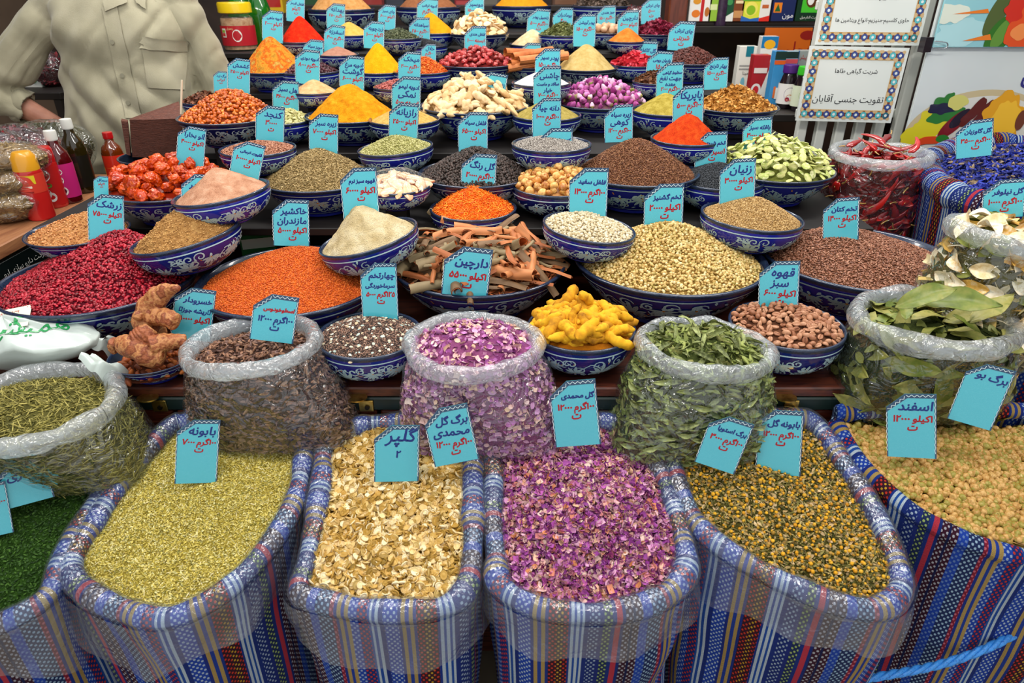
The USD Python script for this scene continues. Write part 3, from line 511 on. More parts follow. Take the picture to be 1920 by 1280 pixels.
ﻗ 28 ĈĞĉģĕģěĦěĨĔĨďĩčĬčıďĸĒĻĖĽĜļĠķġİġĩĞģěĠĖğđĞ|ĒıĒĮĕĭęĬĜĭěĴęķĘĸĖĸēĶ~ėņėňęŊĜŉĝŇĝŅěŃęń~ďņďňđŊēŉĕŇĕŅēŃĐń
ﻘ 31 ĈĞĉģđģčĩčįďĳĒĶėĸĝķġıĢĪĞģĨģĪĢĪğĨĞĘĠđĞ|ĒĬēĨėĥĜĨĝĭĚĲėĳēİ~ęŀęŃěńĝńğłĞŀĜľĚľ~ĐŀĐŃĒńĕńĖłĖŀĔľĒľ
ﻝ 43 ĊĜĊģčĩđħďġďĜĐęēėęĕĞĕĤėħęĪĢĩŊĮŊįĤĮĜīĖħēĢĐėĐĎēċė
ﻞ 45 ĊĜĊĢčĩđħďġďĜĐęēėęĕğĕĤėħĚĪġĩŊĮŊįĩıĤĸĢĸğĳĞįĠĬĘĪĔĤđĜĐĖĐĐĒċė
ﻟ 16 ĈĞĉģčģďĦĎŊēŊĔĭĔĤēġďğ
ﻠ 19 ĈĞĉģčģďĦĎŊēŊĕĨėĤĝģĞĠĜĞęĞĕğēġĎĞ
ﻡ 30 ĉėĊğčĤĕĦğĦĞĬěİėıĕİĐĪČĬĎİĒĴĖĶĚĶĞĴġıģĬģģĢĠĔġĐğĎęđĆČĆ
ﻢ 35 ĉĚĉģčīĔıĚĴĠĴĢİħĥĨģĮĢĮğĬĞĨĞĤĠġĝĜĝĕĠĐĦĎģčĜĒćčĆċČ|ĔīĖĦěģğĢġĤğīĜįėĭ
ﻣ 32 ĈĞĉģĊģčĥĒĮĖĳęĴĝĴģįĤīĥĦģĢġğĝĞęĞđĢČĞ|ēĦĘĤĝģĠĥĠĩĝĮęįĖĭ
ﻤ 36 ĈĞĉģČĤĒįĖĳĚĴĠĳĢİħĥĩĤĮģįġĮğĭĞĨĞĤĠĠĝĜĝėğĒĤĎğĊĞ|ĔĨĘĤĜĢğĢġĤĞĬěįėĮ
ﻥ 42 ĊĜċĤČĩčĩđħďĞďěĒĘęĕĠĕĥėĨĚĪġĩĨĦİīĲįĨįĠĬėħĒĞĐēđčĕ~ęĹĚĻĜĽĞĽĠĻğĸĝķěķ
ﻦ 45 ĊĜċĤČĩčĩđħďĞďěĒĘĚĕĠĕĥėĩĚĪĠĨįīİĭįİĥĳģķģĸġĸğĶĞįğĮęĬĕĥđĠĐĘĐđĒČĕ~ęĹĚĻĜĽĞĽĠĻğĸĝķěķ
ﻧ 17 ĈĞĉģďģđĦđĬčĵēķĖīĕĤđğċĞ~čŀčłďńĒŃēŁēĿđľĎľ
ﻨ 21 ĈĞĉģČģďĥĒİĖįĕĦėĤĞģĠġĠğĞĞėĞēġčĞ~ĎĸďĻđļēļĕĺĔĸĒĶĐĶ
ﻩ 25 ĊĦċĭĒĶĐĸēĻĚĵĞįğīĞĤěĠĘĞĒĞČġ|ďĨĐĥēģėģĚĦěĨĚĭĕĳđĮ
ﻪ 30 ĊĪĊįďĵēķęĹĚľĞľĠĥģģĩĢĩğħĞĢĞĞĠěĤĔģďĤċĨ|ĐįďīēĩĚĩĚĴėĴĒı
ﻫ 36 ĈĞĉģĐĤčĩčįďĳēķđĺĔĽĠĴĦĭĩĨĨĢĤĞĞĝĕĠčĞ|ěĤġĢĤĤģĨĠĭĞħ|ĒĬēĩĖĦĚīĚİĘĲĕĳĒİ
ﻬ 32 ĈĞĉģčģĎĪĒĳĖĶęĸĞķġĲġīĞĤĩģīġĪğĩĞģĞĤĚĤĖġĒĝđęđĔĒďĘčĞ|ēğĕĘĘĖĝĖĠĘĠĜĝğĖĠ|ĒĤĖĤěĨĝĮĜıěĳĘĲĕįēĨ
ﻭ 28 ĊĕĔėėęĚĜĚĞēĝďğČĢČħĎĭđıĕĳěĲğĬĠĦĠğĞęĘēĐĐċĐ|đħĒĤĔģĘĢěģěĩęĬėĮĒĬ
ﻮ 29 ĊĕēėęĜĚĞēĞĎĠČģČĨčĭĒĲĘĳěĲğĬĠģħģĨġĨğĦĞĠĞĝĘĘĔēđċĐ|đĦēģěģĚĪėĮĕĮēĬ
ﻻ 36 ċľĎłğĵĠĽğŊĥŊĥĻĢıĦĬĨĨĨĤĦġĠĞďĞďģĘĪĜİ|ėĤġģģĥģĨĠĬ
ﻼ 37 ċĽĎŁĠĮġĶĠŊĥŊĦĦĩģįģİġİğĮĞĪĞĥğĢġġĥĝġĘğĔĞċĞČģĖģěĦĝĨĕĳ"""
GLYPH = {}
for _l in _GLYPHS.split("\n"):
    _c, _a, _p = _l.split(" ")
    GLYPH[_c] = (int(_a), [[[(ord(r[i]) - 0x108, ord(r[i + 1]) - 0x11E) for i in range(0, len(r), 2)] for r in pg.split("|")] for pg in _p.split("~")])
FORMS = {}
for _cp in list(range(0xFB50, 0xFE00)) + list(range(0xFE70, 0xFF00)):
    _d = unicodedata.decomposition(chr(_cp)).split()
    if len(_d) == 2 and _d[0] in ("<isolated>", "<initial>", "<medial>", "<final>"):
        FORMS.setdefault(chr(int(_d[1], 16)), {})[_d[0][1:4]] = chr(_cp)


def shape_text(t):
    """Joined Persian letter forms in drawing order, left to right."""
    t = t.replace("لا", "\ufefb")
    joins = lambda c: "ini" in FORMS.get(c, {})
    takes = lambda c: c == "\ufefb" or "fin" in FORMS.get(c, {})
    out = []
    for i, c in enumerate(t):
        before = i > 0 and joins(t[i - 1]) and takes(c)
        after = i + 1 < len(t) and joins(c) and takes(t[i + 1])
        if c == "\ufefb":
            out.append("\ufefc" if before else c)
        else:
            out.append(FORMS.get(c, {}).get("med" if before and after else "fin" if before else "ini" if after else "iso", c))
    res, run = [], ""
    for c in reversed(out):
        if c in "۰۱۲۳۴۵۶۷۸۹":
            run = c + run
        else:
            res += list(run) + [c]
            run = ""
    return res + list(run)


def text_polys(t, seed=0, hand=True):
    """Polygons of a line of lettering in em units, its left end at x = 0 on the base line; returns (polygons, width)."""
    x, out = 0.0, []
    rng = np.random.default_rng(seed)
    for c in shape_text(t):
        if c == " ":
            x += 15
            continue
        if c not in GLYPH:
            x += 12
            continue
        adv, polys = GLYPH[c]
        for rings in polys:
            pg = sg.Polygon([(a + x, b) for a, b in rings[0]], [[(a + x, b) for a, b in r] for r in rings[1:]])
            if not pg.is_valid:
                pg = pg.buffer(0)
            out += [g for g in getattr(pg, "geoms", [pg]) if g.area > 1]
        x += adv
    if hand:
        def wob(g):
            a = np.asarray(g.exterior.coords)
            f = lambda q: np.c_[q[:, 0] + 0.16 * q[:, 1] + 3 * (noise(np.c_[q / 23.0, np.full(len(q), seed * 1.7)], 3) - 0.5), q[:, 1] + 5 * (noise(np.c_[q / 31.0, np.full(len(q), seed * 2.3)], 5) - 0.5)]
            r = sg.Polygon(f(a), [f(np.asarray(i.coords)) for i in g.interiors])
            return r if r.is_valid else r.buffer(0)

        out = [h for g in out for w in [wob(g)] for h in getattr(w, "geoms", [w])]
    k = 1 / 62.0
    return [sa.scale(g, k, k, origin=(0, 0)) for g in out], x * k


def tri(poly):
    v, f = trimesh.creation.triangulate_polygon(poly, engine="earcut")
    v, f = np.asarray(v), np.asarray(f)
    a, b, c = v[f[:, 0]], v[f[:, 1]], v[f[:, 2]]
    w = (b - a)[:, 0] * (c - a)[:, 1] - (b - a)[:, 1] * (c - a)[:, 0] < 0
    f[w] = f[w][:, ::-1]
    return v, f


def flat(polys, fn=None):
    """Polygons -> one flat mesh; fn maps (n, 2) to (n, 3)."""
    V, Fc, n = [], [], 0
    for g in polys:
        for h in getattr(g, "geoms", [g]):
            if h.is_empty or h.geom_type != "Polygon" or h.area < 1e-12:
                continue
            v, f = tri(h)
            V.append(v)
            Fc.append(f + n)
            n += len(v)
    v = np.vstack(V)
    return (fn(v) if fn else np.c_[v, np.zeros(len(v))]), np.vstack(Fc)


def text_line(t, cx, y, size, maxw, seed=0, hand=True):
    """Lettering centred at cx on base line y, letters about size high (an em is 1.45 of that), narrowed to maxw."""
    ps, w = text_polys(t, seed, hand)
    s = size * 1.45
    if w * s > maxw:
        s = maxw / w
    return [sa.translate(sa.scale(g, s, s, origin=(0, 0)), cx - w * s / 2, y) for g in ps]
# ------------------------------------------------------------------ the setting
M_floor = mat("floor_tile", ["8a7f6c", "a3967f", "b5a890"], 0.4, nz=3.0, space="pos")
M_wallp = mat("back_wall_paint", ["2c2320", "3a2c26", "241c1a"], 0.7, nz=4.0, space="pos")
M_side = mat("side_wall_paint", ["5a4a3c", "6b5848"], 0.7, nz=3.0, space="pos")
M_ceil = mat("ceiling_paint", "8f8b84", 0.8)
obj("floor", box(6.4, 6.4, 0.1, (0, 2.2, -0.05)), M_floor, smooth=False, kind="structure", label="beige tiled shop floor under the spice display")
obj("wall_back", box(6.4, 0.1, 3.2, (0, 5.0, 1.6)), M_wallp, smooth=False, kind="structure", label="dark brown back wall of the spice shop")
obj("wall_left", box(0.1, 5.4, 3.2, (-3.2, 2.3, 1.6)), M_side, smooth=False, kind="structure", label="brown side wall of the spice shop")
obj("wall_right", box(0.1, 5.4, 3.2, (3.2, 2.3, 1.6)), M_side, smooth=False, kind="structure", label="brown side wall behind the menu board")

M_wood = mat("drawer_wood", ["3a1710", "6a2d1a", "4a1d12", "82402a", "5a2416"], 0.35, nz=9.0, stretch=(1.0, 9.0, 14.0), space="pos", bump=(20.0, 0.0006), coat=0.3)
M_top = mat("stand_top_wood", ["2c1410", "4a2217", "5e2c1c", "3a1a12"], 0.4, nz=7.0, stretch=(2.0, 12.0, 12.0), space="pos", coat=0.2)
M_trim = mat("green_black_trim", "14231f", 0.35)
M_brass = mat("latch_brass", ["b08c3c", "cfae5c", "8f6c28"], 0.3, nz=30.0, space="pos", metal=1.0)
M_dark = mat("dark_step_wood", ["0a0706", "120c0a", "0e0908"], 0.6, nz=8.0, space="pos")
M_steel = mat("screw_steel", "3a3128", 0.4, metal=1.0)

# stepped stand: the chest of drawers in front, five dark steps behind it
T1, T2, T3, T4, T5, T6 = 0.82, 0.99, 1.08, 1.17, 1.27, 1.35
CH_Y, CH_X0, CH_X1 = 1.178, -1.12, 0.99
chest = thing("drawer_chest", "long dark red wooden chest with brass latches in front of the bowls", "chest", (0, CH_Y, 0))
obj("top_board", box(CH_X1 - CH_X0 + 0.04, 0.69, 0.022, ((CH_X0 + CH_X1) / 2, 0.340, T1 - 0.011), 0.003), M_top, chest)
obj("edge_trim", box(CH_X1 - CH_X0, 0.012, 0.030, ((CH_X0 + CH_X1) / 2, -0.003, T1 - 0.037), 0.003), M_trim, chest)
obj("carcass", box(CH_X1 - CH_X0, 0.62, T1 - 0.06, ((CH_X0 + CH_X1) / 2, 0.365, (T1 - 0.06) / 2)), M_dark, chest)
for i in range(5):
    w = (CH_X1 - CH_X0) / 5
    d = obj("drawer", box(w - 0.008, 0.05, 0.135, (CH_X0 + (i + 0.5) * w, 0.024, T1 - 0.125), 0.004), M_wood, chest)
    obj("knob", tm(lathe([(0, 0.02), (0.010, 0.018), (0.012, 0.01), (0.006, 0.0), (0, 0)], 16)).apply_transform(trimesh.transformations.rotation_matrix(math.pi / 2, [1, 0, 0])).apply_translation([CH_X0 + (i + 0.5) * w, 0.0, T1 - 0.125]), M_brass, d)
    obj("drawer", box(w - 0.008, 0.05, 0.30, (CH_X0 + (i + 0.5) * w, 0.024, T1 - 0.36), 0.004), M_wood, chest)
    obj("drawer", box(w - 0.008, 0.05, 0.28, (CH_X0 + (i + 0.5) * w, 0.024, T1 - 0.66), 0.004), M_wood, chest)
for px, py in ((288, 738), (675, 732), (1478, 712)):
    p = at_y(px, py, CH_Y)
    pl = obj("latch_plate", box(0.030, 0.004, 0.026, (p[0] + 0.012, -0.011, T1 - 0.039), 0.001), M_brass, chest)
    tongue = trimesh.creation.cylinder(0.017, 0.003, sections=24)
    tongue.vertices *= [1.25, 1, 1]
    tongue.apply_translation([p[0] - 0.004, -0.016, T1 - 0.016])
    obj("tongue", tongue, M_brass, pl)
    scr = trimesh.creation.cylinder(0.005, 0.004, sections=14)
    scr.apply_transform(trimesh.transformations.rotation_matrix(math.pi / 2, [1, 0, 0]))
    scr.apply_translation([p[0] + 0.014, -0.014, T1 - 0.041])
    obj("screw", scr, M_steel, pl)

T6 = 1.32
STEPS = [("lowest", T2, 1.66, 2.14, 1.90, -1.22, 0.92), ("second", T3, 2.10, 2.66, 2.17, -1.12, 0.92), ("middle", T4, 2.67, 3.10, 2.70, -1.03, 0.90), ("fourth", T5, 3.12, 3.50, 3.15, -1.40, 0.78), ("highest", T6, 3.50, 4.15, 3.53, -1.25, 0.70)]
for nm, z, y0, y1, yr, x0, x1 in STEPS:
    st = thing("display_step", f"{nm} dark wooden step of the stand that carries the bowls", "display step", (0, 0, 0))
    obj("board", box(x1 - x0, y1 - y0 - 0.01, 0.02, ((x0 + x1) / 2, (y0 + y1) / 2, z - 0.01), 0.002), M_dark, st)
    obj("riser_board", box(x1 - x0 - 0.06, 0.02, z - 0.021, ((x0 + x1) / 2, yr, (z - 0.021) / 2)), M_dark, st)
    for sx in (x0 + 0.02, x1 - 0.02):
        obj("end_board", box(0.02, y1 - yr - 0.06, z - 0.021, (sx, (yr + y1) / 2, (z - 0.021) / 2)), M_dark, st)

# ------------------------------------------------------------------ bowls
def glaze(name, stops):
    return mat(name, stops, 0.13, rnd=True, coat=0.6)


M_glaze = glaze("cobalt_glaze", ["0d1250", "141a78", "1a2394", "10165f"])
M_rim = mat("bowl_rim_glaze", ["141c34", "24324a", "0e1530"], 0.2, nz=25.0, coat=0.5)
M_in = mat("bowl_inside_glaze", "222c3c", 0.3, coat=0.3)
M_white = mat("enamel_white", ["b4cace", "9fbcc4", "c8dad8"], 0.25, nz=60.0)
M_petal = mat("enamel_petal", ["86aab4", "b4ccce", "6c94a8"], 0.25, nz=45.0)
M_gold = mat("enamel_gold", "d08a28", 0.3)
PROF = {
    "W": dict(k=0.56, out=[(0.0, 0.0), (0.50, 0.0), (0.53, 0.012), (0.535, 0.05), (0.57, 0.075), (0.66, 0.145), (0.76, 0.235), (0.86, 0.345), (0.93, 0.44), (0.972, 0.50)], rim=[(0.972, 0.50), (0.995, 0.53), (1.005, 0.548), (0.998, 0.562), (0.975, 0.565), (0.95, 0.552), (0.93, 0.52)], inn=[(0.93, 0.52), (0.86, 0.40), (0.76, 0.29), (0.60, 0.17), (0.40, 0.09), (0, 0.075)]),
    "S": dict(k=0.66, out=[(0.0, 0.0), (0.46, 0.0), (0.49, 0.02), (0.50, 0.055), (0.60, 0.08), (0.74, 0.15), (0.86, 0.25), (0.945, 0.37), (0.985, 0.49), (0.99, 0.585)], rim=[(0.99, 0.585), (1.0, 0.615), (1.005, 0.64), (0.995, 0.66), (0.97, 0.663), (0.945, 0.65), (0.93, 0.615)], inn=[(0.93, 0.615), (0.92, 0.50), (0.87, 0.38), (0.76, 0.25), (0.55, 0.14), (0.3, 0.10), (0, 0.095)]),
}


def bowl_pattern(kind):
    """White enamel flowers, leaves, scrolls and lines laid on the outer wall; returns (white strokes, petals, gold dots)."""
    o = np.array(PROF[kind]["out"][4:] + PROF[kind]["rim"][1:2])
    L = np.r_[0, np.cumsum(np.linalg.norm(np.diff(o, axis=0), axis=1))]
    H = L[-1]
    rng = np.random.default_rng(5 if kind == "W" else 9)

    def wall(a, s, off=0.006):
        s = np.clip(s, 0, H)
        r, z = np.interp(s, L, o[:, 0]), np.interp(s, L, o[:, 1])
        dr, dz = np.interp(s + 0.02, L, o[:, 0]) - np.interp(s - 0.02, L, o[:, 0]), np.interp(s + 0.02, L, o[:, 1]) - np.interp(s - 0.02, L, o[:, 1])
        n = np.hypot(dr, dz) + 1e-9
        r, z = r + off * dz / n, z - off * dr / n
        return np.stack([r * np.cos(a), r * np.sin(a), z], -1)

    W, P, G = [], [], []

    def strip(pts, w, dst=W, off=0.006):
        pts = np.asarray(pts, float)
        t = np.gradient(pts, axis=0)
        t /= np.linalg.norm(t, axis=1, keepdims=True) + 1e-9
        nrm = np.c_[-t[:, 1], t[:, 0]] * np.broadcast_to(w, (len(pts),))[:, None]
        A, B = pts + nrm, pts - nrm
        rr = np.interp(np.clip(pts[:, 1], 0, H), L, o[:, 0])
        V = np.stack([wall(B[:, 0] / 0.85, B[:, 1], off), wall(A[:, 0] / 0.85, A[:, 1], off)], 1)
        dst.append(tm(grid_mesh(V)))

    def petal(c, ang, ln, wd, dst=P, off=0.008):
        q = np.linspace(0, 1, 7)
        wq = wd * np.sin(np.pi * np.clip(q, 0.03, 0.985)) ** 0.7 * (0.55 + 0.6 * q)
        d = np.array([math.cos(ang), math.sin(ang)])
        strip(np.asarray(c) + q[:, None] * ln * d, np.maximum(wq, 0.003), dst, off)

    def curl(c, r, a0, turns, w=0.011):
        t = np.linspace(0, 1, 16)
        a = a0 + turns * 2 * np.pi * t
        rr = r * (1 - 0.86 * t)
        strip(np.c_[c[0] + rr * np.cos(a), c[1] + rr * np.sin(a)], w * (0.55 + 0.6 * np.sin(np.pi * t)))

    def dot(c, r, dst):
        petal((c[0] - r, c[1]), 0.0, 2 * r, r * 1.1, dst, 0.009)

    N = 8 if kind == "W" else 6
    U = 0.85 * 2 * np.pi
    lo, hi = 0.12 * H, 0.82 * H
    mid, B = (lo + hi) / 2, (hi - lo)
    for k in range(N):
        x0 = U * k / N
        st = U / N
        up = 1 if k % 2 else -1
        x = np.linspace(0, 1, 18)
        strip(np.c_[x0 + x * st, mid + B * 0.33 * np.sin(2 * np.pi * x + k * 0.3)], 0.010)
        for (fx, fy, s, base) in ((0.24, -0.22 * up, 1.0, math.pi / 2 * up), (0.74, 0.18 * up, 0.78, -math.pi / 2 * up)):
            c = (x0 + fx * st + rng.normal(0, 0.01), mid + fy * B)
            for j in range(7):
                petal(c, base + (j - 3) * 0.50 + rng.normal(0, 0.05), 0.56 * s * B * (1.0 - 0.09 * abs(j - 3)), 0.072 * s * B)
            petal(c, base + math.pi, 0.22 * s * B, 0.05 * B, W)
            dot(c, 0.016, G)
        for j in range(8):
            cx, cy = x0 + st * ((j + 0.5) / 8 + rng.normal(0, 0.03)), mid + B * rng.choice([-0.33, 0.33, 0.28, -0.28, 0.04])
            curl((cx, cy), B * rng.uniform(0.13, 0.21), rng.uniform(0, 6.28), rng.choice([-1, 1]) * rng.uniform(1.1, 1.5), 0.0115)
        for j in range(10):
            petal((x0 + st * rng.random(), mid + B * rng.uniform(-0.46, 0.44)), rng.uniform(0, 6.28), B * rng.uniform(0.12, 0.19), B * 0.042, W if j % 2 else P)
        for j in range(6):
            dot((x0 + st * rng.random(), mid + B * rng.uniform(-0.45, 0.45)), 0.012, G)
    x = np.linspace(0, U, 97)
    strip(np.c_[x, np.full(97, 0.875 * H)], 0.012)
    strip(np.c_[x, np.full(97, 0.06 * H)], 0.009)
    return cat(W), cat(P), cat(G)


PROF["D"] = dict(k=0.80, **{q: [(r, z * 1.212) for r, z in PROF["S"][q]] for q in ("out", "rim", "inn")})
BOWLS = {}
PROTO = {}


def bowl_proto(kind):
    """The first bowl of a kind is built with its parts; the rest refer to this class."""
    if kind not in PROTO:
        p = PROTO[kind] = f"/World/glazed_bowl_{dict(W='wide', S='round', D='deep')[kind]}"
        stage.CreateClassPrim(p)
        pr = PROF[kind]
        obj("body", lathe(pr["out"], 72), M_glaze, p, smooth=40)
        obj("rim", lathe(pr["rim"], 72), M_rim, p, smooth=True)
        obj("inside", lathe(pr["inn"], 48), M_in, p, smooth=True)
        w, pe, g = bowl_pattern(kind)
        obj("scroll_pattern", w, M_white, p, smooth=False, kind="stuff")
        obj("petal_pattern", pe, M_petal, p, smooth=False, kind="stuff")
        obj("dot_pattern", g, M_gold, p, smooth=False, kind="stuff")
    return PROTO[kind]


ON_RIMS = "fenugreek coffeepowder safflower whitepepper ajwain sumac qavut fennel greychia paprika pinkpowder rosepowder cinnamonpowder".split()


def y_in(b, y0, y1):
    return y0 <= b[1] <= y1


def bowl(key, cx, cy, w, kind, zb, label, tilt=0.0, pitch=0.0):
    """A bowl whose rim is centred on a pixel, w pixels wide, its base at height zb, tilted about the view axis (degrees, right side up)."""
    k, zb = PROF[kind]["k"], zb + 0.0006
    d = ray(cx, cy)
    dep = (EYE[2] - zb) / (-d[2] + k * w / (2 * F))
    r = w / (2 * F) * dep
    rc = EYE + d * dep
    R = Rot.from_euler("yx", [-tilt, pitch], degrees=True).as_matrix()
    spin = Rot.from_euler("z", (sum(map(ord, key)) * 37) % 360, degrees=True).as_matrix()
    base = rc - R @ np.array([0, 0, k * r])
    p = thing("glazed_bowl", label, "bowl", base, R @ spin, r)
    stage.GetPrimAtPath(p).GetReferences().AddInternalReference(bowl_proto(kind))
    stage.GetPrimAtPath(p).SetInstanceable(True)
    under = max([T1 if y_in(base, CH_Y, CH_Y + 0.68) else 0.0] + [z for _, z, y0, y1, *_ in STEPS if y_in(base, y0 - 0.02, y1)])
    if 0.004 < base[2] - under < 0.2 and key not in ON_RIMS:
        h = base[2] - 0.0006 - under
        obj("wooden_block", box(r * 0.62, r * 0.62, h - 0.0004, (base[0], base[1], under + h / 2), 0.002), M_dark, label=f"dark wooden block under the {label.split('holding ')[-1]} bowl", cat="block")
    BOWLS[key] = dict(base=base, R=R, r=r, k=k, rim=rc, kind=kind, dep=dep, px=(cx, cy, w))
    return BOWLS[key]


BW = "blue glazed bowl with white flowers "
for a in [
    # front row on the chest
    ("galangal", 288, 662, 158, "W", T1, "small " + BW + "holding fresh galangal roots"),
    ("fourseed", 692, 624, 197, "D", T1, BW + "holding the speckled four-seed mix"),
    ("turmeric", 1090, 610, 203, "D", T1, BW + "holding dried turmeric roots"),
    ("coffee", 1475, 606, 210, "D", T1, BW + "holding green coffee beans"),
    # large bowls on the chest
    ("barberry", 188, 518, 350, "W", T1, "large " + BW + "holding red barberries"),
    ("khakshir", 548, 520, 345, "W", T1, "large " + BW + "holding orange hedge mustard seed"),
    ("cinnamon", 898, 490, 325, "W", T1, "large " + BW + "holding broken cinnamon bark"),
    ("coriander", 1255, 482, 357, "W", T1, "large " + BW + "holding coriander seed"),
    ("flax", 1610, 478, 350, "W", T1, "large " + BW + "holding brown flax seed"),
    # small bowls standing on the rims of the large ones
    ("fenugreek", 347, 438, 200, "S", 0.955, "tilted " + BW + "holding brown ground spice above the barberries", 10),
    ("coffeepowder", 690, 442, 190, "S", 0.955, "tilted " + BW + "holding pale ground coffee", 13),
    ("safflower", 887, 388, 163, "S", 0.955, BW + "holding orange safflower petals"),
    ("whitepepper", 1105, 424, 176, "S", 0.952, BW + "holding white peppercorns", -7),
    ("ajwain", 1410, 403, 188, "S", 0.952, BW + "holding ajwain seed above the coriander", -3),
    ("sumac", 146, 432, 178, "W", 0.955, BW + "holding ground sumac beside the bottles"),
    # second step
    ("plum", 318, 346, 226, "W", T2, BW + "holding shiny golden plums"),
    ("pinkpowder", 414, 358, 178, "S", 1.04, BW + "holding pinkish golpar powder beside the plums", 7),
    ("cumin", 598, 330, 220, "W", T2, BW + "holding green cumin seed"),
    ("gum", 742, 346, 130, "S", 1.03, BW + "holding wrapped pink gum pieces"),
    ("blackpepper", 893, 322, 218, "W", T2, BW + "holding black peppercorns"),
    ("frankincense", 1042, 345, 166, "S", T2, BW + "holding amber frankincense lumps"),
    ("caraway", 1192, 318, 236, "W", T2, BW + "holding black caraway seed"),
    ("nigella", 1348, 333, 168, "S", T2, BW + "holding black basil seed"),
    ("fava", 1452, 314, 216, "W", T2, BW + "holding split green fava beans"),
    # small bowls between the second and third steps
    ("chocolate", 288, 292, 124, "W", T2 + 0.03, "small " + BW + "holding the block of brown halva"),
    ("qavut", 483, 277, 140, "S", 1.082, "small " + BW + "holding reddish qavut seed"),
    ("fennel", 741, 275, 142, "S", 1.058, "small " + BW + "holding green fennel seed", 4),
    ("greychia", 1034, 268, 150, "S", 1.082, "small " + BW + "holding grey chia seed behind the frankincense card"),
    ("paprika", 1288, 258, 135, "S", 1.082, "small " + BW + "holding the red paprika cone"),
    # third step
    ("raisin", 430, 216, 186, "W", 1.12, BW + "holding orange raisins beside the man"),
    ("cardamom", 522, 222, 134, "S", T3, BW + "holding green cardamom pods"),
    ("curry", 662, 214, 178, "W", T3, BW + "holding the tall yellow curry cone"),
    ("fennelpowder", 758, 222, 133, "S", T3 + 0.02, BW + "holding ground fennel behind the fennel card"),
    ("ginger", 890, 196, 206, "W", T3, BW + "holding dried ginger roots"),
    ("chia", 1025, 214, 130, "S", T3 + 0.02, BW + "holding yellowish ground chia"),
    ("rosebud", 1126, 190, 176, "W", T3, BW + "holding purple rosebuds"),
    ("gingergreen", 1252, 205, 136, "S", T3 + 0.02, BW + "holding the yellow-green powder cone"),
    ("orangeblossom", 1378, 198, 160, "W", T3 + 0.02, BW + "holding dried orange blossom"),
    # fourth step
    ("clovebrown", 388, 188, 92, "S", 1.13, "small dark " + BW + "holding dried apricot leaf behind the raisins"),
    ("mixcone", 515, 130, 132, "W", T4, BW + "holding the marbled orange spice cone"),
    ("currant", 580, 132, 112, "S", T4, "small " + BW + "holding dark dried berries"),
    ("beige", 590, 170, 88, "S", T4 + 0.0, "small " + BW + "holding beige spice powder"),
    ("turmericpowder", 712, 132, 98, "S", T4, BW + "holding the bright yellow turmeric cone"),
    ("clove", 792, 132, 108, "S", T4, BW + "holding orange clove mix"),
    ("redpepper", 745, 162, 90, "S", T4, "small " + BW + "holding pink peppercorns"),
    ("jujube", 893, 118, 150, "W", T4, BW + "holding shiny red jujube berries"),
    ("cinnamonstick", 1000, 122, 112, "W", 1.18, BW + "holding whole cinnamon sticks"),
    ("whitepowder", 1015, 154, 112, "S", T4, "small " + BW + "holding white seasoning powder"),
    ("garlic", 1098, 126, 120, "W", T4, BW + "holding the pale tan garlic cone"),
    ("hibiscusred", 1190, 120, 90, "S", T4, "small " + BW + "holding bright red paper flowers"),
    ("anise", 1232, 152, 92, "S", T4, "small " + BW + "holding brown star anise"),
    ("cloves", 1292, 114, 132, "W", T4, BW + "holding dark brown cloves"),
    # fifth step
    ("redcone", 567, 76, 90, "S", T5, BW + "holding the scarlet chilli powder cone"),
    ("rosepowder", 634, 101, 78, "S", T5 - 0.03, "small " + BW + "holding dusty pink powder"),
    ("paleyellow", 656, 64, 82, "S", T5, "small " + BW + "holding pale yellow powder"),
    ("greentea", 744, 70, 92, "S", T5, "small " + BW + "holding green tea leaves"),
    ("nigellablack", 788, 84, 102, "S", 1.225, "small " + BW + "holding jet black nigella seed"),
    ("yellowhigh", 812, 60, 90, "S", T5, "small " + BW + "holding golden powder high up"),
    ("almond", 900, 62, 112, "W", T5, BW + "holding cream almond slices"),
    ("gingerpowder", 998, 82, 88, "S", 1.225, "small " + BW + "holding cream ginger powder"),
    ("oregano", 1055, 64, 92, "S", T5, "small " + BW + "holding dried green oregano"),
    ("nutmeg", 1137, 60, 84, "S", T5, "small " + BW + "holding beige nutmegs"),
    ("cinnamonpowder", 1175, 76, 76, "S", T5 - 0.01, "small " + BW + "holding orange cinnamon powder"),
    ("hibiscus", 1232, 62, 102, "W", T5, BW + "holding crimson hibiscus flowers"),
    # top step
    ("tantop", 640, 16, 124, "S", T6, "topmost " + BW + "holding tan powder beside the bottles"),
    ("browntop", 803, 12, 120, "S", T6, "topmost " + BW + "holding brown powder above the golden powder"),
    ("orangetop", 978, 10, 112, "S", T6, "topmost " + BW + "holding orange powder"),
    ("leaftop", 1130, 10, 118, "S", T6, "topmost " + BW + "holding dark dried leaves"),
]:
    bowl(*a)
# ======HEAPS
# ------------------------------------------------------------------ what the bowls hold
ICO1, ICO2 = trimesh.creation.icosphere(1, 0.5), trimesh.creation.icosphere(2, 0.5)


def g_seed(bend=0.0, pinch=0.35):
    m = trimesh.creation.icosphere(1, 0.5)
    v = np.array(m.vertices)
    q = np.abs(v[:, 0]) * 2
    v[:, 1:] *= (1 - pinch * q**2)[:, None]
    v[:, 2] += bend * (v[:, 0] ** 2)
    m.vertices = v
    return m


def g_flake(curl=0.5, pointed=True, nx=4, ny=3, th=0.0):
    u, w = np.meshgrid(np.linspace(-0.5, 0.5, nx + 1), np.linspace(-0.5, 0.5, ny), indexing="ij")
    wd = np.sqrt(np.clip(1 - (2 * u) ** 2, 0.02, 1)) if pointed else np.ones_like(u)
    V = np.stack([u, w * wd, curl * (w * w - 0.1 + 0.6 * u * u) + 0.12 * np.sin(4 * u)], -1)
    return tm(grid_mesh(V))


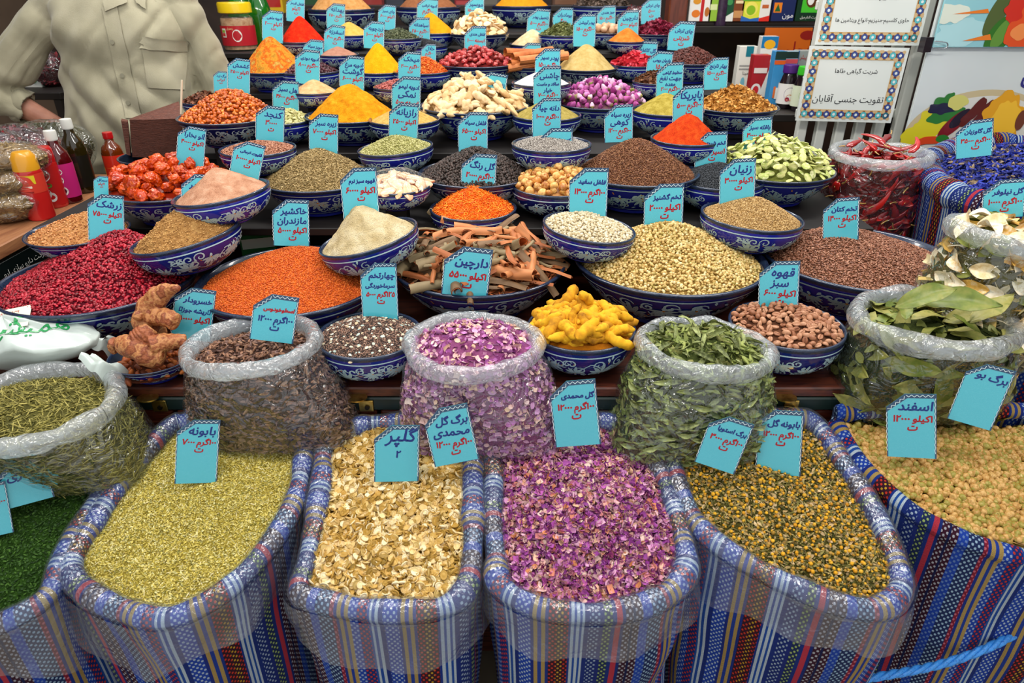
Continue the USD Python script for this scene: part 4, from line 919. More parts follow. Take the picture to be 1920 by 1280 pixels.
def g_strand(bend=0.25, sides=3, n=4):
    x = np.linspace(-0.5, 0.5, n)
    return tm(sweep(np.c_[x, bend * x * x * 2, 0.12 * np.sin(5 * x)], 0.5 * np.sqrt(np.clip(1.05 - (2 * x) ** 2, 0.1, 1)), sides))


def g_disc():
    m = tm(lathe([(0, 0.10), (0.2, 0.07), (0.34, -0.02), (0.44, 0.10), (0.5, 0.0), (0.44, -0.16), (0, -0.2)], 12))
    m.vertices = m.vertices * [1.0, 0.8, 1.0]
    return m


def cone_fn(Rm, z0, H, apex, p, amp=0.0, freq=30.0, seed=0):
    a = np.asarray(apex, float) * Rm
    A = Rm * Rm - a @ a

    def q_of(x, y):
        ex, ey = x - a[0], y - a[1]
        ea = ex * a[0] + ey * a[1]
        return (ea + np.sqrt(ea * ea + A * (ex * ex + ey * ey))) / A

    def fn(x, y):
        q = np.sqrt(q_of(x, y) ** 2 + 0.012)
        z = z0 + H * (1 - np.minimum(q, 1.2) ** p)
        if amp:
            z = z + amp * (fbm(np.stack([x * freq, y * freq, np.full_like(x, seed + 0.5)], -1), 3, seed) - 0.5) * 2
        return z

    return fn


def normals_of(fn, x, y, e=0.004):
    n = np.stack([-(fn(x + e, y) - fn(x - e, y)) / (2 * e), -(fn(x, y + e) - fn(x, y - e)) / (2 * e), np.ones_like(x)], -1)
    return n / np.linalg.norm(n, axis=1, keepdims=True)


def disc_points(rng, n, Rm):
    i = np.arange(n) + 0.5
    r, a = Rm * np.sqrt(i / n), i * 2.399963
    j = Rm / math.sqrt(n) * 0.8
    return r * np.cos(a) + rng.normal(0, j, n), r * np.sin(a) + rng.normal(0, j, n)


def heap(key, name, label, cat, H, apex=(0, 0), p=1.3, m=None, amp=0.0, freq=30.0, grain=None, nr=22, na=64, low=0.0):
    """A heap filling bowl `key`; grain: (proto mesh, material, (L, W, T) metres, cover, tilt)."""
    b = BOWLS[key]
    seed = sum(map(ord, key)) % 97
    rng = np.random.default_rng(seed)
    r, k = b["r"], b["k"]
    Rm, z0 = 0.935 * r, (k - 0.055 - low) * r
    fn = cone_fn(Rm, z0, H * r, apex, p, amp * r, freq, seed)
    t = thing(name, label, cat, b["base"], b["R"], kind="stuff")
    rr, aa = np.meshgrid(np.linspace(0, 1, nr) ** 0.85 * Rm, np.linspace(0, 2 * np.pi, na, endpoint=False), indexing="ij")
    x, y = rr * np.cos(aa), rr * np.sin(aa)
    z = fn(x.ravel(), y.ravel()).reshape(x.shape)
    z[-1] -= 0.02 * r
    v, f = grid_mesh(np.stack([x, y, z], -1), wrap_v=True)
    obj("mound", (v, f), m, t, smooth=True, kind="stuff")
    if grain:
        proto, gm, (L, W, T), cover, tilt = grain
        n = int(cover * math.pi * Rm * Rm / (L * W))
        gx, gy = disc_points(rng, n, Rm * 0.985)
        gz = fn(gx, gy) + rng.uniform(-0.1, 0.45, n) * min(W, T * 2)
        ok = np.hypot(gx, gy) < Rm
        s = rng.uniform(0.75, 1.2, n)[:, None] * np.array([L, W, T])
        instancer("grains", t, [(proto, gm, True)], np.c_[gx, gy, gz][ok], quats(normals_of(fn, gx, gy), rng, tilt)[ok], s[ok])
    b["fn"], b["Rm"] = fn, Rm
    return t


def dart(rng, n, Rm, mind, tries=60):
    P = np.zeros((0, 2))
    for _ in range(n * tries):
        a, q = rng.uniform(0, 2 * np.pi), Rm * math.sqrt(rng.random())
        c = np.array([q * math.cos(a), q * math.sin(a)])
        if not len(P) or np.min(((P - c) ** 2).sum(1)) > mind * mind:
            P = np.vstack([P, c])
            if len(P) >= n:
                break
    return P


def pieces(key, name, label, cat, group, variants, n, mind, lift=0.3, tilt=0.5, size=(1, 1, 1), jit=0.15, edge=0.9, seed=1, yaw=None, layers=1):
    """Single things lying on the heap of bowl `key`: variants [(mesh, material, smooth, tint or None)]."""
    b = BOWLS[key]
    rng = np.random.default_rng(seed)
    for ly in range(layers):
        P = dart(rng, n, b["Rm"] * edge * (1 - 0.12 * ly), mind * (1 + 0.2 * ly))
        q = quats(normals_of(b["fn"], P[:, 0], P[:, 1], 0.02), rng, tilt)
        z = b["fn"](P[:, 0], P[:, 1]) + lift * size[2] * (1 + 1.5 * ly)
        for i in range(len(P)):
            me, mt, sm, ti = variants[i % len(variants)]
            s = np.asarray(size) * rng.uniform(1 - jit, 1 + jit)
            Rl = b["R"] @ Rot.from_quat(q[i]).as_matrix()
            obj(name, me, mt, smooth=sm, tint=ti, label=label, cat=cat, group=group, loc=b["base"] + b["R"] @ np.array([*P[i], z[i]]), R=Rl, s=s)


def pw(name, cols, bump=(900, 0.0012), nz=40.0, rough=0.9):
    return mat(name, cols, rough, nz=nz, bump=bump, spec=0.15, detail=5.0)


def gr(name, cols, rough=0.55, coat=0.0, spec=0.4, nz=None, sub=0.0, trans=0.0):
    return mat(name, cols, rough, rnd=True, coat=coat, spec=spec, nz=nz, sub=sub, trans=trans)


HP = lambda what, where: f"heap of {what} in {where}"
SEED, BALL, STR, FLK = g_seed(), ICO1, g_strand(), g_flake()
# --- large bowls
heap("barberry", "barberry_heap", HP("glossy dark red barberries", "the large bowl with the barberry card"), "barberries", 0.50, (0.22, 0.30), 1.25, pw("barberry_bed", ["3a0510", "5a0c1c"]), 0.03,
     grain=(SEED, gr("barberry_skin", ["5a0812", "8c0f1e", "b4182e", "760b18", "cc3a48"], 0.34, 0.15), (0.0095, 0.0062, 0.0056), 2.0, 0.6))
heap("khakshir", "hedge_mustard_heap", HP("fine orange hedge mustard seed", "a large bowl"), "seed heap", 0.36, (0.05, 0.15), 1.25, pw("khakshir_bed", ["a8400c", "c4581a", "d8702c"], (1500, 0.001), 300), 0.008,
     grain=(ICO1, gr("khakshir_seed", ["a03c08", "c85414", "de7428", "b44a10"]), (0.0042, 0.003, 0.003), 1.1, 0.6))
heap("cinnamon", "cinnamon_crumb_heap", HP("brown bark crumbs", "the bowl under the cinnamon bark pieces"), "bark crumbs", 0.18, (0, 0), 1.5, pw("bark_bed", ["4a2416", "6a3820", "85502c"]), 0.05,
     grain=(STR, gr("bark_crumb", ["6a3418", "a05028", "c07038", "7a6448"]), (0.03, 0.006, 0.005), 1.0, 0.8))
heap("coriander", "coriander_heap", HP("tan coriander seed", "the large bowl with the reflecting card"), "seed heap", 0.40, (0.0, 0.15), 1.25, pw("coriander_bed", ["6a4e20", "8a6c34"]), 0.01,
     grain=(BALL, gr("coriander_seed", ["8a6a2c", "b89450", "dcc080", "c8a868", "98843c", "ecd8a4"], 0.5), (0.0072, 0.0068, 0.0068), 1.7, 0.7))
heap("flax", "flax_heap", HP("reddish brown flax seed", "the large bowl at the chilli bag"), "seed heap", 0.33, (-0.25, 0.1), 1.3, pw("flax_bed", ["46281a", "64402c"]), 0.015,
     grain=(SEED, gr("flax_seed", ["54301f", "845038", "a06c52", "6e4029", "b8886c"], 0.4, 0.1), (0.0078, 0.0038, 0.0026), 1.9, 0.5))
# --- small bowls on the rims
heap("fenugreek", "ground_spice_heap", HP("coarse brown ground spice", "the tilted bowl above the barberries"), "powder heap", 0.60, (0.05, 0.1), 1.0, pw("fenugreek_powder", ["8a5e30", "b08048", "cc9e60"], (500, 0.006), 90), 0.085, 42, nr=40, na=110,
     grain=(ICO1, gr("spice_crumb", ["a07440", "c89c60", "8a6034"], 0.9), (0.004, 0.003, 0.003), 0.35, 0.8))
heap("coffeepowder", "coffee_powder_heap", HP("pale ground green coffee", "the tilted bowl on the mustard seed"), "powder heap", 0.78, (-0.02, 0.05), 0.92, pw("coffee_powder", ["b8a070", "d4c094", "e8dab8"], (450, 0.006), 22), 0.09, 34, nr=40, na=110)
heap("safflower", "safflower_heap", HP("bright orange safflower petals", "the small bowl above the cinnamon"), "petal heap", 0.55, (0, 0.05), 1.2, pw("safflower_bed", ["c04008", "e06010"]), 0.03,
     grain=(STR, gr("safflower_strand", ["e85408", "f67c10", "ffa024", "d84408"]), (0.014, 0.0026, 0.0022), 1.9, 0.7))
heap("whitepepper", "white_pepper_heap", HP("pale grey white peppercorns", "the small bowl on the coriander rim"), "peppercorns", 0.28, (-0.1, 0.2), 1.4, pw("white_pepper_bed", ["7c6c50", "98866a"]), 0.01,
     grain=(BALL, gr("white_peppercorn", ["a8946c", "c8b894", "e4d8bc", "b4a482"], 0.6), (0.0064, 0.0062, 0.006), 1.7, 0.6))
heap("ajwain", "ajwain_heap", HP("fine brown ajwain seed", "the bowl above the coriander"), "seed heap", 0.40, (0.1, 0.15), 1.25, pw("ajwain_bed", ["7a5a30", "94723e"]), 0.012,
     grain=(SEED, gr("ajwain_seed", ["8a6636", "ac8850", "c8a872", "735228"]), (0.0052, 0.0024, 0.0022), 1.7, 0.5))
heap("sumac", "sumac_heap", HP("rusty brown ground sumac", "the bowl beside the spray cans"), "powder heap", 0.42, (0.25, 0.2), 1.2, pw("sumac_powder", ["9a6436", "c08650", "d49c68"], (500, 0.004), 120), 0.05,
     grain=(ICO1, gr("sumac_crumb", ["8a5028", "c08048", "d8a070"], 0.9), (0.005, 0.0035, 0.003), 0.5, 0.8))
# --- second step
heap("plum", "plum_syrup_bed", HP("sticky plum flesh", "the bowl under the golden plums"), "plum bed", 0.25, (0, 0.1), 1.5, mat("plum_bed", ["6a1405", "8a2008"], 0.3, nz=40), 0.04)
heap("pinkpowder", "golpar_powder_heap", HP("pinkish brown golpar powder", "the tilted bowl beside the plums"), "powder heap", 0.55, (0.0, 0.1), 1.15, pw("pink_powder", ["a87458", "c08e70", "d0a488"], (500, 0.003), 50), 0.04)
heap("cumin", "cumin_heap", HP("greenish brown cumin seed", "the bowl behind the red-orange seed card"), "seed heap", 0.52, (0, 0.1), 1.25, pw("cumin_bed", ["5e4a28", "78623a"]), 0.02,
     grain=(STR, gr("cumin_seed", ["6a5630", "947c4c", "b89c68", "80683c", "ccb480"], 0.6), (0.0095, 0.0026, 0.0024), 2.2, 0.45))
heap("gum", "gum_bed", HP("pink gum crumbs", "the small bowl under the wrapped gum"), "gum crumbs", 0.3, (0, 0), 1.5, mat("gum_bed", ["c08058", "d8a078"], 0.35, nz=40), 0.05)
heap("blackpepper", "black_pepper_heap", HP("wrinkled black peppercorns", "the bowl behind the safflower"), "peppercorns", 0.46, (0, 0.1), 1.3, pw("black_pepper_bed", ["14100e", "241c18"]), 0.012,
     grain=(tm((lambda m: (m.vertices * (1 + 0.22 * (noise(m.vertices * 9, 3) - 0.5))[:, None], m.faces))(ICO1)), gr("black_peppercorn", ["1e1815", "3a2e28", "564640", "2a211d"], 0.55), (0.0068, 0.0066, 0.0064), 1.7, 0.7))
heap("frankincense", "frankincense_crumb_bed", HP("frankincense crumbs", "the bowl under the amber lumps"), "resin crumbs", 0.35, (0, 0.1), 1.4, mat("frankincense_bed", ["a06a34", "c89054"], 0.5, nz=60), 0.04)
heap("caraway", "caraway_heap", HP("dark brown black caraway", "the bowl under the large caraway card"), "seed heap", 0.56, (0, 0.05), 1.25, pw("caraway_bed", ["3e2212", "54301c"]), 0.015,
     grain=(STR, gr("caraway_seed", ["4c2814", "74442a", "94623e", "5e361e", "ac7c56"], 0.55), (0.0082, 0.0024, 0.0022), 2.2, 0.5))
heap("nigella", "basil_seed_heap", HP("matt black basil seed", "the bowl beside the fava beans"), "seed heap", 0.38, (0, 0.1), 1.3, pw("basil_bed", ["15171a", "24272b"]), 0.01,
     grain=(ICO1, gr("basil_seed", ["16181c", "2c2f34", "40444a"], 0.5), (0.0036, 0.0026, 0.0024), 1.3, 0.6))
heap("fava", "fava_crumb_bed", HP("fava skins", "the bowl under the split fava beans"), "bean crumbs", 0.40, (0, 0.1), 1.4, pw("fava_bed", ["5a6026", "7c8038"]), 0.03)
heap("qavut", "qavut_heap", HP("reddish brown seed", "the small bowl behind the pink powder"), "seed heap", 0.22, (0, 0), 1.4, pw("qavut_bed", ["6a3a26", "84503a"]), 0.01,
     grain=(SEED, gr("qavut_seed", ["703c26", "a0664a", "c08a6c", "8a5038"], 0.4), (0.0068, 0.0036, 0.0026), 1.8, 0.5))
heap("fennel", "fennel_heap", HP("pale green fennel seed", "the small bowl on the cumin"), "seed heap", 0.34, (0, 0.05), 1.3, pw("fennel_bed", ["6c6834", "8a844a"]), 0.012,
     grain=(STR, gr("fennel_seed", ["80803c", "a8a460", "ccc68c", "949050"], 0.6), (0.0088, 0.003, 0.0028), 2.0, 0.5))
heap("greychia", "grey_chia_heap", HP("grey speckled chia seed", "the small bowl behind the frankincense card"), "seed heap", 0.22, (-0.1, 0), 1.4, pw("chia_bed", ["6c645c", "8a8078"]), 0.008,
     grain=(ICO1, gr("chia_seed", ["544c46", "8c847c", "b8b0a6", "746c64"], 0.4), (0.0036, 0.0028, 0.0024), 1.4, 0.5))
heap("paprika", "paprika_heap", HP("orange red paprika", "the bowl next to the sweet basil card"), "powder heap", 0.78, (0, 0), 1.08, pw("paprika_powder", ["c83008", "dc4410", "ec5c1c"], (500, 0.006), 70), 0.055, 40, nr=36, na=90)
# --- third step
heap("raisin", "raisin_heap", HP("orange brown raisins", "the bowl in front of the man"), "raisins", 0.55, (0.05, 0.1), 1.3, pw("raisin_bed", ["5c2006", "7c300a"]), 0.03,
     grain=(tm((lambda m: (m.vertices * (1 + 0.3 * (noise(m.vertices * 7, 2) - 0.5))[:, None], m.faces))(ICO1)), gr("raisin_skin", ["8a3408", "b8500c", "d86c18", "a04008", "ee9038"], 0.3, 0.3), (0.0125, 0.0095, 0.009), 1.9, 0.7))
heap("cardamom", "cardamom_heap", HP("pale green cardamom pods", "the small bowl between raisins and curry"), "cardamom pods", 0.32, (0, 0), 1.4, pw("cardamom_bed", ["5a5628", "76703a"]), 0.02,
     grain=(g_seed(0.2, 0.6), gr("cardamom_pod", ["8c8a4c", "b0ac70", "ccc692", "9c9858"], 0.6), (0.017, 0.0085, 0.008), 1.8, 0.6))
heap("curry", "curry_heap", HP("golden yellow curry powder", "the bowl with the tallest yellow cone"), "powder heap", 0.74, (-0.03, 0), 1.1, pw("curry_powder", ["d07c04", "e8980c", "f4ac24"], (420, 0.006), 55), 0.06, 30, nr=40, na=110)
heap("fennelpowder", "fennel_powder_heap", HP("sandy ground fennel", "the bowl behind the fennel card"), "powder heap", 0.40, (0, 0), 1.2, pw("fennel_powder", ["b48c44", "cca658", "dcba70"], (700, 0.003), 80), 0.03)
heap("ginger", "ginger_crumb_bed", HP("ginger crumbs", "the bowl under the dried ginger roots"), "ginger crumbs", 0.5, (0, 0.05), 1.3, pw("ginger_bed", ["7c5c30", "a07c48"]), 0.03)
heap("chia", "chia_powder_heap", HP("olive yellow chia powder", "the small bowl behind the chia card"), "powder heap", 0.46, (0, 0), 1.2, pw("chia_powder", ["8c7c38", "a8964c", "bca860"], (800, 0.003), 80), 0.02)
heap("rosebud", "rosebud_petal_bed", HP("loose rose petals", "the bowl under the rosebuds"), "petal bed", 0.42, (0, 0.1), 1.3, pw("rosebud_bed", ["4c2044", "6c3a58", "6a5a34"]), 0.03)
heap("gingergreen", "green_powder_heap", HP("yellow green herb powder", "the bowl under the paprika card"), "powder heap", 0.52, (-0.1, 0), 1.15, pw("green_powder", ["98842c", "b4a044", "c8b45c"], (500, 0.005), 60), 0.04)
heap("orangeblossom", "orange_blossom_heap", HP("tan dried orange blossom", "the bowl under the orange blossom card"), "blossom heap", 0.52, (0, 0), 1.2, pw("blossom_bed", ["7c4c18", "a06a28"]), 0.03,
     grain=(g_flake(0.7), gr("blossom_petal", ["a0661c", "cc9040", "e0b068", "b47c30", "8a5418"], 0.7), (0.016, 0.008, 0.008), 2.2, 0.8))
heap("clovebrown", "apricot_leaf_heap", HP("dark brown leaf bits", "the small bowl behind the raisins"), "leaf heap", 0.4, (0, 0), 1.3, pw("leaf_bed", ["2c140c", "482214"]), 0.03, grain=(g_flake(0.6), gr("brown_leaf_bit", ["4a2214", "74402a", "8c5a3c", "341810"], 0.6), (0.014, 0.008, 0.008), 2.0, 0.8))
# --- fourth step
heap("mixcone", "marbled_spice_heap", HP("marbled orange and ochre spice", "the bowl next to the yellow-lidded jar"), "powder heap", 1.0, (0, 0), 1.12, pw("marbled_powder", ["e07818", "b8862c", "f09830", "d85c10", "c8a850", "e88c28"], (400, 0.006), 26), 0.05, 30, nr=36, na=90)
heap("currant", "currant_heap", HP("dark dried currants", "the small bowl behind the smoke spice card"), "currants", 0.35, (0, 0), 1.4, pw("currant_bed", ["1c0c10", "301418"]), 0.02, grain=(BALL, gr("currant_skin", ["2a1014", "4a2028", "5c3038"], 0.35), (0.011, 0.010, 0.009), 1.7, 0.7))
heap("beige", "beige_powder_heap", HP("beige spice powder", "the small bowl in front of the curry"), "powder heap", 0.55, (0, 0), 1.15, pw("beige_powder", ["c89460", "dcac78", "e8c090"], (600, 0.003), 60), 0.03)
heap("turmericpowder", "turmeric_powder_heap", HP("bright yellow turmeric powder", "the bowl with the steep yellow cone"), "powder heap", 1.12, (0, 0), 1.12, pw("turmeric_powder", ["e89c04", "f4ac08", "fcbc1c"], (420, 0.005), 60), 0.03, 30)
heap("clove", "orange_flower_heap", HP("orange flower mix", "the bowl beside the clove card"), "petal heap", 0.5, (0.1, 0.1), 1.2, pw("orange_flower_bed", ["9a3408", "c85010"]), 0.03, grain=(STR, gr("orange_flower_bit", ["d05008", "ee7818", "b84408", "f49838"]), (0.014, 0.004, 0.004), 1.8, 0.8))
heap("redpepper", "pink_pepper_heap", HP("pinkish red peppercorns", "the small bowl behind the lemon spice card"), "peppercorns", 0.3, (0, 0), 1.4, pw("pink_pepper_bed", ["5c241c", "78342a"]), 0.01, grain=(BALL, gr("pink_peppercorn", ["74302a", "a04c44", "b8685e"], 0.4), (0.0075, 0.007, 0.007), 1.7, 0.7))
heap("jujube", "jujube_bed", HP("jujube skins", "the bowl under the red jujube berries"), "berry bed", 0.36, (0, 0.1), 1.4, pw("jujube_bed", ["4c0c0c", "6c1818"]), 0.02)
heap("cinnamonstick", "cinnamon_dust_bed", HP("cinnamon dust", "the bowl under the cinnamon sticks"), "cinnamon dust", 0.2, (0, 0), 1.4, pw("stick_bed", ["6a3014", "8a4620"]), 0.02)
heap("whitepowder", "seasoning_heap", HP("white salad seasoning", "the small bowl behind the salad card"), "powder heap", 0.42, (0, 0), 1.25, pw("white_powder", ["e0d4c0", "eee6d6", "f6f0e4"], (500, 0.003), 60), 0.02)
heap("garlic", "garlic_powder_heap", HP("pale tan garlic powder", "the bowl with the broad tan cone"), "powder heap", 0.78, (0, 0), 1.15, pw("garlic_powder", ["b89a58", "ccae6c", "dcc084"], (500, 0.004), 50), 0.03)
heap("hibiscusred", "paper_flower_heap", HP("bright red paper flowers", "the small bowl under the paper flower card"), "flower heap", 0.5, (0, 0), 1.3, pw("paper_flower_bed", ["7c0c14", "a01820"]), 0.03, grain=(g_flake(0.9), gr("paper_flower_petal", ["b01420", "d8283c", "e85464"], 0.5), (0.030, 0.017, 0.016), 2.2, 0.9))
heap("anise", "star_anise_heap", HP("brown star anise bits", "the small bowl under the anise card"), "anise heap", 0.45, (-0.2, 0), 1.3, pw("anise_bed", ["3c2014", "58341e"]), 0.03, grain=(g_flake(0.8), gr("anise_bit", ["4c2816", "6c4024", "8a5a34"], 0.5), (0.020, 0.008, 0.008), 2.0, 0.9))
heap("cloves", "clove_heap", HP("dark brown whole cloves", "the bowl under the sour tea card"), "cloves", 0.42, (0.1, 0.1), 1.3, pw("clove_bed", ["1e0c0a", "34160f"]), 0.02, grain=(SEED, gr("clove_bud", ["34140e", "54241a", "6c342a", "401a14"], 0.4), (0.014, 0.006, 0.006), 1.9, 0.7))
# --- fifth step and top
heap("redcone", "chilli_powder_heap", HP("scarlet chilli powder", "the bowl with the scarlet cone"), "powder heap", 1.08, (0, 0), 1.1, pw("chilli_powder", ["d01804", "e42808", "f03c14"], (420, 0.004), 60), 0.03)
heap("rosepowder", "dusty_pink_heap", HP("dusty pink powder", "the small bowl behind the chicken spice card"), "powder heap", 0.40, (0, 0), 1.2, pw("rose_powder", ["a06c58", "bc8a74"], (600, 0.003), 60), 0.02)
heap("paleyellow", "pale_yellow_heap", HP("pale yellow powder", "the small bowl behind the sage card"), "powder heap", 0.6, (0, 0), 1.2, pw("pale_yellow_powder", ["d8a444", "e8bc64"], (600, 0.003), 60), 0.02)
heap("greentea", "green_tea_heap", HP("rolled green tea leaves", "the small bowl under the green tea card"), "tea heap", 0.4, (0.1, 0), 1.3, pw("green_tea_bed", ["24281a", "363c24"]), 0.02, grain=(STR, gr("tea_leaf", ["30361e", "50583a", "6c7050"]), (0.012, 0.005, 0.004), 1.8, 0.7))
heap("nigellablack", "nigella_heap", HP("jet black nigella seed", "the small bowl behind the clove card"), "seed heap", 0.28, (0, 0), 1.4, pw("nigella_bed", ["0c0c10", "17171c"]), 0.01, grain=(SEED, gr("nigella_seed", ["0c0c10", "1c1c22", "2c2c34"], 0.45), (0.005, 0.003, 0.003), 1.5, 0.6))
heap("yellowhigh", "golden_powder_heap", HP("golden ground spice", "the high bowl beside the black cumin card"), "powder heap", 0.85, (-0.1, 0), 1.15, pw("golden_powder", ["dc9408", "eca818"], (500, 0.004), 60), 0.03)
heap("almond", "almond_crumb_bed", HP("almond crumbs", "the high bowl under the almond slices"), "almond crumbs", 0.45, (0, 0), 1.3, pw("almond_bed", ["b0803c", "d0a868"]), 0.03)
heap("gingerpowder", "ginger_powder_heap", HP("cream ginger powder", "the bowl between cinnamon sticks and ginger card"), "powder heap", 0.66, (0, 0), 1.15, pw("ginger_powder", ["d8b484", "eaca9c", "f2dcb8"], (500, 0.004), 50), 0.03)
heap("oregano", "oregano_heap", HP("dried green oregano", "the high bowl beside the oregano card"), "herb heap", 0.5, (0, 0), 1.3, pw("oregano_bed", ["343a1c", "4c5228"]), 0.03, grain=(g_flake(0.5), gr("oregano_leaf", ["40481e", "666c38", "8a8c54"], 0.6), (0.018, 0.006, 0.006), 2.0, 0.8))
heap("nutmeg", "nutmeg_bed", HP("nutmeg husks", "the high bowl under the nutmegs"), "nutmeg husks", 0.2, (0, 0), 1.4, pw("nutmeg_bed", ["6c4c30", "8a6644"]), 0.02)
heap("cinnamonpowder", "cinnamon_powder_heap", HP("orange cinnamon powder", "the small bowl under the cinnamon card"), "powder heap", 0.68, (0, 0), 1.15, pw("cinnamon_powder", ["c4661c", "dc7c2c", "e89040"], (500, 0.004), 50), 0.03)
heap("hibiscus", "hibiscus_heap", HP("crimson dried hibiscus", "the high bowl in front of the shelf column"), "flower heap", 0.5, (0, 0), 1.3, pw("hibiscus_bed", ["3c0814", "580c20"]), 0.03, grain=(g_flake(0.9), gr("hibiscus_petal", ["5c0c20", "8a1834", "a43454", "701028"], 0.5), (0.026, 0.012, 0.012), 2.2, 0.9))
heap("tantop", "tan_powder_heap", HP("tan ground spice", "the topmost bowl beside the bottles"), "powder heap", 0.85, (0, 0), 1.15, pw("tan_powder", ["bc8044", "d49858", "dca870"], (500, 0.004), 50), 0.03)
heap("browntop", "brown_powder_heap", HP("reddish brown powder", "the topmost bowl above the golden powder"), "powder heap", 0.7, (0, 0), 1.2, pw("brown_powder", ["8c5434", "a46c48"], (500, 0.004), 50), 0.03)
heap("orangetop", "orange_powder_heap", HP("orange yellow powder", "the topmost bowl above the ginger powder"), "powder heap", 0.7, (0, 0), 1.2, pw("orange_powder", ["d88810", "eca024"], (500, 0.004), 50), 0.03)
heap("leaftop", "dark_leaf_heap", HP("dark dried leaves", "the topmost bowl above the nutmegs"), "leaf heap", 0.5, (0, 0), 1.3, pw("dark_leaf_bed", ["2a221c", "3c3228"]), 0.03, grain=(g_flake(0.7), gr("dark_leaf", ["38302a", "5a4a40", "746054"], 0.6), (0.022, 0.010, 0.010), 2.0, 0.9))
# --- front row
heap("galangal", "galangal_crumb_bed", HP("dried root chips", "the small bowl under the galangal"), "root chips", 0.0, (0, 0), 1.4, pw("galangal_bed", ["3c1c10", "5c2c18"]), 0.03, low=0.18, grain=(SEED, gr("root_chip", ["6a3014", "9c4c20", "b8682c"], 0.5), (0.02, 0.012, 0.010), 1.2, 0.8))
heap("fourseed", "four_seed_heap", HP("speckled black and pink seed mix", "the bowl between the lavender and rose bags"), "seed heap", 0.28, (0, 0.1), 1.4, pw("four_seed_bed", ["2a2020", "54423a", "7a6256"], (900, 0.0015), 250), 0.01,
     grain=(ICO1, gr("small_seed", ["1c1616", "3a2c28", "8a6450", "b08c78", "2a2220", "644a3e"], 0.5), (0.0034, 0.0026, 0.0024), 1.5, 0.5))
b = BOWLS["fourseed"]
rng = np.random.default_rng(4)
gx, gy = disc_points(rng, 150, b["Rm"] * 0.95)
gz = b["fn"](gx, gy) + 0.0012
t = thing("pale_seed_scatter", "pale flat seeds strewn over the speckled four-seed mix", "seeds", b["base"], b["R"], kind="stuff")
instancer("grains", t, [(ICO1, gr("pale_seed", ["b8a888", "dcd4c0", "a8bcb4", "c8a880"], 0.4), True)], np.c_[gx, gy, gz], quats(normals_of(b["fn"], gx, gy), rng, 0.2), rng.uniform(0.6, 1.3, (150, 1)) * [[0.008, 0.0062, 0.0026]])
heap("turmeric", "turmeric_crumb_bed", HP("turmeric crumbs", "the bowl under the turmeric roots"), "turmeric crumbs", 0.20, (0, 0.1), 1.4, pw("turmeric_bed", ["7a4404", "a86408"]), 0.04)
heap("coffee", "coffee_chaff_bed", HP("coffee chaff", "the bowl under the coffee beans"), "coffee chaff", 0.30, (-0.1, 0.15), 1.4, pw("coffee_bed", ["4c2c1c", "6a4430"]), 0.02)


# ------------------------------------------------------------------ pieces that can be told apart
def m_bark(seed, L=1.0):
    rng = np.random.default_rng(seed)
    arc = rng.uniform(1.6, 4.6)
    x = np.linspace(-0.5, 0.5, 9)
    a = np.linspace(-arc / 2, arc / 2, 9)
    X, A = np.meshgrid(x, a, indexing="ij")
    nz = fbm(np.stack([X * 4, A * 1.2, np.full_like(X, seed * 3.1)], -1), 3, seed) - 0.5
    bend = rng.uniform(-0.12, 0.12)
    rad = 0.085 * (1 + 0.9 * nz) * rng.uniform(0.45, 1.15)
    out = []
    for th in (0.0, 0.017):
        r = rad - th
        out.append(np.stack([X + 0.03 * nz, r * np.sin(A) + bend * X * X * 2, r * np.cos(A) - rad * 0.3 + 0.04 * np.sin(X * 5 + seed)], -1))
    (v1, f1), (v2, f2) = grid_mesh(out[0]), grid_mesh(out[1])
    n = len(v1)
    N = 9
    edge = [i * N for i in range(9)] + [8 * N + j for j in range(1, 9)] + [i * N + 8 for i in range(7, -1, -1)] + [j for j in range(7, 0, -1)]
    q = []
    for i, e in enumerate(edge):
        g = edge[(i + 1) % len(edge)]
        q += [[e, g, g + n], [e, g + n, e + n]]
    v, f = np.vstack([v1, v2]), np.vstack([f1, f2[:, ::-1] + n, np.array(q)])
    ob, ib = np.array(lin(["8a7858", "a05a30", "74583c", "b06a3c", "c07c4c"][seed % 5])), np.array(lin(["b85c28", "8a4420", "a85028", "c87038", "9a4c24"][seed % 5]))
    sp = (0.65 + 0.7 * fbm(v * 22, 2, seed))[:, None]
    return (v, f), np.vstack([np.repeat(ob[None], n, 0), np.repeat(ib[None], n, 0)]) * sp


M_tint = usdkit.material(stage, "/World/Looks/tinted_skin", {"at": ("attribute", {"attribute": "tint"}), "p": ("principled_bsdf", {"roughness": 0.6, "specular_ior_level": 0.35})}, [("at.color", "p.base_color")], surface="p.BSDF")
barks = []
for i in range(14):
    vf, ti = m_bark(i)
    barks.append((vf, M_tint, True, ti))
pieces("cinnamon", "cinnamon_bark", "broken curl of brown cinnamon bark lying loose in the large bowl", "cinnamon bark", "cinnamon bark pieces in the large bowl", barks, 92, 0.022, 0.12, 0.24, (0.115, 0.105, 0.10), 0.5, 0.92, 3, layers=3)


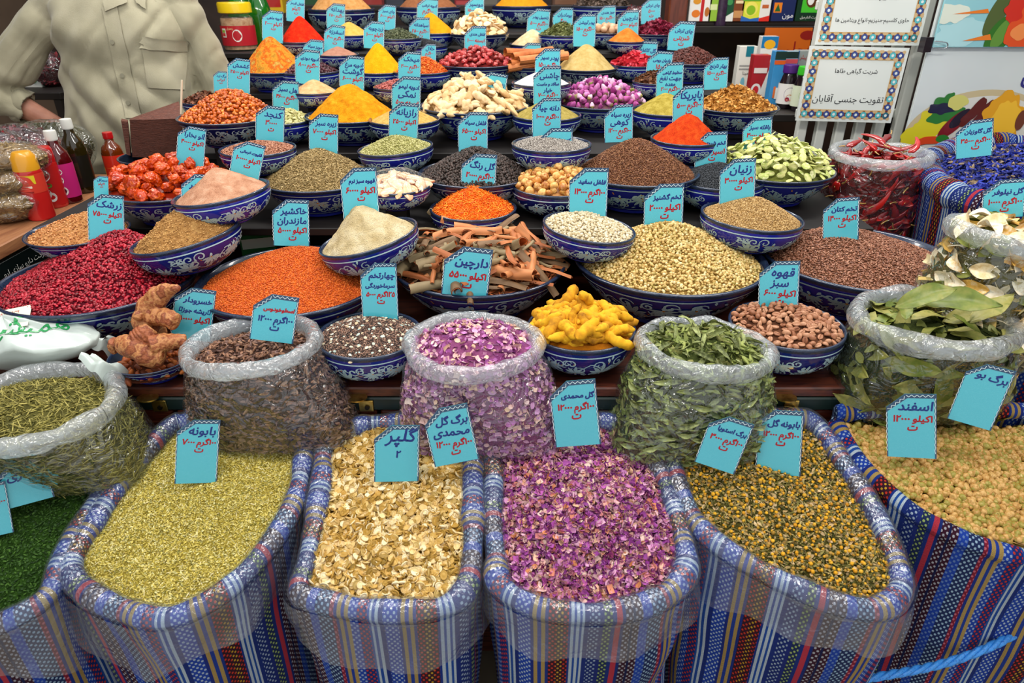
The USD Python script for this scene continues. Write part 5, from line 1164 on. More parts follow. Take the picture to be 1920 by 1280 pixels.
def m_finger(seed, bend=0.25, rings=True, knob=True, L=1.0, rad=0.17):
    rng = np.random.default_rng(seed)
    x = np.linspace(-0.5, 0.5, 15)
    y = bend * rng.uniform(-1, 1) * (x * x * 2) + 0.06 * np.sin(7 * x + seed)
    z = 0.06 * np.sin(5 * x + 2 * seed)
    r = rad * np.clip(1 - np.abs(2 * x) ** rng.uniform(3, 6), 0.02, 1) ** 0.5 * (1 + 0.16 * np.sin(x * 26 + seed) * rings + 0.25 * (rng.random() - 0.5) * 2 * x)
    m = [tm(sweep(np.c_[x, y, z], r, 10))]
    if knob:
        for _ in range(rng.integers(1, 3)):
            i = rng.integers(4, 11)
            a = rng.uniform(0, 6.28)
            d = np.array([0.3 * rng.uniform(-1, 1), math.cos(a), math.sin(a)])
            s = np.array([x[i], y[i], z[i]])
            q = np.linspace(0, 1, 6)[:, None]
            m.append(tm(sweep(s + q * d * rng.uniform(0.18, 0.30), rad * 0.62 * np.sqrt(np.clip(1.02 - q[:, 0] ** 3, 0.02, 1)), 8)))
    mm = m3.Manifold()
    for k in m:
        mm = mm + m3.Manifold(m3.Mesh(np.asarray(k.vertices, np.float32), np.asarray(k.faces, np.uint32)))
    a = mm.to_mesh()
    v = np.array(a.vert_properties[:, :3], float)
    v *= 1 + 0.06 * (noise(v * 12 + seed, seed) - 0.5)[:, None]
    return v, np.array(a.tri_verts)


M_turm = gr("turmeric_root", ["7a4a04", "b07808", "d09410", "dca81a", "b87e0a", "906008"], 0.85, nz=5.0)
pieces("turmeric", "turmeric_root", "knobbly yellow orange dried turmeric root heaped in the bowl", "turmeric root", "turmeric roots in the bowl", [(m_finger(i, 0.25, True, i % 3 == 0, 1.0, 0.13), M_turm, 50, None) for i in range(9)], 50, 0.021, 0.10, 0.26, (0.078, 0.078, 0.072), 0.3, 0.86, 5, layers=2)


def m_ginger(seed):
    rng = np.random.default_rng(seed)
    mm = m3.Manifold()
    c = np.zeros(3)
    for i in range(rng.integers(2, 5)):
        k = blob(seed * 7 + i, (rng.uniform(0.18, 0.3), rng.uniform(0.13, 0.19), rng.uniform(0.10, 0.15)), 0.22, 1.5, 2)
        k.apply_transform(trimesh.transformations.rotation_matrix(rng.uniform(-1.3, 1.3), [0, 0, 1]))
        k.apply_translation(c)
        c = c + np.array([rng.uniform(0.16, 0.26) * (1 if i % 2 else -1), rng.uniform(-0.16, 0.16), rng.uniform(-0.03, 0.05)])
        mm = mm + m3.Manifold(m3.Mesh(np.asarray(k.vertices, np.float32), np.asarray(k.faces, np.uint32)))
    a = mm.to_mesh()
    return np.array(a.vert_properties[:, :3], float), np.array(a.tri_verts)


M_ging = gr("dried_ginger_skin", ["b48a54", "d4b07c", "e8cca0", "c49c64"], 0.75, nz=4.0)
pieces("ginger", "dried_ginger", "pale lobed piece of dried ginger root heaped behind the black pepper card", "dried ginger", "dried ginger roots in the bowl", [(m_ginger(i), M_ging, 55, None) for i in range(9)], 90, 0.028, 0.1, 0.35, (0.072, 0.066, 0.062), 0.25, 1.0, 7, layers=2)


def m_plum(seed):
    m = blob(seed, (0.5, 0.44, 0.36), 0.26, 1.3, 3)
    v = np.array(m.vertices)
    v *= 1 - 0.20 * np.abs(np.sin(11 * (fbm(v * 3.4 + seed, 2, seed))))[:, None]
    return v, np.array(m.faces)


M_plum = gr("plum_skin", ["8c1a04", "b8340a", "d8520f", "a02606", "e87422"], 0.22, 0.35, nz=4.0)
pieces("plum", "golden_plum", "wrinkled glossy orange red dried plum in the bowl beside the plum card", "dried plum", "dried plums in the bowl", [(m_plum(i), M_plum, True, None) for i in range(6)], 46, 0.031, 0.3, 0.5, (0.042, 0.042, 0.042), 0.15, 0.93, 11, layers=2)
M_fav = gr("fava_half", ["8c9a3c", "b4b860", "d4d08c", "98a84c", "e0dca8", "748430"], 0.5, nz=2.0)
fav = blob(3, (0.5, 0.36, 0.13), 0.10, 1.0, 2)
fav.vertices[:, 2] = np.where(fav.vertices[:, 2] < 0, fav.vertices[:, 2] * 0.3, fav.vertices[:, 2])
fav2 = blob(8, (0.5, 0.33, 0.11), 0.14, 1.2, 2)
pieces("fava", "fava_bean", "flat split green fava bean half in the bowl under the fava card", "fava bean", "split fava beans in the bowl", [(fav, M_fav, True, None), (fav2, M_fav, True, None)], 150, 0.0165, 0.5, 0.4, (0.029, 0.027, 0.026), 0.15, 1.0, 13, layers=2)
M_fran = gr("frankincense_resin", ["a86424", "cc8c40", "e4b870", "9c5820", "d8a050"], 0.3, nz=2.0, sub=0.3)
pieces("frankincense", "frankincense_lump", "rounded amber lump of frankincense resin in the bowl beside the safflower", "resin lump", "frankincense lumps in the bowl", [(blob(i, (0.5, 0.44, 0.40), 0.22, 1.3, 2), M_fran, True, None) for i in range(5)], 90, 0.0145, 0.3, 0.6, (0.021, 0.021, 0.020), 0.25, 0.96, 17, layers=2)


def m_bud(seed):
    z = np.linspace(-0.5, 0.5, 11)
    a = np.linspace(0, 2 * np.pi, 14, endpoint=False)
    Z, A = np.meshgrid(z, a, indexing="ij")
    r = 0.36 * np.sqrt(np.clip(1 - (2 * Z) ** 2, 0.01, 1)) * (1 + 0.45 * -Z) * (1 + 0.16 * np.sin(3 * A + 6 * Z + seed) * (Z > -0.35))
    v, f = grid_mesh(np.stack([r * np.cos(A), r * np.sin(A), Z], -1), wrap_v=True)
    top, bot = [np.array(lin(c)) for c in (("a8488c", "6c6a2c"), ("c878b0", "8c8448"), ("8c2c70", "747034"), ("dcb0cc", "a09450"))[seed % 4]]
    w = np.clip((Z.ravel() + 0.38) / 0.2, 0, 1)[:, None]
    return (v, f), (bot * (1 - w) + top * w) * (0.7 + 0.6 * noise(v * 5, seed))[:, None]


buds = [(*[m_bud(i)[0], M_tint, True, m_bud(i)[1]],) for i in range(8)]
pieces("rosebud", "rosebud", "tiny dried purple rosebud in the bowl under the rosebud card", "rosebud", "dried rosebuds in the bowl", buds, 120, 0.0165, 0.3, 1.2, (0.023, 0.023, 0.027), 0.2, 0.97, 19, layers=2)
M_juj = gr("jujube_skin", ["7c1416", "a8242a", "c44440", "8c1a1c", "d06a58"], 0.2, 0.5, nz=2.0)
pieces("jujube", "jujube_berry", "shiny wrinkled red jujube berry in the bowl behind the ginger", "jujube", "jujube berries in the bowl", [(m_plum(i + 10), M_juj, True, None) for i in range(4)], 85, 0.0205, 0.35, 0.6, (0.028, 0.025, 0.026), 0.15, 0.95, 23, layers=1)
M_cof = gr("green_coffee", ["6a3c24", "8c583c", "a87454", "b88868", "7c4c32"], 0.45, nz=2.0)
cof = trimesh.creation.icosphere(3, 0.5)
v = np.array(cof.vertices)
v[:, 2] = np.where(v[:, 2] > 0, v[:, 2] * 0.28, v[:, 2])
v[:, 2] -= 0.16 * np.exp(-((v[:, 1] + 0.04 * np.sin(v[:, 0] * 6)) / 0.05) ** 2) * (v[:, 2] > -0.02)
cof.vertices = v * [1.0, 0.72, 0.85]
cofb = cof.copy()
cofb.vertices = cofb.vertices * [1, -1, -1]
pieces("coffee", "coffee_bean", "unroasted brown coffee bean in the bowl under the green coffee card", "coffee bean", "green coffee beans in the bowl", [(cof, M_cof, True, None), (cofb, M_cof, True, None)], 215, 0.0105, 0.3, 0.4, (0.0155, 0.0155, 0.0155), 0.14, 0.97, 29, layers=1)


def m_stick(seed):
    x = np.linspace(-0.5, 0.5, 6)
    a = np.linspace(0, 2 * np.pi * 1.5, 22)
    X, A = np.meshgrid(x, a, indexing="ij")
    r = 0.052 + 0.006 * A / 3 + 0.006 * (noise(np.stack([X * 5, A, X * 0 + seed], -1), seed) - 0.5)
    V = np.stack([X, r * np.cos(A), r * np.sin(A)], -1)
    return grid_mesh(V)


M_stick = gr("cinnamon_stick_bark", ["94481c", "b8662e", "cc8048", "a85624"], 0.6, nz=6.0)
b = BOWLS["cinnamonstick"]
rng = np.random.default_rng(2)
for i in range(12):
    a = rng.normal(0.25, 0.22)
    lp = np.array([rng.normal(0, 0.02), -0.085 + 0.02 * (i % 8) + rng.normal(0, 0.004), b["k"] * b["r"] + 0.012 + 0.018 * (i // 4) * (0.6 + 0.4 * (i % 4 in (1, 2)))])
    obj("cinnamon_stick", m_stick(i), M_stick, smooth=60, label="rolled orange brown cinnamon stick lying across the bowl", cat="cinnamon stick", group="cinnamon sticks in the bowl", loc=b["base"] + lp, R=Rot.from_euler("zy", [a, rng.normal(0, 0.06)]).as_matrix(), s=np.array([0.19, 0.24, 0.24]) * rng.uniform(0.9, 1.1))
M_alm = gr("almond_slice", ["dcae70", "ecc890", "f4deb4", "c89450"], 0.55, nz=2.0)
pieces("almond", "almond_slice", "cream almond slice in the high bowl under the chilli card", "almond slice", "almond slices in the high bowl", [(blob(i, (0.5, 0.30, 0.12), 0.15, 1.1, 2), M_alm, True, None) for i in range(4)], 70, 0.019, 0.4, 0.45, (0.036, 0.036, 0.036), 0.2, 1.0, 31, layers=2)
M_nut = gr("nutmeg_shell", ["b08058", "cca07c", "dcb898"], 0.5, nz=2.0)
pieces("nutmeg", "nutmeg", "beige nutmeg in the high bowl behind the oregano card", "nutmeg", "nutmegs in the high bowl", [(blob(i, (0.5, 0.42, 0.42), 0.05, 1.2, 2), M_nut, True, None) for i in range(3)], 22, 0.028, 0.4, 0.6, (0.032, 0.032, 0.032), 0.1, 0.88, 37)
# wrapped gum
M_gum = gr("wrapped_gum", ["d08c5c", "e8b488", "f0ccaa", "c87848"], 0.25, 0.3, nz=3.0, sub=0.2)
pieces("gum", "gum_piece", "pale pink wrapped piece of gum in the small bowl", "gum piece", "wrapped gum pieces in the bowl", [(blob(i, (0.5, 0.24, 0.16), 0.22, 1.6, 2), M_gum, 40, None) for i in range(5)], 46, 0.017, 0.15, 0.2, (0.046, 0.050, 0.030), 0.25, 0.98, 41)
b = BOWLS["gum"]
x, y = np.meshgrid(np.linspace(-1, 1, 26), np.linspace(-1, 1, 26), indexing="ij")
rr = np.maximum(np.abs(x), np.abs(y)) / (np.hypot(x, y) + 1e-6)
X, Y = x * rr * b["Rm"] * 0.97, y * rr * b["Rm"] * 0.97
Z = b["fn"](X.ravel(), Y.ravel()).reshape(X.shape) + 0.02 + 0.006 * (noise(np.stack([X * 90, Y * 90, X * 0], -1), 3) - 0.5)
obj("cellophane_sheet", grid_mesh(np.stack([X, Y, Z], -1)), clear_plastic("gum_film", milk=0.05, bump=(90, 0.004), rough=0.08), smooth=True, label="clear crinkled film over the pink gum bowl", cat="film", loc=b["base"], R=b["R"])
# fresh galangal: a knobbly root standing up out of the small bowl, and a second one lying in front of it
M_gal = mat("galangal_skin", ["8a4626", "a05a34", "7a3a20", "c08450", "94502c", "b8804c", "84421f"], 0.55, nz=30.0, bump=(160, 0.003), space="pos")


def knobbly(chain, seed, ring=0.05):
    mm = m3.Manifold()
    for pts, rad in chain:
        p = smooth_path(pts, 26)
        s = np.linspace(0, 1, 26)
        r = np.interp(s, np.linspace(0, 1, len(rad)), rad) * (1 + ring * np.sin(s * 40 + seed)) * (1 + 0.25 * (noise(p * 60, seed) - 0.5))
        r[[0, -1]] *= 0.45
        k = tm(sweep(p, r, 16))
        mm = mm + m3.Manifold(m3.Mesh(np.asarray(k.vertices, np.float32), np.asarray(k.faces, np.uint32)))
    m = relaxed(mm, 0.007, 4)
    v = np.array(m.vertices)
    n = np.array(m.vertex_normals)
    m.vertices = v + n * (0.006 * (fbm(v * 55, 3, seed) - 0.5))[:, None]
    return m


g0 = BOWLS["galangal"]["rim"]
gp = lambda px, py, dy=0.0: at_y(px, py, g0[1] + dy)
obj("galangal_root", knobbly([([gp(270, 690, 0.02), gp(285, 630, 0.02), gp(275, 590, 0.02), gp(305, 545, 0.02)], [0.020, 0.028, 0.026, 0.020]), ([gp(278, 588, 0.02), gp(310, 595, 0.0), gp(332, 605, -0.01)], [0.022, 0.020, 0.017]), ([gp(298, 552, 0.02), gp(318, 543, 0.01), gp(336, 540, 0.0)], [0.018, 0.013, 0.006]), ([gp(282, 575, 0.02), gp(262, 590, 0.0), gp(255, 600, -0.01)], [0.018, 0.012, 0.008])], 3),
    M_gal, smooth=True, label="tall knobbly orange brown galangal root standing up in the small bowl", cat="galangal root")
obj("galangal_root", knobbly([([gp(225, 645, -0.03), gp(250, 650, -0.045), gp(280, 665, -0.05), gp(310, 668, -0.045)], [0.018, 0.023, 0.026, 0.02]), ([gp(255, 640, -0.04), gp(275, 625, -0.03), gp(285, 615, -0.02)], [0.020, 0.020, 0.014]), ([gp(280, 650, -0.05), gp(320, 640, -0.03), gp(350, 640, -0.02)], [0.024, 0.018, 0.014]), ([gp(218, 640, -0.03), gp(212, 650, -0.03), gp(218, 662, -0.03)], [0.015, 0.011, 0.007])], 8),
    M_gal, smooth=True, label="branching pinkish galangal root lying over the rim of the small bowl", cat="galangal root")
# brown halva block and its slab, cut faces
M_hal = mat("halva_brown", ["4a251a", "5a2e20", "6c3a2a"], 0.5, nz=18.0, stretch=(3, 3, 40), bump=(25, 0.004), space="pos")
b = BOWLS["chocolate"]
hc = lambda px, py, dy: at_y(px, py, b["rim"][1] + dy)


def prism8(p, sub=3, amp=0.004, seed=0):
    m = trimesh.convex.convex_hull(np.array(p))
    for _ in range(sub):
        m = m.subdivide()
    m.vertices = m.vertices + m.vertex_normals * (amp * (fbm(np.array(m.vertices) * 30, 3, seed) - 0.5))[:, None]
    return m


obj("halva_block", prism8([hc(243, 225, -0.04), hc(343, 222, -0.04), hc(341, 292, -0.03), hc(248, 295, -0.03), hc(243, 222, 0.07), hc(335, 190, 0.07), hc(338, 280, 0.07), hc(248, 285, 0.07)]), M_hal, smooth=35, label="dark brown block of halva standing in the small bowl by the man", cat="halva block")
obj("halva_slab", prism8([hc(227, 226, -0.02), hc(240, 228, -0.02), hc(245, 292, -0.035), hc(237, 290, -0.035), hc(228, 222, 0.06), hc(240, 224, 0.06), hc(246, 285, 0.05), hc(238, 285, 0.05)], 2), M_hal, smooth=35, label="thin upright slab of halva leaning on the brown halva block", cat="halva slab")
obj("wooden_skewer", sweep([hc(341, 150, -0.01), hc(339, 224, -0.01)], 0.003, 8), mat("skewer_wood", "e0d4b8", 0.6), smooth=True, label="thin pale skewer stuck upright in the halva block", cat="skewer")
# ------------------------------------------------------------------ sacks: woven striped cloth, rolled rims, clear liners
def cloth(name, shift=0.0, deep=1.0):
    S = [  # (start, ground, figure) along the stripes
        (0.00, "1c46b0", "b8cce0"), (0.07, "1a2f86", "1a2f86"), (0.085, "b89a58", "b89a58"), (0.105, "1e3fa0", "1e3fa0"), (0.125, "b89a58", "b89a58"), (0.145, "16348c", "16348c"), (0.16, "3a1024", "d83a28"), (0.20, "3a1024", "d8a828"), (0.23, "3a1024", "d83a28"),
        (0.255, "16348c", "16348c"), (0.27, "c4d4de", "c4d4de"), (0.283, "1e50a8", "1e50a8"), (0.297, "c4d4de", "c4d4de"), (0.31, "1e50a8", "1e50a8"), (0.323, "c4d4de", "c4d4de"), (0.336, "163080", "163080"), (0.36, "122c78", "a8bcd0"), (0.41, "1a2c7c", "1a2c7c"),
        (0.43, "1a2c58", "a8c070"), (0.47, "163080", "163080"), (0.49, "c23648", "c23648"), (0.515, "122c78", "122c78"), (0.53, "3c1028", "b8b8c0"), (0.565, "101a4c", "101a4c"), (0.58, "3c1028", "b8b8c0"), (0.615, "1c46b0", "6c8cc8"), (0.66, "1e2f60", "a8c8e0"), (0.735, "8c1c34", "d87080"),
        (0.755, "16348c", "16348c"), (0.77, "b89a58", "b89a58"), (0.79, "1e3fa0", "1e3fa0"), (0.805, "b89a58", "b89a58"), (0.825, "1c46b0", "a8bcdc"), (0.87, "122c78", "d83a28"), (0.92, "1e50a8", "1e50a8"), (0.93, "c4d4de", "c4d4de"), (0.945, "1e50a8", "1e50a8"), (0.96, "c4d4de", "c4d4de"), (0.975, "163080", "163080")]
    A = [(s, tuple(deep * x for x in lin(a))) for s, a, _ in S]
    B = [(s, tuple(deep * x for x in lin(b))) for s, _, b in S]
    nodes = {
        "uv": ("uvmap", {"attribute": "st"}), "sx": ("separate_xyz", {}), "fr": ("math", {"math_type": "multiply_add", "value2": 1 / 0.33, "value3": shift}), "fc": ("math", {"math_type": "fraction"}),
        "ra": ("rgb_ramp", {"ramp": A, "interpolate": False}), "rb": ("rgb_ramp", {"ramp": B, "interpolate": False}),
        "u": ("math", {"math_type": "multiply", "value2": 640.0}), "v": ("math", {"math_type": "multiply", "value2": 520.0}), "su": ("math", {"math_type": "sine"}), "sv": ("math", {"math_type": "sine"}),
        "m": ("math", {"math_type": "multiply"}), "gt": ("math", {"math_type": "greater_than", "value2": 0.34}), "mx": ("mix_color", {}),
        "n": ("noise_texture", {"scale": 900.0, "detail": 1.0}), "nv": ("map_range", {"from_min": 0.3, "from_max": 0.7, "to_min": 0.72, "to_max": 1.25}), "mul": ("mix_color", {"blend_type": "multiply", "fac": 1.0}),
        "w": ("wave_texture", {"scale": 260.0, "bands_direction": "diagonal"}), "bu": ("bump", {"distance": 0.0015, "strength": 0.7}), "p": ("principled_bsdf", {"roughness": 0.85, "specular_ior_level": 0.2, "sheen_weight": 0.0}),
    }
    links = [("uv.UV", "sx.vector"), ("sx.x", "fr.value1"), ("fr.value", "fc.value1"), ("fc.value", "ra.fac"), ("fc.value", "rb.fac"), ("sx.x", "u.value1"), ("sx.y", "v.value1"), ("u.value", "su.value1"), ("v.value", "sv.value1"), ("su.value", "m.value1"), ("sv.value", "m.value2"),
             ("m.value", "gt.value1"), ("gt.value", "mx.fac"), ("ra.color", "mx.a"), ("rb.color", "mx.b"), ("uv.UV", "n.vector"), ("n.fac", "nv.value"), ("mx.result", "mul.a"), ("nv.result", "mul.b"), ("mul.result", "p.base_color"), ("uv.UV", "w.vector"), ("w.fac", "bu.height"), ("bu.normal", "p.normal")]
    return usdkit.material(stage, "/World/Looks/" + name, nodes, links, surface="p.BSDF")


CLOTH = [cloth(f"kilim_cloth_{c}", s, 0.72) for c, s in (("plain", 0.0), ("shifted", 0.33), ("turned", 0.62))]
M_liner = clear_plastic("sack_liner", tint="eef4fc", milk=0.06, rough=0.12, bump=(55, 0.004), gloss=0.6, base=0.075)
M_skin = clear_plastic("bag_film", milk=0.02, rough=0.05, bump=(30, 0.012), gloss=0.6, base=0.085)
M_roll = clear_plastic("rolled_film", milk=0.27, rough=0.09, bump=(45, 0.009), gloss=0.7, base=0.10)
PL_Y, PL_Z, PL_S = 0.80, 0.62, 0.3846
plane = lambda y: PL_Z + PL_S * (y - PL_Y)


def on_plane(px, py):
    d = ray(px, py)
    s = (PL_Z - PL_S * PL_Y - EYE[2]) / (d[2] - PL_S * d[1])
    return EYE + d * s


def poly_points(rng, poly, n):
    b, s = poly.bounds, math.sqrt(poly.area / n)
    gx, gy = np.meshgrid(np.arange(b[0], b[2], s), np.arange(b[1], b[3], s), indexing="ij")
    q = np.c_[gx.ravel() + (np.arange(gx.size) % 2) * s / 2, gy.ravel()] + rng.normal(0, 0.3 * s, (gx.size, 2))
    q = q[shapely.contains_xy(poly, q[:, 0], q[:, 1])]
    return q[rng.permutation(len(q))]


SACKS = {}


def sack(key, label, rim, cl, roll=0.019, liner=True, seed=1, foot=0.86, ground=0.0):
    """rim: 3-D points around the opening, anticlockwise or clockwise. The cloth hangs from the rolled rim to the ground."""
    N = 200
    P = smooth_path(rim, N, closed=True)
    if sg.Polygon(P[:, :2]).exterior.is_ccw is False:
        P = P[::-1]
    arc = np.r_[0, np.cumsum(np.linalg.norm(np.diff(P, axis=0), axis=1))]
    rng = np.random.default_rng(seed)
    P = P + np.c_[np.zeros((N, 2)), 0.010 * (noise(np.c_[arc * 9, np.zeros((N, 2)) + seed], seed) - 0.5)]
    lump = 1 + 0.5 * (noise(np.c_[arc * 22, np.zeros((N, 2)) + 3.3 * seed], seed) - 0.5)
    t = thing("striped_sack", label, "sack", (0, 0, 0))
    Pc = np.vstack([P, P[:1]])
    ac = np.r_[arc, arc[-1] + np.linalg.norm(P[0] - P[-1])]
    sides = 16
    g = np.linspace(0, 2 * np.pi, sides + 1)
    tn = np.roll(P, -1, 0) - np.roll(P, 1, 0)
    out = np.c_[tn[:, 1], -tn[:, 0], np.zeros(N)]
    out /= np.linalg.norm(out, axis=1, keepdims=True)
    upv = np.array([0, 0, 1.0])

    def tube(r):
        V = P[:, None] + (r * lump)[:, None, None] * (np.cos(g)[None, :, None] * out[:, None] + np.sin(g)[None, :, None] * upv)
        return np.concatenate([V, V[:1]], 0)

    uv = np.stack(np.broadcast_arrays(ac[:, None], (g * roll)[None]), -1).reshape(-1, 2)
    v, f = grid_mesh(tube(roll))
    obj("rolled_rim", (v, f[:, ::-1]), cl, t, smooth=True, uv=uv)
    c = P[:, :2].mean(0)
    K = 22
    rings, vv = [], []
    for k in range(K):
        q = k / (K - 1)
        w = 1 - (1 - foot) * q**0.8
        b0 = P + out * roll * 0.75
        ring = np.c_[c + (b0[:, :2] - c) * w, P[:, 2] * (1 - q) + ground * q - 0.2 * roll * (1 - q)]
        fold = 0.012 * math.sin(math.pi * min(1, q * 1.4)) * (np.sin(arc * 34 + 3 * noise(np.c_[arc * 6, np.full((N, 2), q * 2 + seed)], 2)) * 0.5 + 1.6 * (noise(np.c_[arc * 5, np.full(N, q * 5), np.full(N, seed)], 4) - 0.5))
        ring[:, :2] += out[:, :2] * fold[:, None]
        rings.append(np.vstack([ring, ring[:1]]))
        vv.append(np.full(N + 1, q * 0.62))
    V = np.stack(rings, 1)
    uvb = np.stack(np.broadcast_arrays(ac[:, None], np.stack(vv, 1)), -1).reshape(-1, 2)
    obj("cloth_body", grid_mesh(V), cl, t, smooth=True, uv=uvb)
    if liner:
        v, f = grid_mesh(tube(roll + 0.0035))
        v = v + 0.003 * (noise(v * 70, seed)[:, None] - 0.5)
        obj("liner_rim", (v, f[:, ::-1]), M_liner, t, smooth=True)
        L = 0.06 + 0.10 * noise(np.c_[arc * 7, np.zeros((N, 2)) + seed * 5.1], 6) ** 1.5 + 0.035 * np.abs(noise(np.c_[arc * 30, np.zeros((N, 2)) + seed * 2.1], 2) - 0.5)
        rows = []
        for q in np.linspace(0, 1, 9):
            b0 = P + out * (roll * 0.9 + 0.010 + 0.008 * np.sin(arc * 45 + q * 4)[:, None] * q)
            rows.append(np.vstack([x := np.c_[b0[:, :2], P[:, 2] - q * L], x[:1]]))
        obj("liner_skirt", grid_mesh(np.stack(rows, 1)), M_liner, t, smooth=True)
    inner = sg.Polygon((P - out * roll * 0.55)[:, :2]).buffer(0)
    SACKS[key] = dict(poly=inner, thing=t, P=P)
    return t


def fill(key, name, label, cat_, m, base_z, grains_, dome=0.02, amp=0.006, freq=26, seed=1, res=0.012, sink=0.006):
    """What lies in a sack: a surface over the opening and grains strewn on it. grains_: [(proto meshes, material, (L, W, T), n, tilt)]."""
    s = SACKS[key]
    poly = s["poly"]
    line = poly.exterior
    c = np.array(poly.centroid.coords[0])
    R = math.sqrt(poly.area / math.pi)

    def zf(x, y):
        d = shapely.distance(shapely.points(x, y), line)
        return base_z(y) - sink + dome * np.minimum(1, d / (0.8 * R)) ** 0.7 + amp * (fbm(np.stack([x * freq, y * freq, np.full_like(x, seed)], -1), 3, seed) - 0.5) * 2

    t = thing(name, label, cat_, (0, 0, 0), kind="stuff")
    obj("surface", patch(poly.buffer(0.006), zf, res), m, t, smooth=True, kind="stuff")
    rng = np.random.default_rng(seed)
    for protos, gm, (L, W, T), n, tilt in grains_:
        p = poly_points(rng, poly.buffer(-0.003), n)
        n = len(p)
        z = zf(p[:, 0], p[:, 1]) + rng.uniform(0, 0.6, n) * min(W, 2 * T)
        sc = rng.uniform(0.7, 1.25, n)[:, None] * np.array([L, W, T])
        instancer("grains", t, [(q, gm, True) for q in protos], np.c_[p, z], quats(normals_of(zf, p[:, 0], p[:, 1]), rng, tilt), sc)
    s["z"] = zf
    return t


px_rim = lambda pts: [np.array([x, min(y, 1.148), z]) for x, y, z in (on_plane(*p) for p in pts)]
sack("herb", "striped sack at the lower corner holding dark green herb, under the rosemary bag", px_rim([(-230, 1200), (-60, 1190), (20, 1165), (80, 1130), (108, 1085), (140, 1010), (185, 935), (215, 880), (120, 840), (-80, 840), (-260, 950), (-300, 1100)]), CLOTH[0], seed=1)
sack("chamomilepowder", "striped sack with clear liner holding yellow-green chamomile powder", px_rim([(335, 795), (280, 845), (222, 915), (172, 990), (138, 1050), (142, 1090), (180, 1122), (235, 1146), (295, 1160), (350, 1150), (420, 1108), (482, 1050), (530, 985), (556, 930), (566, 880), (566, 830), (500, 790), (410, 780)]), CLOTH[1], seed=2)
sack("golpar", "striped sack with clear liner holding flat golpar seed", px_rim([(615, 830), (604, 900), (590, 980), (574, 1060), (562, 1112), (600, 1130), (680, 1143), (760, 1146), (830, 1136), (872, 1105), (884, 1050), (887, 980), (886, 900), (880, 830), (800, 795), (690, 795)]), CLOTH[2], seed=3)
sack("rose", "striped sack with clear liner holding loose purple rose petals", px_rim([(928, 830), (926, 890), (924, 960), (930, 1040), (938, 1095), (1000, 1135), (1090, 1148), (1180, 1142), (1250, 1115), (1285, 1070), (1281, 1015), (1266, 955), (1246, 900), (1220, 850), (1160, 795), (1020, 790)]), CLOTH[0], seed=4)
sack("chamomile", "striped sack with clear liner holding yellow chamomile flowers", px_rim([(1268, 850), (1270, 900), (1292, 955), (1322, 1000), (1372, 1040), (1435, 1075), (1505, 1108), (1575, 1135), (1640, 1142), (1682, 1115), (1688, 1075), (1660, 1000), (1622, 930), (1582, 870), (1545, 815), (1508, 778), (1440, 765), (1340, 790)]), CLOTH[1], seed=5)
sack("espand", "wide striped sack without liner holding round wild rue seed capsules", px_rim([(1556, 745), (1566, 795), (1596, 845), (1640, 900), (1700, 955), (1760, 990), (1830, 1020), (1920, 1040), (2060, 1040), (2160, 960), (2130, 840), (2020, 770), (1850, 735), (1680, 720)]), CLOTH[2], roll=0.017, liner=False, seed=6)

heb = pw("herb_bed", ["16280c", "24400f", "34541a"], (700, 0.003), 60)
fill("herb", "green_herb", "dark green crushed herb filling the corner sack", "herb", heb, plane, [([FLK, STR], gr("green_herb_bit", ["1c340e", "2c4c14", "44681f", "22400f"], 0.7), (0.006, 0.0035, 0.003), 6000, 0.8)], seed=11)
fill("chamomilepowder", "chamomile_powder", "yellow-green ground chamomile filling the sack behind the chamomile card", "chamomile powder", pw("chamomile_bed", ["94822e", "b09c40", "c4b052"], (900, 0.003), 90), plane,
     [([FLK, STR], gr("chamomile_bit", ["a49434", "c8b450", "dccb70", "b8a644", "ece2a0", "7c7828"], 0.75), (0.0050, 0.0028, 0.0024), 15000, 0.8), ([STR], gr("chamomile_straw", ["dccc90", "ecdfae", "c8b870"], 0.7), (0.013, 0.0022, 0.0018), 260, 0.4)], dome=0.02, seed=12)
M_gol = gr("golpar_skin", ["a8802c", "d0a858", "e8cc90", "f2e2b8", "c09440", "8c6c24", "dcbc74"], 0.5)
fill("golpar", "golpar_seed_bed", "flat pale golpar seeds lying deeper in the sack", "golpar seed", pw("golpar_bed", ["5c4214", "7c5c20"], (300, 0.004), 60), plane, [([g_disc()], M_gol, (0.0145, 0.0145, 0.011), 2600, 0.55)], dome=0.02, seed=13)
M_pet = gr("rose_petal", ["842c84", "a850a0", "dca4c4", "e8bc94", "5c1c50", "98449a", "d0844c", "c078b4", "f0d4c0", "7c2450", "b85cac", "e4b090"], 0.65)
PETALS = [g_flake(0.9, True, 3, 3), g_flake(0.5, True, 4, 3), g_flake(1.3, False, 3, 3)]
fill("rose", "rose_petal_mix", "loose purple and peach rose petals filling the sack", "rose petals", pw("rose_bed", ["381038", "5c2450", "70402c"], (400, 0.004), 70), plane,
     [(PETALS, M_pet, (0.0125, 0.0085, 0.008), 5200, 1.0), ([STR, FLK], gr("rose_leaf_bit", ["5c6428", "847c3c", "b06a28"], 0.7), (0.014, 0.004, 0.004), 260, 0.6)], dome=0.02, amp=0.009, seed=14)
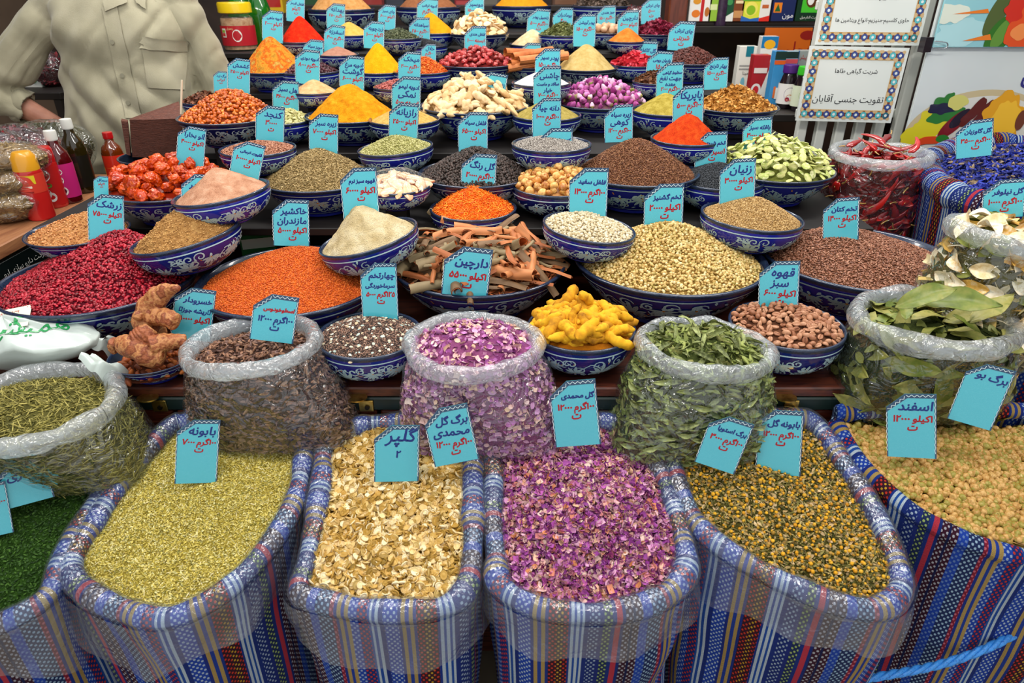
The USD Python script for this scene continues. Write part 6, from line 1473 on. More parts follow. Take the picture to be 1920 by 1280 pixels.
fill("chamomile", "chamomile_flower_mix", "yellow chamomile flower heads and green bits filling the sack", "chamomile flowers", pw("flower_bed", ["2c2c0c", "46421a", "5c5220"], (400, 0.004), 70), plane,
     [([STR, FLK], gr("chamomile_green", ["44461a", "6a6428", "8c8040", "b09c64", "343a12"], 0.7), (0.012, 0.0034, 0.003), 4200, 0.9), ([blob(2, (0.5, 0.5, 0.42), 0.1, 1.5, 1)], gr("chamomile_head", ["b07408", "d49810", "dca828", "987018", "b08c48"], 0.6), (0.0064, 0.0064, 0.0064), 1150, 0.6), ([FLK], gr("chamomile_petal", ["b89868", "d0b488", "a4844c"], 0.7), (0.010, 0.005, 0.005), 1200, 0.9)], dome=0.02, amp=0.008, seed=15)
M_esp = gr("rue_capsule", ["946a30", "bc8c48", "d0a868", "a87c3c", "8c8434", "a8984c", "d8b880"], 0.5, nz=3.0)
fill("espand", "rue_capsule_bed", "tan wild rue capsules and stalks lying deeper in the wide sack", "wild rue", pw("rue_bed", ["4c3c14", "6c5620"], (300, 0.004), 60), plane,
     [([blob(4, (0.5, 0.5, 0.45), 0.08, 1.3, 2)], M_esp, (0.0125, 0.0125, 0.012), 2700, 0.9), ([g_strand(0.5)], gr("rue_stalk", ["c09850", "dcb878", "a87c38"], 0.7), (0.040, 0.0026, 0.0026), 420, 0.5)], dome=0.03, amp=0.012, seed=16)


def loose(key, name, label, cat_, group, protos, m, size, n, tilt, lift, seed, box_px):
    """Single seeds on a sack's surface, those nearest the camera first."""
    s = SACKS[key]
    rng = np.random.default_rng(seed)
    p = poly_points(rng, s["poly"].buffer(-0.006), 9000)
    z = s["z"](p[:, 0], p[:, 1])
    P = np.zeros((0, 2))
    order = np.argsort(np.linalg.norm(np.c_[p, z] - EYE, axis=1))
    keep = []
    for i in order:
        if not len(P) or np.min(((P - p[i]) ** 2).sum(1)) > (0.92 * size[0]) ** 2:
            P = np.vstack([P, p[i]])
            keep.append(i)
            if len(keep) >= n:
                break
    nr = normals_of(s["z"], p[keep, 0], p[keep, 1])
    q = quats(nr, rng, tilt)
    for j, i in enumerate(keep):
        obj(name, protos[j % len(protos)], m, smooth=True, label=label, cat=cat_, group=group, loc=(p[i, 0], p[i, 1], z[i] + lift), R=Rot.from_quat(q[j]).as_matrix(), s=np.array(size) * rng.uniform(0.85, 1.2))


dk = lathe([(0, 0.10), (0.12, 0.10), (0.2, 0.07), (0.30, -0.03), (0.38, 0.02), (0.44, 0.10), (0.5, 0.02), (0.46, -0.12), (0.3, -0.18), (0, -0.2)], 16)
dk = tm(dk)
dk.vertices = dk.vertices * [1.0, 0.78, 1.0]
loose("golpar", "golpar_seed", "flat pale golpar seed with a raised rim on top of its sack", "golpar seed", "golpar seeds on top of the sack", [dk], M_gol, (0.0165, 0.0165, 0.011), 290, 0.5, 0.005, 21, None)
loose("espand", "rue_capsule", "round tan wild rue capsule on top of the wide sack", "wild rue capsule", "wild rue capsules on top of the sack", [blob(5, (0.5, 0.5, 0.47), 0.08, 1.3, 2), blob(6, (0.5, 0.48, 0.46), 0.10, 1.3, 2)], M_esp, (0.0130, 0.0130, 0.0124), 290, 0.8, 0.007, 22, None)


# ------------------------------------------------------------------ clear plastic bags
def section(rx, ry, e, n=84):
    a = np.linspace(0, 2 * np.pi, n, endpoint=False)
    c, s = np.cos(a), np.sin(a)
    return np.c_[rx * np.sign(c) * np.abs(c) ** (2 / e), ry * np.sign(s) * np.abs(s) ** (2 / e)]


BAGS = {}


def bag(key, label, collar, base_c, base_r, col_r, bulge=0.02, seed=1, tilt=(0.0, 0.0), e0=3.2, lean=0.0, roll=0.015, n=84):
    """collar, base_c: centres in 3-D; radii (x, y). Returns the content surface's helper; the film and rolled collar are parts of the bag."""
    collar, base_c = np.asarray(collar, float), np.asarray(base_c, float)

    def rows(off, ts, wr):
        out = []
        for q in ts:
            qq = np.clip(q, 0, 1)
            m = qq**1.0
            rx = base_r[0] * (1 - m) + col_r[0] * m + bulge * math.sin(math.pi * min(1, qq * 0.95 + 0.05)) + off
            ry = base_r[1] * (1 - m) + col_r[1] * m + bulge * math.sin(math.pi * min(1, qq * 0.95 + 0.05)) + off
            if q < 0.06:
                k = 0.80 + 0.2 * math.sqrt(max(0, q) / 0.06)
                rx, ry = rx * k, ry * k
            s2 = section(rx, ry, e0 * (1 - m) + 2.0 * m, n)
            cc = base_c * (1 - q) + collar * q
            a = np.linspace(0, 2 * np.pi, n, endpoint=False)
            z = cc[2] + (tilt[0] * s2[:, 0] + tilt[1] * s2[:, 1]) * m
            P = np.c_[cc[:2] + s2, z]
            d = s2 / np.linalg.norm(s2, axis=1, keepdims=True)
            w = wr * ((fbm(np.c_[P[:, 0] * 14, P[:, 1] * 14, P[:, 2] * 10 + seed], 3, seed) - 0.5) * 2)
            P[:, :2] += d * w[:, None]
            out.append(P)
        return np.stack(out, 0)

    t = thing("plastic_bag", label, "plastic bag", (0, 0, 0))
    V = rows(0.006, np.r_[-0.01, np.linspace(0.0, 1.0, 34)], 0.009)
    fine = 0.0035 * np.abs(noise(V * np.array([70, 70, 22]), seed + 2) - 0.5) * 2
    cen = V.mean(1, keepdims=True)
    dv = V - cen
    dv[..., 2] = 0
    V = V + dv / (np.linalg.norm(dv, axis=-1, keepdims=True) + 1e-9) * fine[..., None]
    v, f = grid_mesh(V, wrap_v=True)
    obj("film", (v, f), M_skin, t, smooth=True)
    C = V[-1]
    C = np.array([C[i] for i in range(0, n)])
    lumpy = roll * (1 + 0.55 * (noise(C * 22, seed + 5) - 0.5)[:, None] + 0.28 * (noise(np.repeat(C[:, None], 14, 1).reshape(-1, 3) * 55 + np.tile(np.arange(14)[:, None] * 3.7, (n, 1)), seed).reshape(n, 14) - 0.5))
    C2 = C + np.c_[np.zeros((n, 2)), -0.25 * roll + 0.010 * (noise(C * 9, seed) - 0.5)]
    obj("rolled_collar", sweep(C2, lumpy, 14, closed=True, squash=1.15), M_roll, t, smooth=True)
    tail = rows(0.004, np.linspace(1.0, 0.93, 3), 0.009)
    BAGS[key] = dict(rows=rows, collar=collar, col_r=col_r, tilt=tilt, thing=t, n=n)
    return t


def bag_fill(key, name, label, cat_, m, grains_, top=0.9, dome=0.02, seed=1, side=0.62):
    g = BAGS[key]
    V = g["rows"](-0.002, np.linspace(0.0, top, 26), 0.009)
    t = thing(name, label, cat_, (0, 0, 0), kind="stuff")
    n = g["n"]
    last = V[-1]
    c = last.mean(0)
    caps = [V]
    for q in (0.9, 0.78, 0.62, 0.42, 0.2, 0.02):
        r = c + (last - c) * q
        r[:, 2] += dome * (1 - q * q) + 0.008 * (fbm(r * 45, 2, seed) - 0.5)
        caps.append(r[None])
    W = np.concatenate(caps, 0)
    v, f = grid_mesh(W, wrap_v=True)
    mesh = tm((v, f))
    if ((mesh.triangles_center - v.mean(0)) * mesh.face_normals).sum() < 0:
        f = f[:, ::-1]
        mesh = tm((v, f))
    obj("surface", (v, f), m, t, smooth=True, kind="stuff")
    nf, ar = mesh.face_normals, mesh.area_faces
    wgt = np.where((nf[:, 1] < 0.45) | (nf[:, 2] > 0.4), ar, 0)
    rng = np.random.default_rng(seed)
    for protos, gm, (L, W_, T), cover, tilt in grains_:
        k = int(cover * wgt.sum() / (L * W_))
        fi = rng.choice(len(ar), k, p=wgt / wgt.sum())
        u, w = rng.random(k), rng.random(k)
        sw = u + w > 1
        u[sw], w[sw] = 1 - u[sw], 1 - w[sw]
        tr = mesh.triangles[fi]
        p = tr[:, 0] + u[:, None] * (tr[:, 1] - tr[:, 0]) + w[:, None] * (tr[:, 2] - tr[:, 0])
        nn = nf[fi]
        p = p + nn * (rng.uniform(-0.3, 0.3, k) * T)[:, None]
        sc = rng.uniform(0.7, 1.2, k)[:, None] * np.array([L, W_, T])
        tl = np.where(nn[:, 2] > 0.5, tilt, tilt * side)
        q = quats(nn + rng.normal(0, 1, (k, 3)) * tl[:, None], rng, 0.0)
        instancer("grains", t, [(a, gm, True) for a in protos], p, q, sc)
    g["mesh"] = mesh
    return t


def bag_px(key, label, cx, cy, cw, yc, bx, by, bw, bd, base_z=None, base_y=None, ry=0.86, **kw):
    C = at_y(cx, cy, yc)
    rx = cw / (2 * F) * np.dot(C - EYE, [0, CP, -SP])
    B = on_plane(bx, by) if base_z is None else at_y(bx, by, base_y)
    bxr = bw / (2 * F) * np.dot(B - EYE, [0, CP, -SP])
    Bc = np.array([B[0], (B[1] if base_y is None else base_y) + bd, (B[2] if base_z is None else base_z) + 0.004])
    return bag(key, label, C, Bc, (bxr, bd), (rx * 0.94, rx * ry), **kw)


bag_px("rosemary", "clear plastic bag of dried rosemary standing on the dark green herb sack", 62, 757, 290, 1.05, 55, 935, 400, 0.085, seed=31, tilt=(-0.02, 0.0), bulge=0.008, roll=0.017)
bag_fill("rosemary", "rosemary_needles", "dry olive green rosemary needles filling the clear bag", "rosemary", pw("rosemary_bed", ["3c3a18", "565226"], (300, 0.004), 60), [([g_strand(0.15), g_strand(-0.3)], gr("rosemary_needle", ["625c28", "8a823c", "b0a458", "726c30", "4c4c20"], 0.6), (0.026, 0.0028, 0.0024), 2.4, 0.5)], seed=31)
bag_px("lavender", "clear plastic bag of brown dried lavender between two sacks", 472, 645, 236, 1.16, 505, 858, 306, 0.075, seed=32, tilt=(0.06, -0.05), bulge=0.012)
bag_fill("lavender", "lavender_flowers", "brown curled lavender flowers filling the clear bag", "dried lavender", pw("lavender_bed", ["2c1c14", "44302a"], (300, 0.004), 60), [([g_flake(0.9), g_strand(0.6)], gr("lavender_bit", ["4a3026", "74503c", "986e54", "5c3e32", "7c6058", "b08868"], 0.65), (0.014, 0.0062, 0.006), 2.3, 0.9)], seed=32)
bag_px("rosebag", "clear plastic bag of pink and purple rose petals behind the rose sack", 887, 645, 240, 1.17, 906, 866, 296, 0.075, seed=33, bulge=0.014)
bag_fill("rosebag", "rose_petals", "pink and purple rose petals filling the clear bag", "rose petals", pw("rosebag_bed", ["6c2c60", "8c4c70"], (300, 0.004), 60), [(PETALS, gr("bag_rose_petal", ["a858a0", "d098c4", "e4b4b4", "ecc8a4", "94408c", "c078b4", "f4d8c8"], 0.6), (0.0135, 0.010, 0.009), 2.2, 0.9)], seed=33, top=0.985, dome=0.03)
bag_px("stevia", "clear plastic bag of dried stevia leaves behind the chamomile sack", 1322, 650, 230, 1.165, 1300, 878, 292, 0.075, seed=34, tilt=(-0.05, -0.03), bulge=0.014)
bag_fill("stevia", "stevia_crumbs", "broken green stevia leaves deeper in the clear bag", "stevia", pw("stevia_bed", ["2a3414", "40481e"], (300, 0.004), 60), [([g_flake(0.6, True, 5, 3), g_strand(0.3)], gr("stevia_bit", ["566428", "7c8840", "a0a85c", "485420", "8c8a4c"], 0.6), (0.026, 0.0085, 0.008), 2.2, 0.7)], seed=34, top=0.975, dome=0.03)
bag_px("bayleaf", "clear plastic bag of bay leaves standing on the wild rue sack", 1752, 597, 268, 1.20, 1740, 800, 318, 0.085, seed=35, tilt=(0.04, -0.02), bulge=0.012, roll=0.017)
bag_fill("bayleaf", "bay_leaf_bits", "olive bay leaf bits deeper in the clear bag", "bay leaf bits", pw("bay_bed", ["20280e", "343c16"], (200, 0.004), 40), [([g_flake(0.5, True, 5, 3)], gr("bay_bit", ["4c5820", "6a7230", "868440", "3c481a"], 0.45), (0.034, 0.015, 0.010), 1.0, 0.5)], seed=35, top=0.9)
obj("wooden_crate", box(0.19, 0.20, 0.84, (1.055, 2.0, 0.42), 0.004), M_dark, label="dark wooden crate under the red chilli bag", cat="crate")
bag_px("chilli", "clear plastic bag of dried red chillies behind the flax bowl", 1650, 288, 168, 1.97, 1640, 420, 150, 0.085, base_z=0.842, base_y=1.90, seed=36, bulge=0.012, roll=0.013)
bag_fill("chilli", "chilli_skins", "red chilli skins deeper in the clear bag", "chilli skins", pw("chilli_bed", ["3c0808", "5c1010"], (200, 0.004), 40), [([g_flake(0.9, True, 5, 3)], gr("chilli_skin_bit", ["5c0a0c", "8c1414", "a82020"], 0.3), (0.04, 0.018, 0.014), 1.4, 0.5)], seed=36, top=0.88)
bag_px("lotus", "clear plastic bag of cream lotus flowers beside the flax bowl", 1892, 438, 200, 1.27, 1880, 600, 205, 0.07, base_z=0.822, base_y=1.20, seed=37, tilt=(-0.12, 0.0), bulge=0.016)
bag_fill("lotus", "lotus_leaf_bits", "green and cream lotus bits deeper in the clear bag", "lotus bits", pw("lotus_bed", ["34340e", "605a20"], (200, 0.004), 40), [(PETALS, gr("lotus_bit", ["6a7028", "c8a860", "e4d0a0", "f0e4c8", "8c7c34", "d8a040", "4c5a1c"], 0.6), (0.034, 0.017, 0.014), 1.6, 0.8)], seed=37, top=0.93, dome=0.04)


def bag_pieces(key, name, label, cat_, group, variants, n, size, seed, tilt=0.35, top=0.35, lift=0.004):
    """Leaves and pods that can be told apart: against the bag's film and lying in its mouth."""
    mesh = BAGS[key]["mesh"]
    rng = np.random.default_rng(seed)
    nf, ar = mesh.face_normals, mesh.area_faces
    w = np.where(nf[:, 2] > 0.5, ar * top * 3, np.where(nf[:, 1] < -0.25, ar, 0))
    P = []
    mind = size[0] * 0.34
    for _ in range(n * 40):
        fi = rng.choice(len(ar), p=w / w.sum())
        c = mesh.triangles_center[fi]
        if all(np.linalg.norm(c - p) > mind for p, _ in P):
            P.append((c, nf[fi]))
            if len(P) >= n:
                break
    nn_ = np.array([x for _, x in P])
    q = quats(nn_ + rng.normal(0, 1, (len(P), 3)) * np.where(nn_[:, 2] > 0.5, tilt, 0.10)[:, None], rng, 0.0)
    for i, (c, nn) in enumerate(P):
        me, mt, sm, ti = variants[i % len(variants)]
        obj(name, me, mt, smooth=sm, tint=ti, label=label, cat=cat_, group=group, loc=c + nn * (lift if nn[2] > 0.5 else -0.002) * rng.uniform(0.3, 1.2), R=Rot.from_quat(q[i]).as_matrix(), s=np.asarray(size) * rng.uniform(0.8, 1.15))


def m_leaf(seed, wd=0.36, fold=0.25, bend=0.12):
    """A leaf with a midrib crease, pointed at both ends, of some thickness."""
    x = np.linspace(-0.5, 0.5, 13)
    w = np.linspace(-1, 1, 7)
    X, W = np.meshgrid(x, w, indexing="ij")
    half = wd * 0.5 * np.clip(np.cos(np.pi * X) ** 0.75, 0.01, 1) * (1 - 0.25 * X)
    Z = fold * np.abs(W) * half + bend * np.sin(3 * X + seed) + 0.025 * np.sin(12 * X + 5 * W + seed) * np.abs(W)
    top = np.stack([X, W * half, Z + 0.004], -1)
    bot = np.stack([X, W * half, Z - 0.004], -1)
    (v1, f1), (v2, f2) = grid_mesh(top), grid_mesh(bot)
    return np.vstack([v1, v2]), np.vstack([f1, f2[:, ::-1] + len(v1)])


M_bay = gr("bay_leaf", ["46561c", "66742c", "848440", "989250", "586826"], 0.4, nz=5.0)
pb = [(m_leaf(i, 0.36), M_bay, True, None) for i in range(6)]
bag_pieces("bayleaf", "bay_leaf", "flat olive bay leaf pressed inside the clear bag", "bay leaf", "bay leaves in the clear bag", pb, 70, (0.088, 0.092, 0.07), 51, 0.28, 0.8)
for i, (px, py, yaw, tl, sz) in enumerate([(1735, 560, 0.15, 0.25, 0.105), (1800, 570, -0.25, 0.35, 0.13), (1860, 578, 0.5, 0.45, 0.10), (1700, 577, 1.2, 0.2, 0.06), (1775, 548, -0.05, 0.1, 0.075), (1815, 588, 0.1, 0.3, 0.09)]):
    obj("bay_leaf", m_leaf(i + 20, 0.38, 0.3, 0.1), M_bay, smooth=True, label=["broad bay leaf lying at the near side of the bag mouth", "largest glossy bay leaf stretched over the bag mouth", "yellowish bay leaf at the outer end of the bag mouth", "smallest upright bay leaf in the bag mouth", "bay leaf standing farthest back in the bag mouth", "bay leaf under the largest one in the bag mouth"][i], cat="bay leaf", loc=at_y(px, py, 1.10 + 0.015 * i), R=Rot.from_euler("zyx", [yaw, -tl, 0.5]).as_matrix(), s=sz)
M_stv = gr("stevia_leaf", ["525c2e", "747c44", "98a064", "464e26", "848448"], 0.5, nz=4.0)
bag_pieces("stevia", "stevia_leaf", "narrow folded dry stevia leaf in the clear bag", "stevia leaf", "stevia leaves in the clear bag", [(m_leaf(i, 0.17, 0.7, 0.18), M_stv, True, None) for i in range(6)], 170, (0.052, 0.06, 0.06), 52, 0.4, 1.0)


def m_chilli(seed):
    rng = np.random.default_rng(seed)
    x = np.linspace(0, 1, 18)
    k = rng.uniform(0.6, 1.5)
    a = k * x + 0.2 * np.sin(5 * x + seed)
    p = np.c_[np.cumsum(np.cos(a)) / 18, np.cumsum(np.sin(a)) / 18, 0.05 * np.sin(4 * x + seed)]
    r = 0.135 * (1 - x) ** 0.55 * np.clip(x * 9, 0.35, 1)
    rr = r[:, None] * (1 + 0.35 * (noise(np.stack(np.broadcast_arrays(x[:, None] * 9, np.arange(10)[None] * 1.1, seed * 1.0), -1), seed) - 0.5))
    body = tm(sweep(p, rr, 10, squash=0.5))
    s = np.linspace(0, 1, 6)
    st = tm(sweep(np.c_[-0.22 * s, -0.08 * s * s, 0.03 * s], 0.016 + 0.012 * (1 - s) ** 2, 6))
    m = cat([body, st])
    red, tan = np.array(lin(["8c1010", "b41c18", "a01414", "701010"][seed % 4])), np.array(lin("b08c4c"))
    ti = np.vstack([np.repeat(red[None], len(body.vertices), 0), np.repeat(tan[None], len(st.vertices), 0)])
    m.vertices = m.vertices - [0.35, 0.2, 0]
    return m, ti


M_chl = usdkit.material(stage, "/World/Looks/chilli_skin", {"at": ("attribute", {"attribute": "tint"}), "p": ("principled_bsdf", {"roughness": 0.22, "coat_weight": 0.4})}, [("at.color", "p.base_color")], surface="p.BSDF")
ch = [(*[m_chilli(i)[0], M_chl, True, m_chilli(i)[1]],) for i in range(7)]
bag_pieces("chilli", "red_chilli", "shiny dried red chilli with a tan stalk inside the clear bag", "chilli", "red chillies in the clear bag", ch, 80, (0.095, 0.095, 0.095), 53, 0.35, 1.2)
for i, (px, py) in enumerate([(1600, 268), (1628, 272), (1655, 276), (1672, 262), (1690, 274), (1712, 272), (1640, 262)]):
    obj("red_chilli", ch[i][0], M_chl, smooth=True, tint=ch[i][3], label="shiny red chilli lying over the mouth of the clear bag", cat="chilli", group="red chillies on top of the bag", loc=at_y(px, py, 1.95 + 0.012 * (i % 3)), R=Rot.from_euler("zyx", [i * 1.3, 0.25 * math.sin(i), 0.3]).as_matrix(), s=0.085)
M_lot = gr("lotus_petal", ["c8a464", "e4d0a4", "f2e8d0", "dcae54", "b88a3c"], 0.55, nz=4.0)
M_ltg = gr("lotus_leaf", ["5a6422", "7c8034", "48541a"], 0.5, nz=4.0)
bag_pieces("lotus", "lotus_petal", "curled cream lotus petal or green sepal in the clear bag", "lotus petal", "lotus petals in the clear bag", [(m_leaf(i, 0.5, 0.7, 0.22), M_lot if i % 3 else M_ltg, True, None) for i in range(9)], 150, (0.05, 0.056, 0.05), 54, 0.5, 1.4, 0.008)

# the blue borage sack up at the side, with its thick rolled kilim rim
zb = 1.055
sack("borage", "striped sack holding blue borage flowers beside the menu board", [at_z(px, py, zb) for px, py in [(1742, 300), (1738, 325), (1762, 350), (1822, 378), (1900, 395), (2010, 390), (2060, 330), (1990, 285), (1880, 272), (1790, 280)]], CLOTH[0], roll=0.036, liner=False, seed=8, foot=0.7)
fill("borage", "borage_flowers", "dark blue dried borage flowers filling the side sack", "borage", pw("borage_bed", ["0c1238", "18205c"], (300, 0.004), 60), lambda y: zb + 0 * y, [([g_flake(0.8), g_strand(0.5)], gr("borage_bit", ["141c60", "26349c", "3848b4", "1a2474", "101440", "a8906c"], 0.6), (0.022, 0.0085, 0.008), 3200, 0.8)], dome=0.05, amp=0.012, seed=18)
# a standing bundle of the same cloth at the edge of the picture
q = np.linspace(0, 1, 24)
rr = 0.13 * (1 - 0.35 * np.clip((q - 0.75) / 0.25, 0, 1) ** 2) * (1 + 0.06 * np.sin(9 * q))
rows = [np.c_[(section(r, r * 0.8, 2.2, 60) + [1.20, 1.30]), np.full(60, 0.96 * t_)] for r, t_ in zip(rr, q)]
rows.append(np.c_[section(0.02, 0.02, 2, 60) + [1.20, 1.30], np.full(60, 0.97)])
V = np.stack([np.vstack([r, r[:1]]) for r in rows], 0)
V[..., :2] += 0.012 * (noise(V * np.array([14, 14, 6]), 3)[..., None] - 0.5)
uvv = np.stack(np.broadcast_arrays(np.linspace(0, 0.7, 61)[None], np.linspace(0, 0.97, 25)[:, None]), -1).reshape(-1, 2)
obj("cloth_bundle", grid_mesh(V), CLOTH[2], smooth=True, uv=uvv, label="dark blue patterned cloth bundle standing behind the wild rue sack", cat="cloth bundle")
# blue rope hanging across the wild rue sack
rp = smooth_path([at_y(px, py, y) for px, py, y in [(1470, 1300, 0.80), (1560, 1282, 0.82), (1660, 1266, 0.84), (1760, 1246, 0.86), (1850, 1215, 0.87), (1930, 1172, 0.90), (2050, 1100, 0.98)]], 90)
rope = thing("blue_rope", "bright blue twisted rope slung across the wild rue sack", "rope", (0, 0, 0))
s = np.linspace(0, 1, 90)
tn = np.gradient(rp, axis=0)
tn /= np.linalg.norm(tn, axis=1, keepdims=True)
a1 = np.cross(tn, [0, 0, 1.0])
a1 /= np.linalg.norm(a1, axis=1, keepdims=True)
b1 = np.cross(a1, tn)
for k in range(3):
    ph = s * 60 + k * 2.094
    obj("strand", sweep(rp + 0.0042 * (np.cos(ph)[:, None] * a1 + np.sin(ph)[:, None] * b1), 0.0045, 7), mat("rope_blue", ["1c6cc0", "3a8cd8", "1658a8"], 0.45, nz=200.0, space="pos"), rope, smooth=True)
# ------------------------------------------------------------------ price cards
M_card = None
_mats["card_board"] = usdkit.material(stage, "/World/Looks/card_board", {
    "g": ("texture_coordinate", {}), "v": ("voronoi_texture", {"scale": 75.0, "feature": "distance_to_edge"}), "r": ("rgb_ramp", {"ramp": [(0.0, lin("6cccd6")), (0.03, lin("4ab4c2")), (0.06, lin("40acbc")), (1.0, lin("3ea9ba"))]}),
    "p": ("principled_bsdf", {"roughness": 0.22, "coat_weight": 0.7, "coat_roughness": 0.08})}, [("g.object", "v.vector"), ("v.distance", "r.fac"), ("r.color", "p.base_color")], surface="p.BSDF")
M_card = _mats["card_board"]
M_edge = mat("card_border_navy", "123a5c", 0.22, coat=0.7)
M_zig = mat("card_border_white", "d8ecec", 0.25, coat=0.5)
M_inkb = mat("blue_marker_ink", "0e2a74", 0.35)
M_inkr = mat("red_marker_ink", "a00c1c", 0.35)
M_inkk = mat("black_ink", "16181c", 0.4)
CARD_N = [0]


def card(what, bbox, y, lines, rot=0.0, lean=10.0, bare=False):
    """A laminated card with a cut corner. bbox: its pixels; y: how far away its foot stands; lines: (text, ink, size)."""
    CARD_N[0] += 1
    seed = CARD_N[0]
    x0, y0, x1, y1 = bbox
    foot = at_y((x0 + x1) / 2, y1, y)
    nh = np.array([EYE[0] - foot[0], EYE[1] - foot[1], 0.0])
    nh[0] *= 0.7
    nh /= np.linalg.norm(nh)
    l = math.radians(lean)
    Z = np.array([0, 0, 1.0])
    N, U = nh * math.cos(l) + Z * math.sin(l), Z * math.cos(l) - nh * math.sin(l)
    X = np.cross(U, N)
    p0, p1 = project(foot), project(foot + U * 0.03)
    r = math.radians(rot) - math.atan2(p1[0] - p0[0], p0[1] - p1[1])  # a card stands as its bearer stuck it in: `rot` degrees off the upright
    X, U = X * math.cos(r) - U * math.sin(r), U * math.cos(r) + X * math.sin(r)
    e = 0.01
    pw_ = np.linalg.norm(project(foot + X * e) - project(foot)) / e
    ph_ = np.linalg.norm(project(foot + U * e) - project(foot)) / e
    W = (x1 - x0) / pw_ * (1 - 0.10 * abs(math.sin(2 * r)))
    H = (y1 - y0) / ph_ * 1.02 / W
    foot = foot - U * 0.006
    R = np.stack([X, U, N], 1)
    t = thing("price_card", f"turquoise price card {what}", "price card", foot, R, W)
    P = sg.Polygon([(-0.5, 0), (0.5, 0), (0.5, H), (-0.12, H), (-0.5, H - 0.33)])
    slab = trimesh.creation.extrude_polygon(P, 0.012, engine="earcut")
    slab.apply_translation([0, 0, -0.012])
    obj("board", slab, M_card, t, smooth=False)
    z = 0.0022
    up = lambda q, h=z: np.c_[q, np.full(len(q), h)]
    inner = sg.Polygon([(-0.475, -0.1), (0.468, -0.1), (0.455, H - 0.105), (-0.075, H - 0.105), (-0.475, H - 0.43)])
    obj("border", flat([P.difference(inner)], up), M_edge, t, smooth=False)
    zz = []
    for a, b, n in (((-0.10, H - 0.025), (0.45, H - 0.025), 5), ((-0.48, H - 0.37), (-0.13, H - 0.055), 4), ((0.482, H - 0.1), (0.482, 0.12), 9), ((-0.488, H - 0.45), (-0.488, 0.15), 7)):
        a, b = np.array(a), np.array(b)
        d = b - a
        w = np.array([d[1], -d[0]]) / np.linalg.norm(d) * (0.05 if n < 7 else 0.016)
        if n == 9:
            w = w * np.sign(-w[0])
        pts = [a + d * (k / (2 * n)) + (w if k % 2 else 0 * w) for k in range(2 * n + 1)]
        zz.append(sg.LineString(pts).buffer(0.0055, cap_style=2, join_style=2))
    obj("zigzag_pattern", flat(zz, lambda q: up(q, 0.0035)), M_zig, t, smooth=False, kind="stuff")
    if not bare:
        y_ = H - 0.40
        for ink, nm in (("b", "lettering"), ("r", "price_lettering"), ("k", "black_lettering")):
            polys, yy = [], y_
            for tx, ik, sz in lines:
                ps = text_line(tx, 0.02 if yy < H - 0.5 else 0.08, yy, sz, 0.80 if yy < H - 0.45 else 0.70, seed * 3 + len(tx))
                a = math.radians(-3 + (seed * 7 % 5))
                if ik == ink:
                    polys += [sa.rotate(g.buffer(0.008), a, origin=(0, yy), use_radians=True) for g in ps]
                yy -= sz * 1.28
            if polys:
                obj(nm, flat(polys, lambda q: up(q, 0.003)), {"b": M_inkb, "r": M_inkr, "k": M_inkk}[ink], t, smooth=False, kind="stuff")
    return t


by = lambda k, d=0.0: BOWLS[k]["base"][1] + d


def L(title, price=None, title2=None, rial=True, ink="b", pink="r"):
    out = [(title, ink, 0.215)]
    if title2:
        out.append((title2, ink, 0.20))
    if price:
        out.append((price, pink, 0.165))
        if rial:
            out.append(("ت", pink, 0.15))
    return out


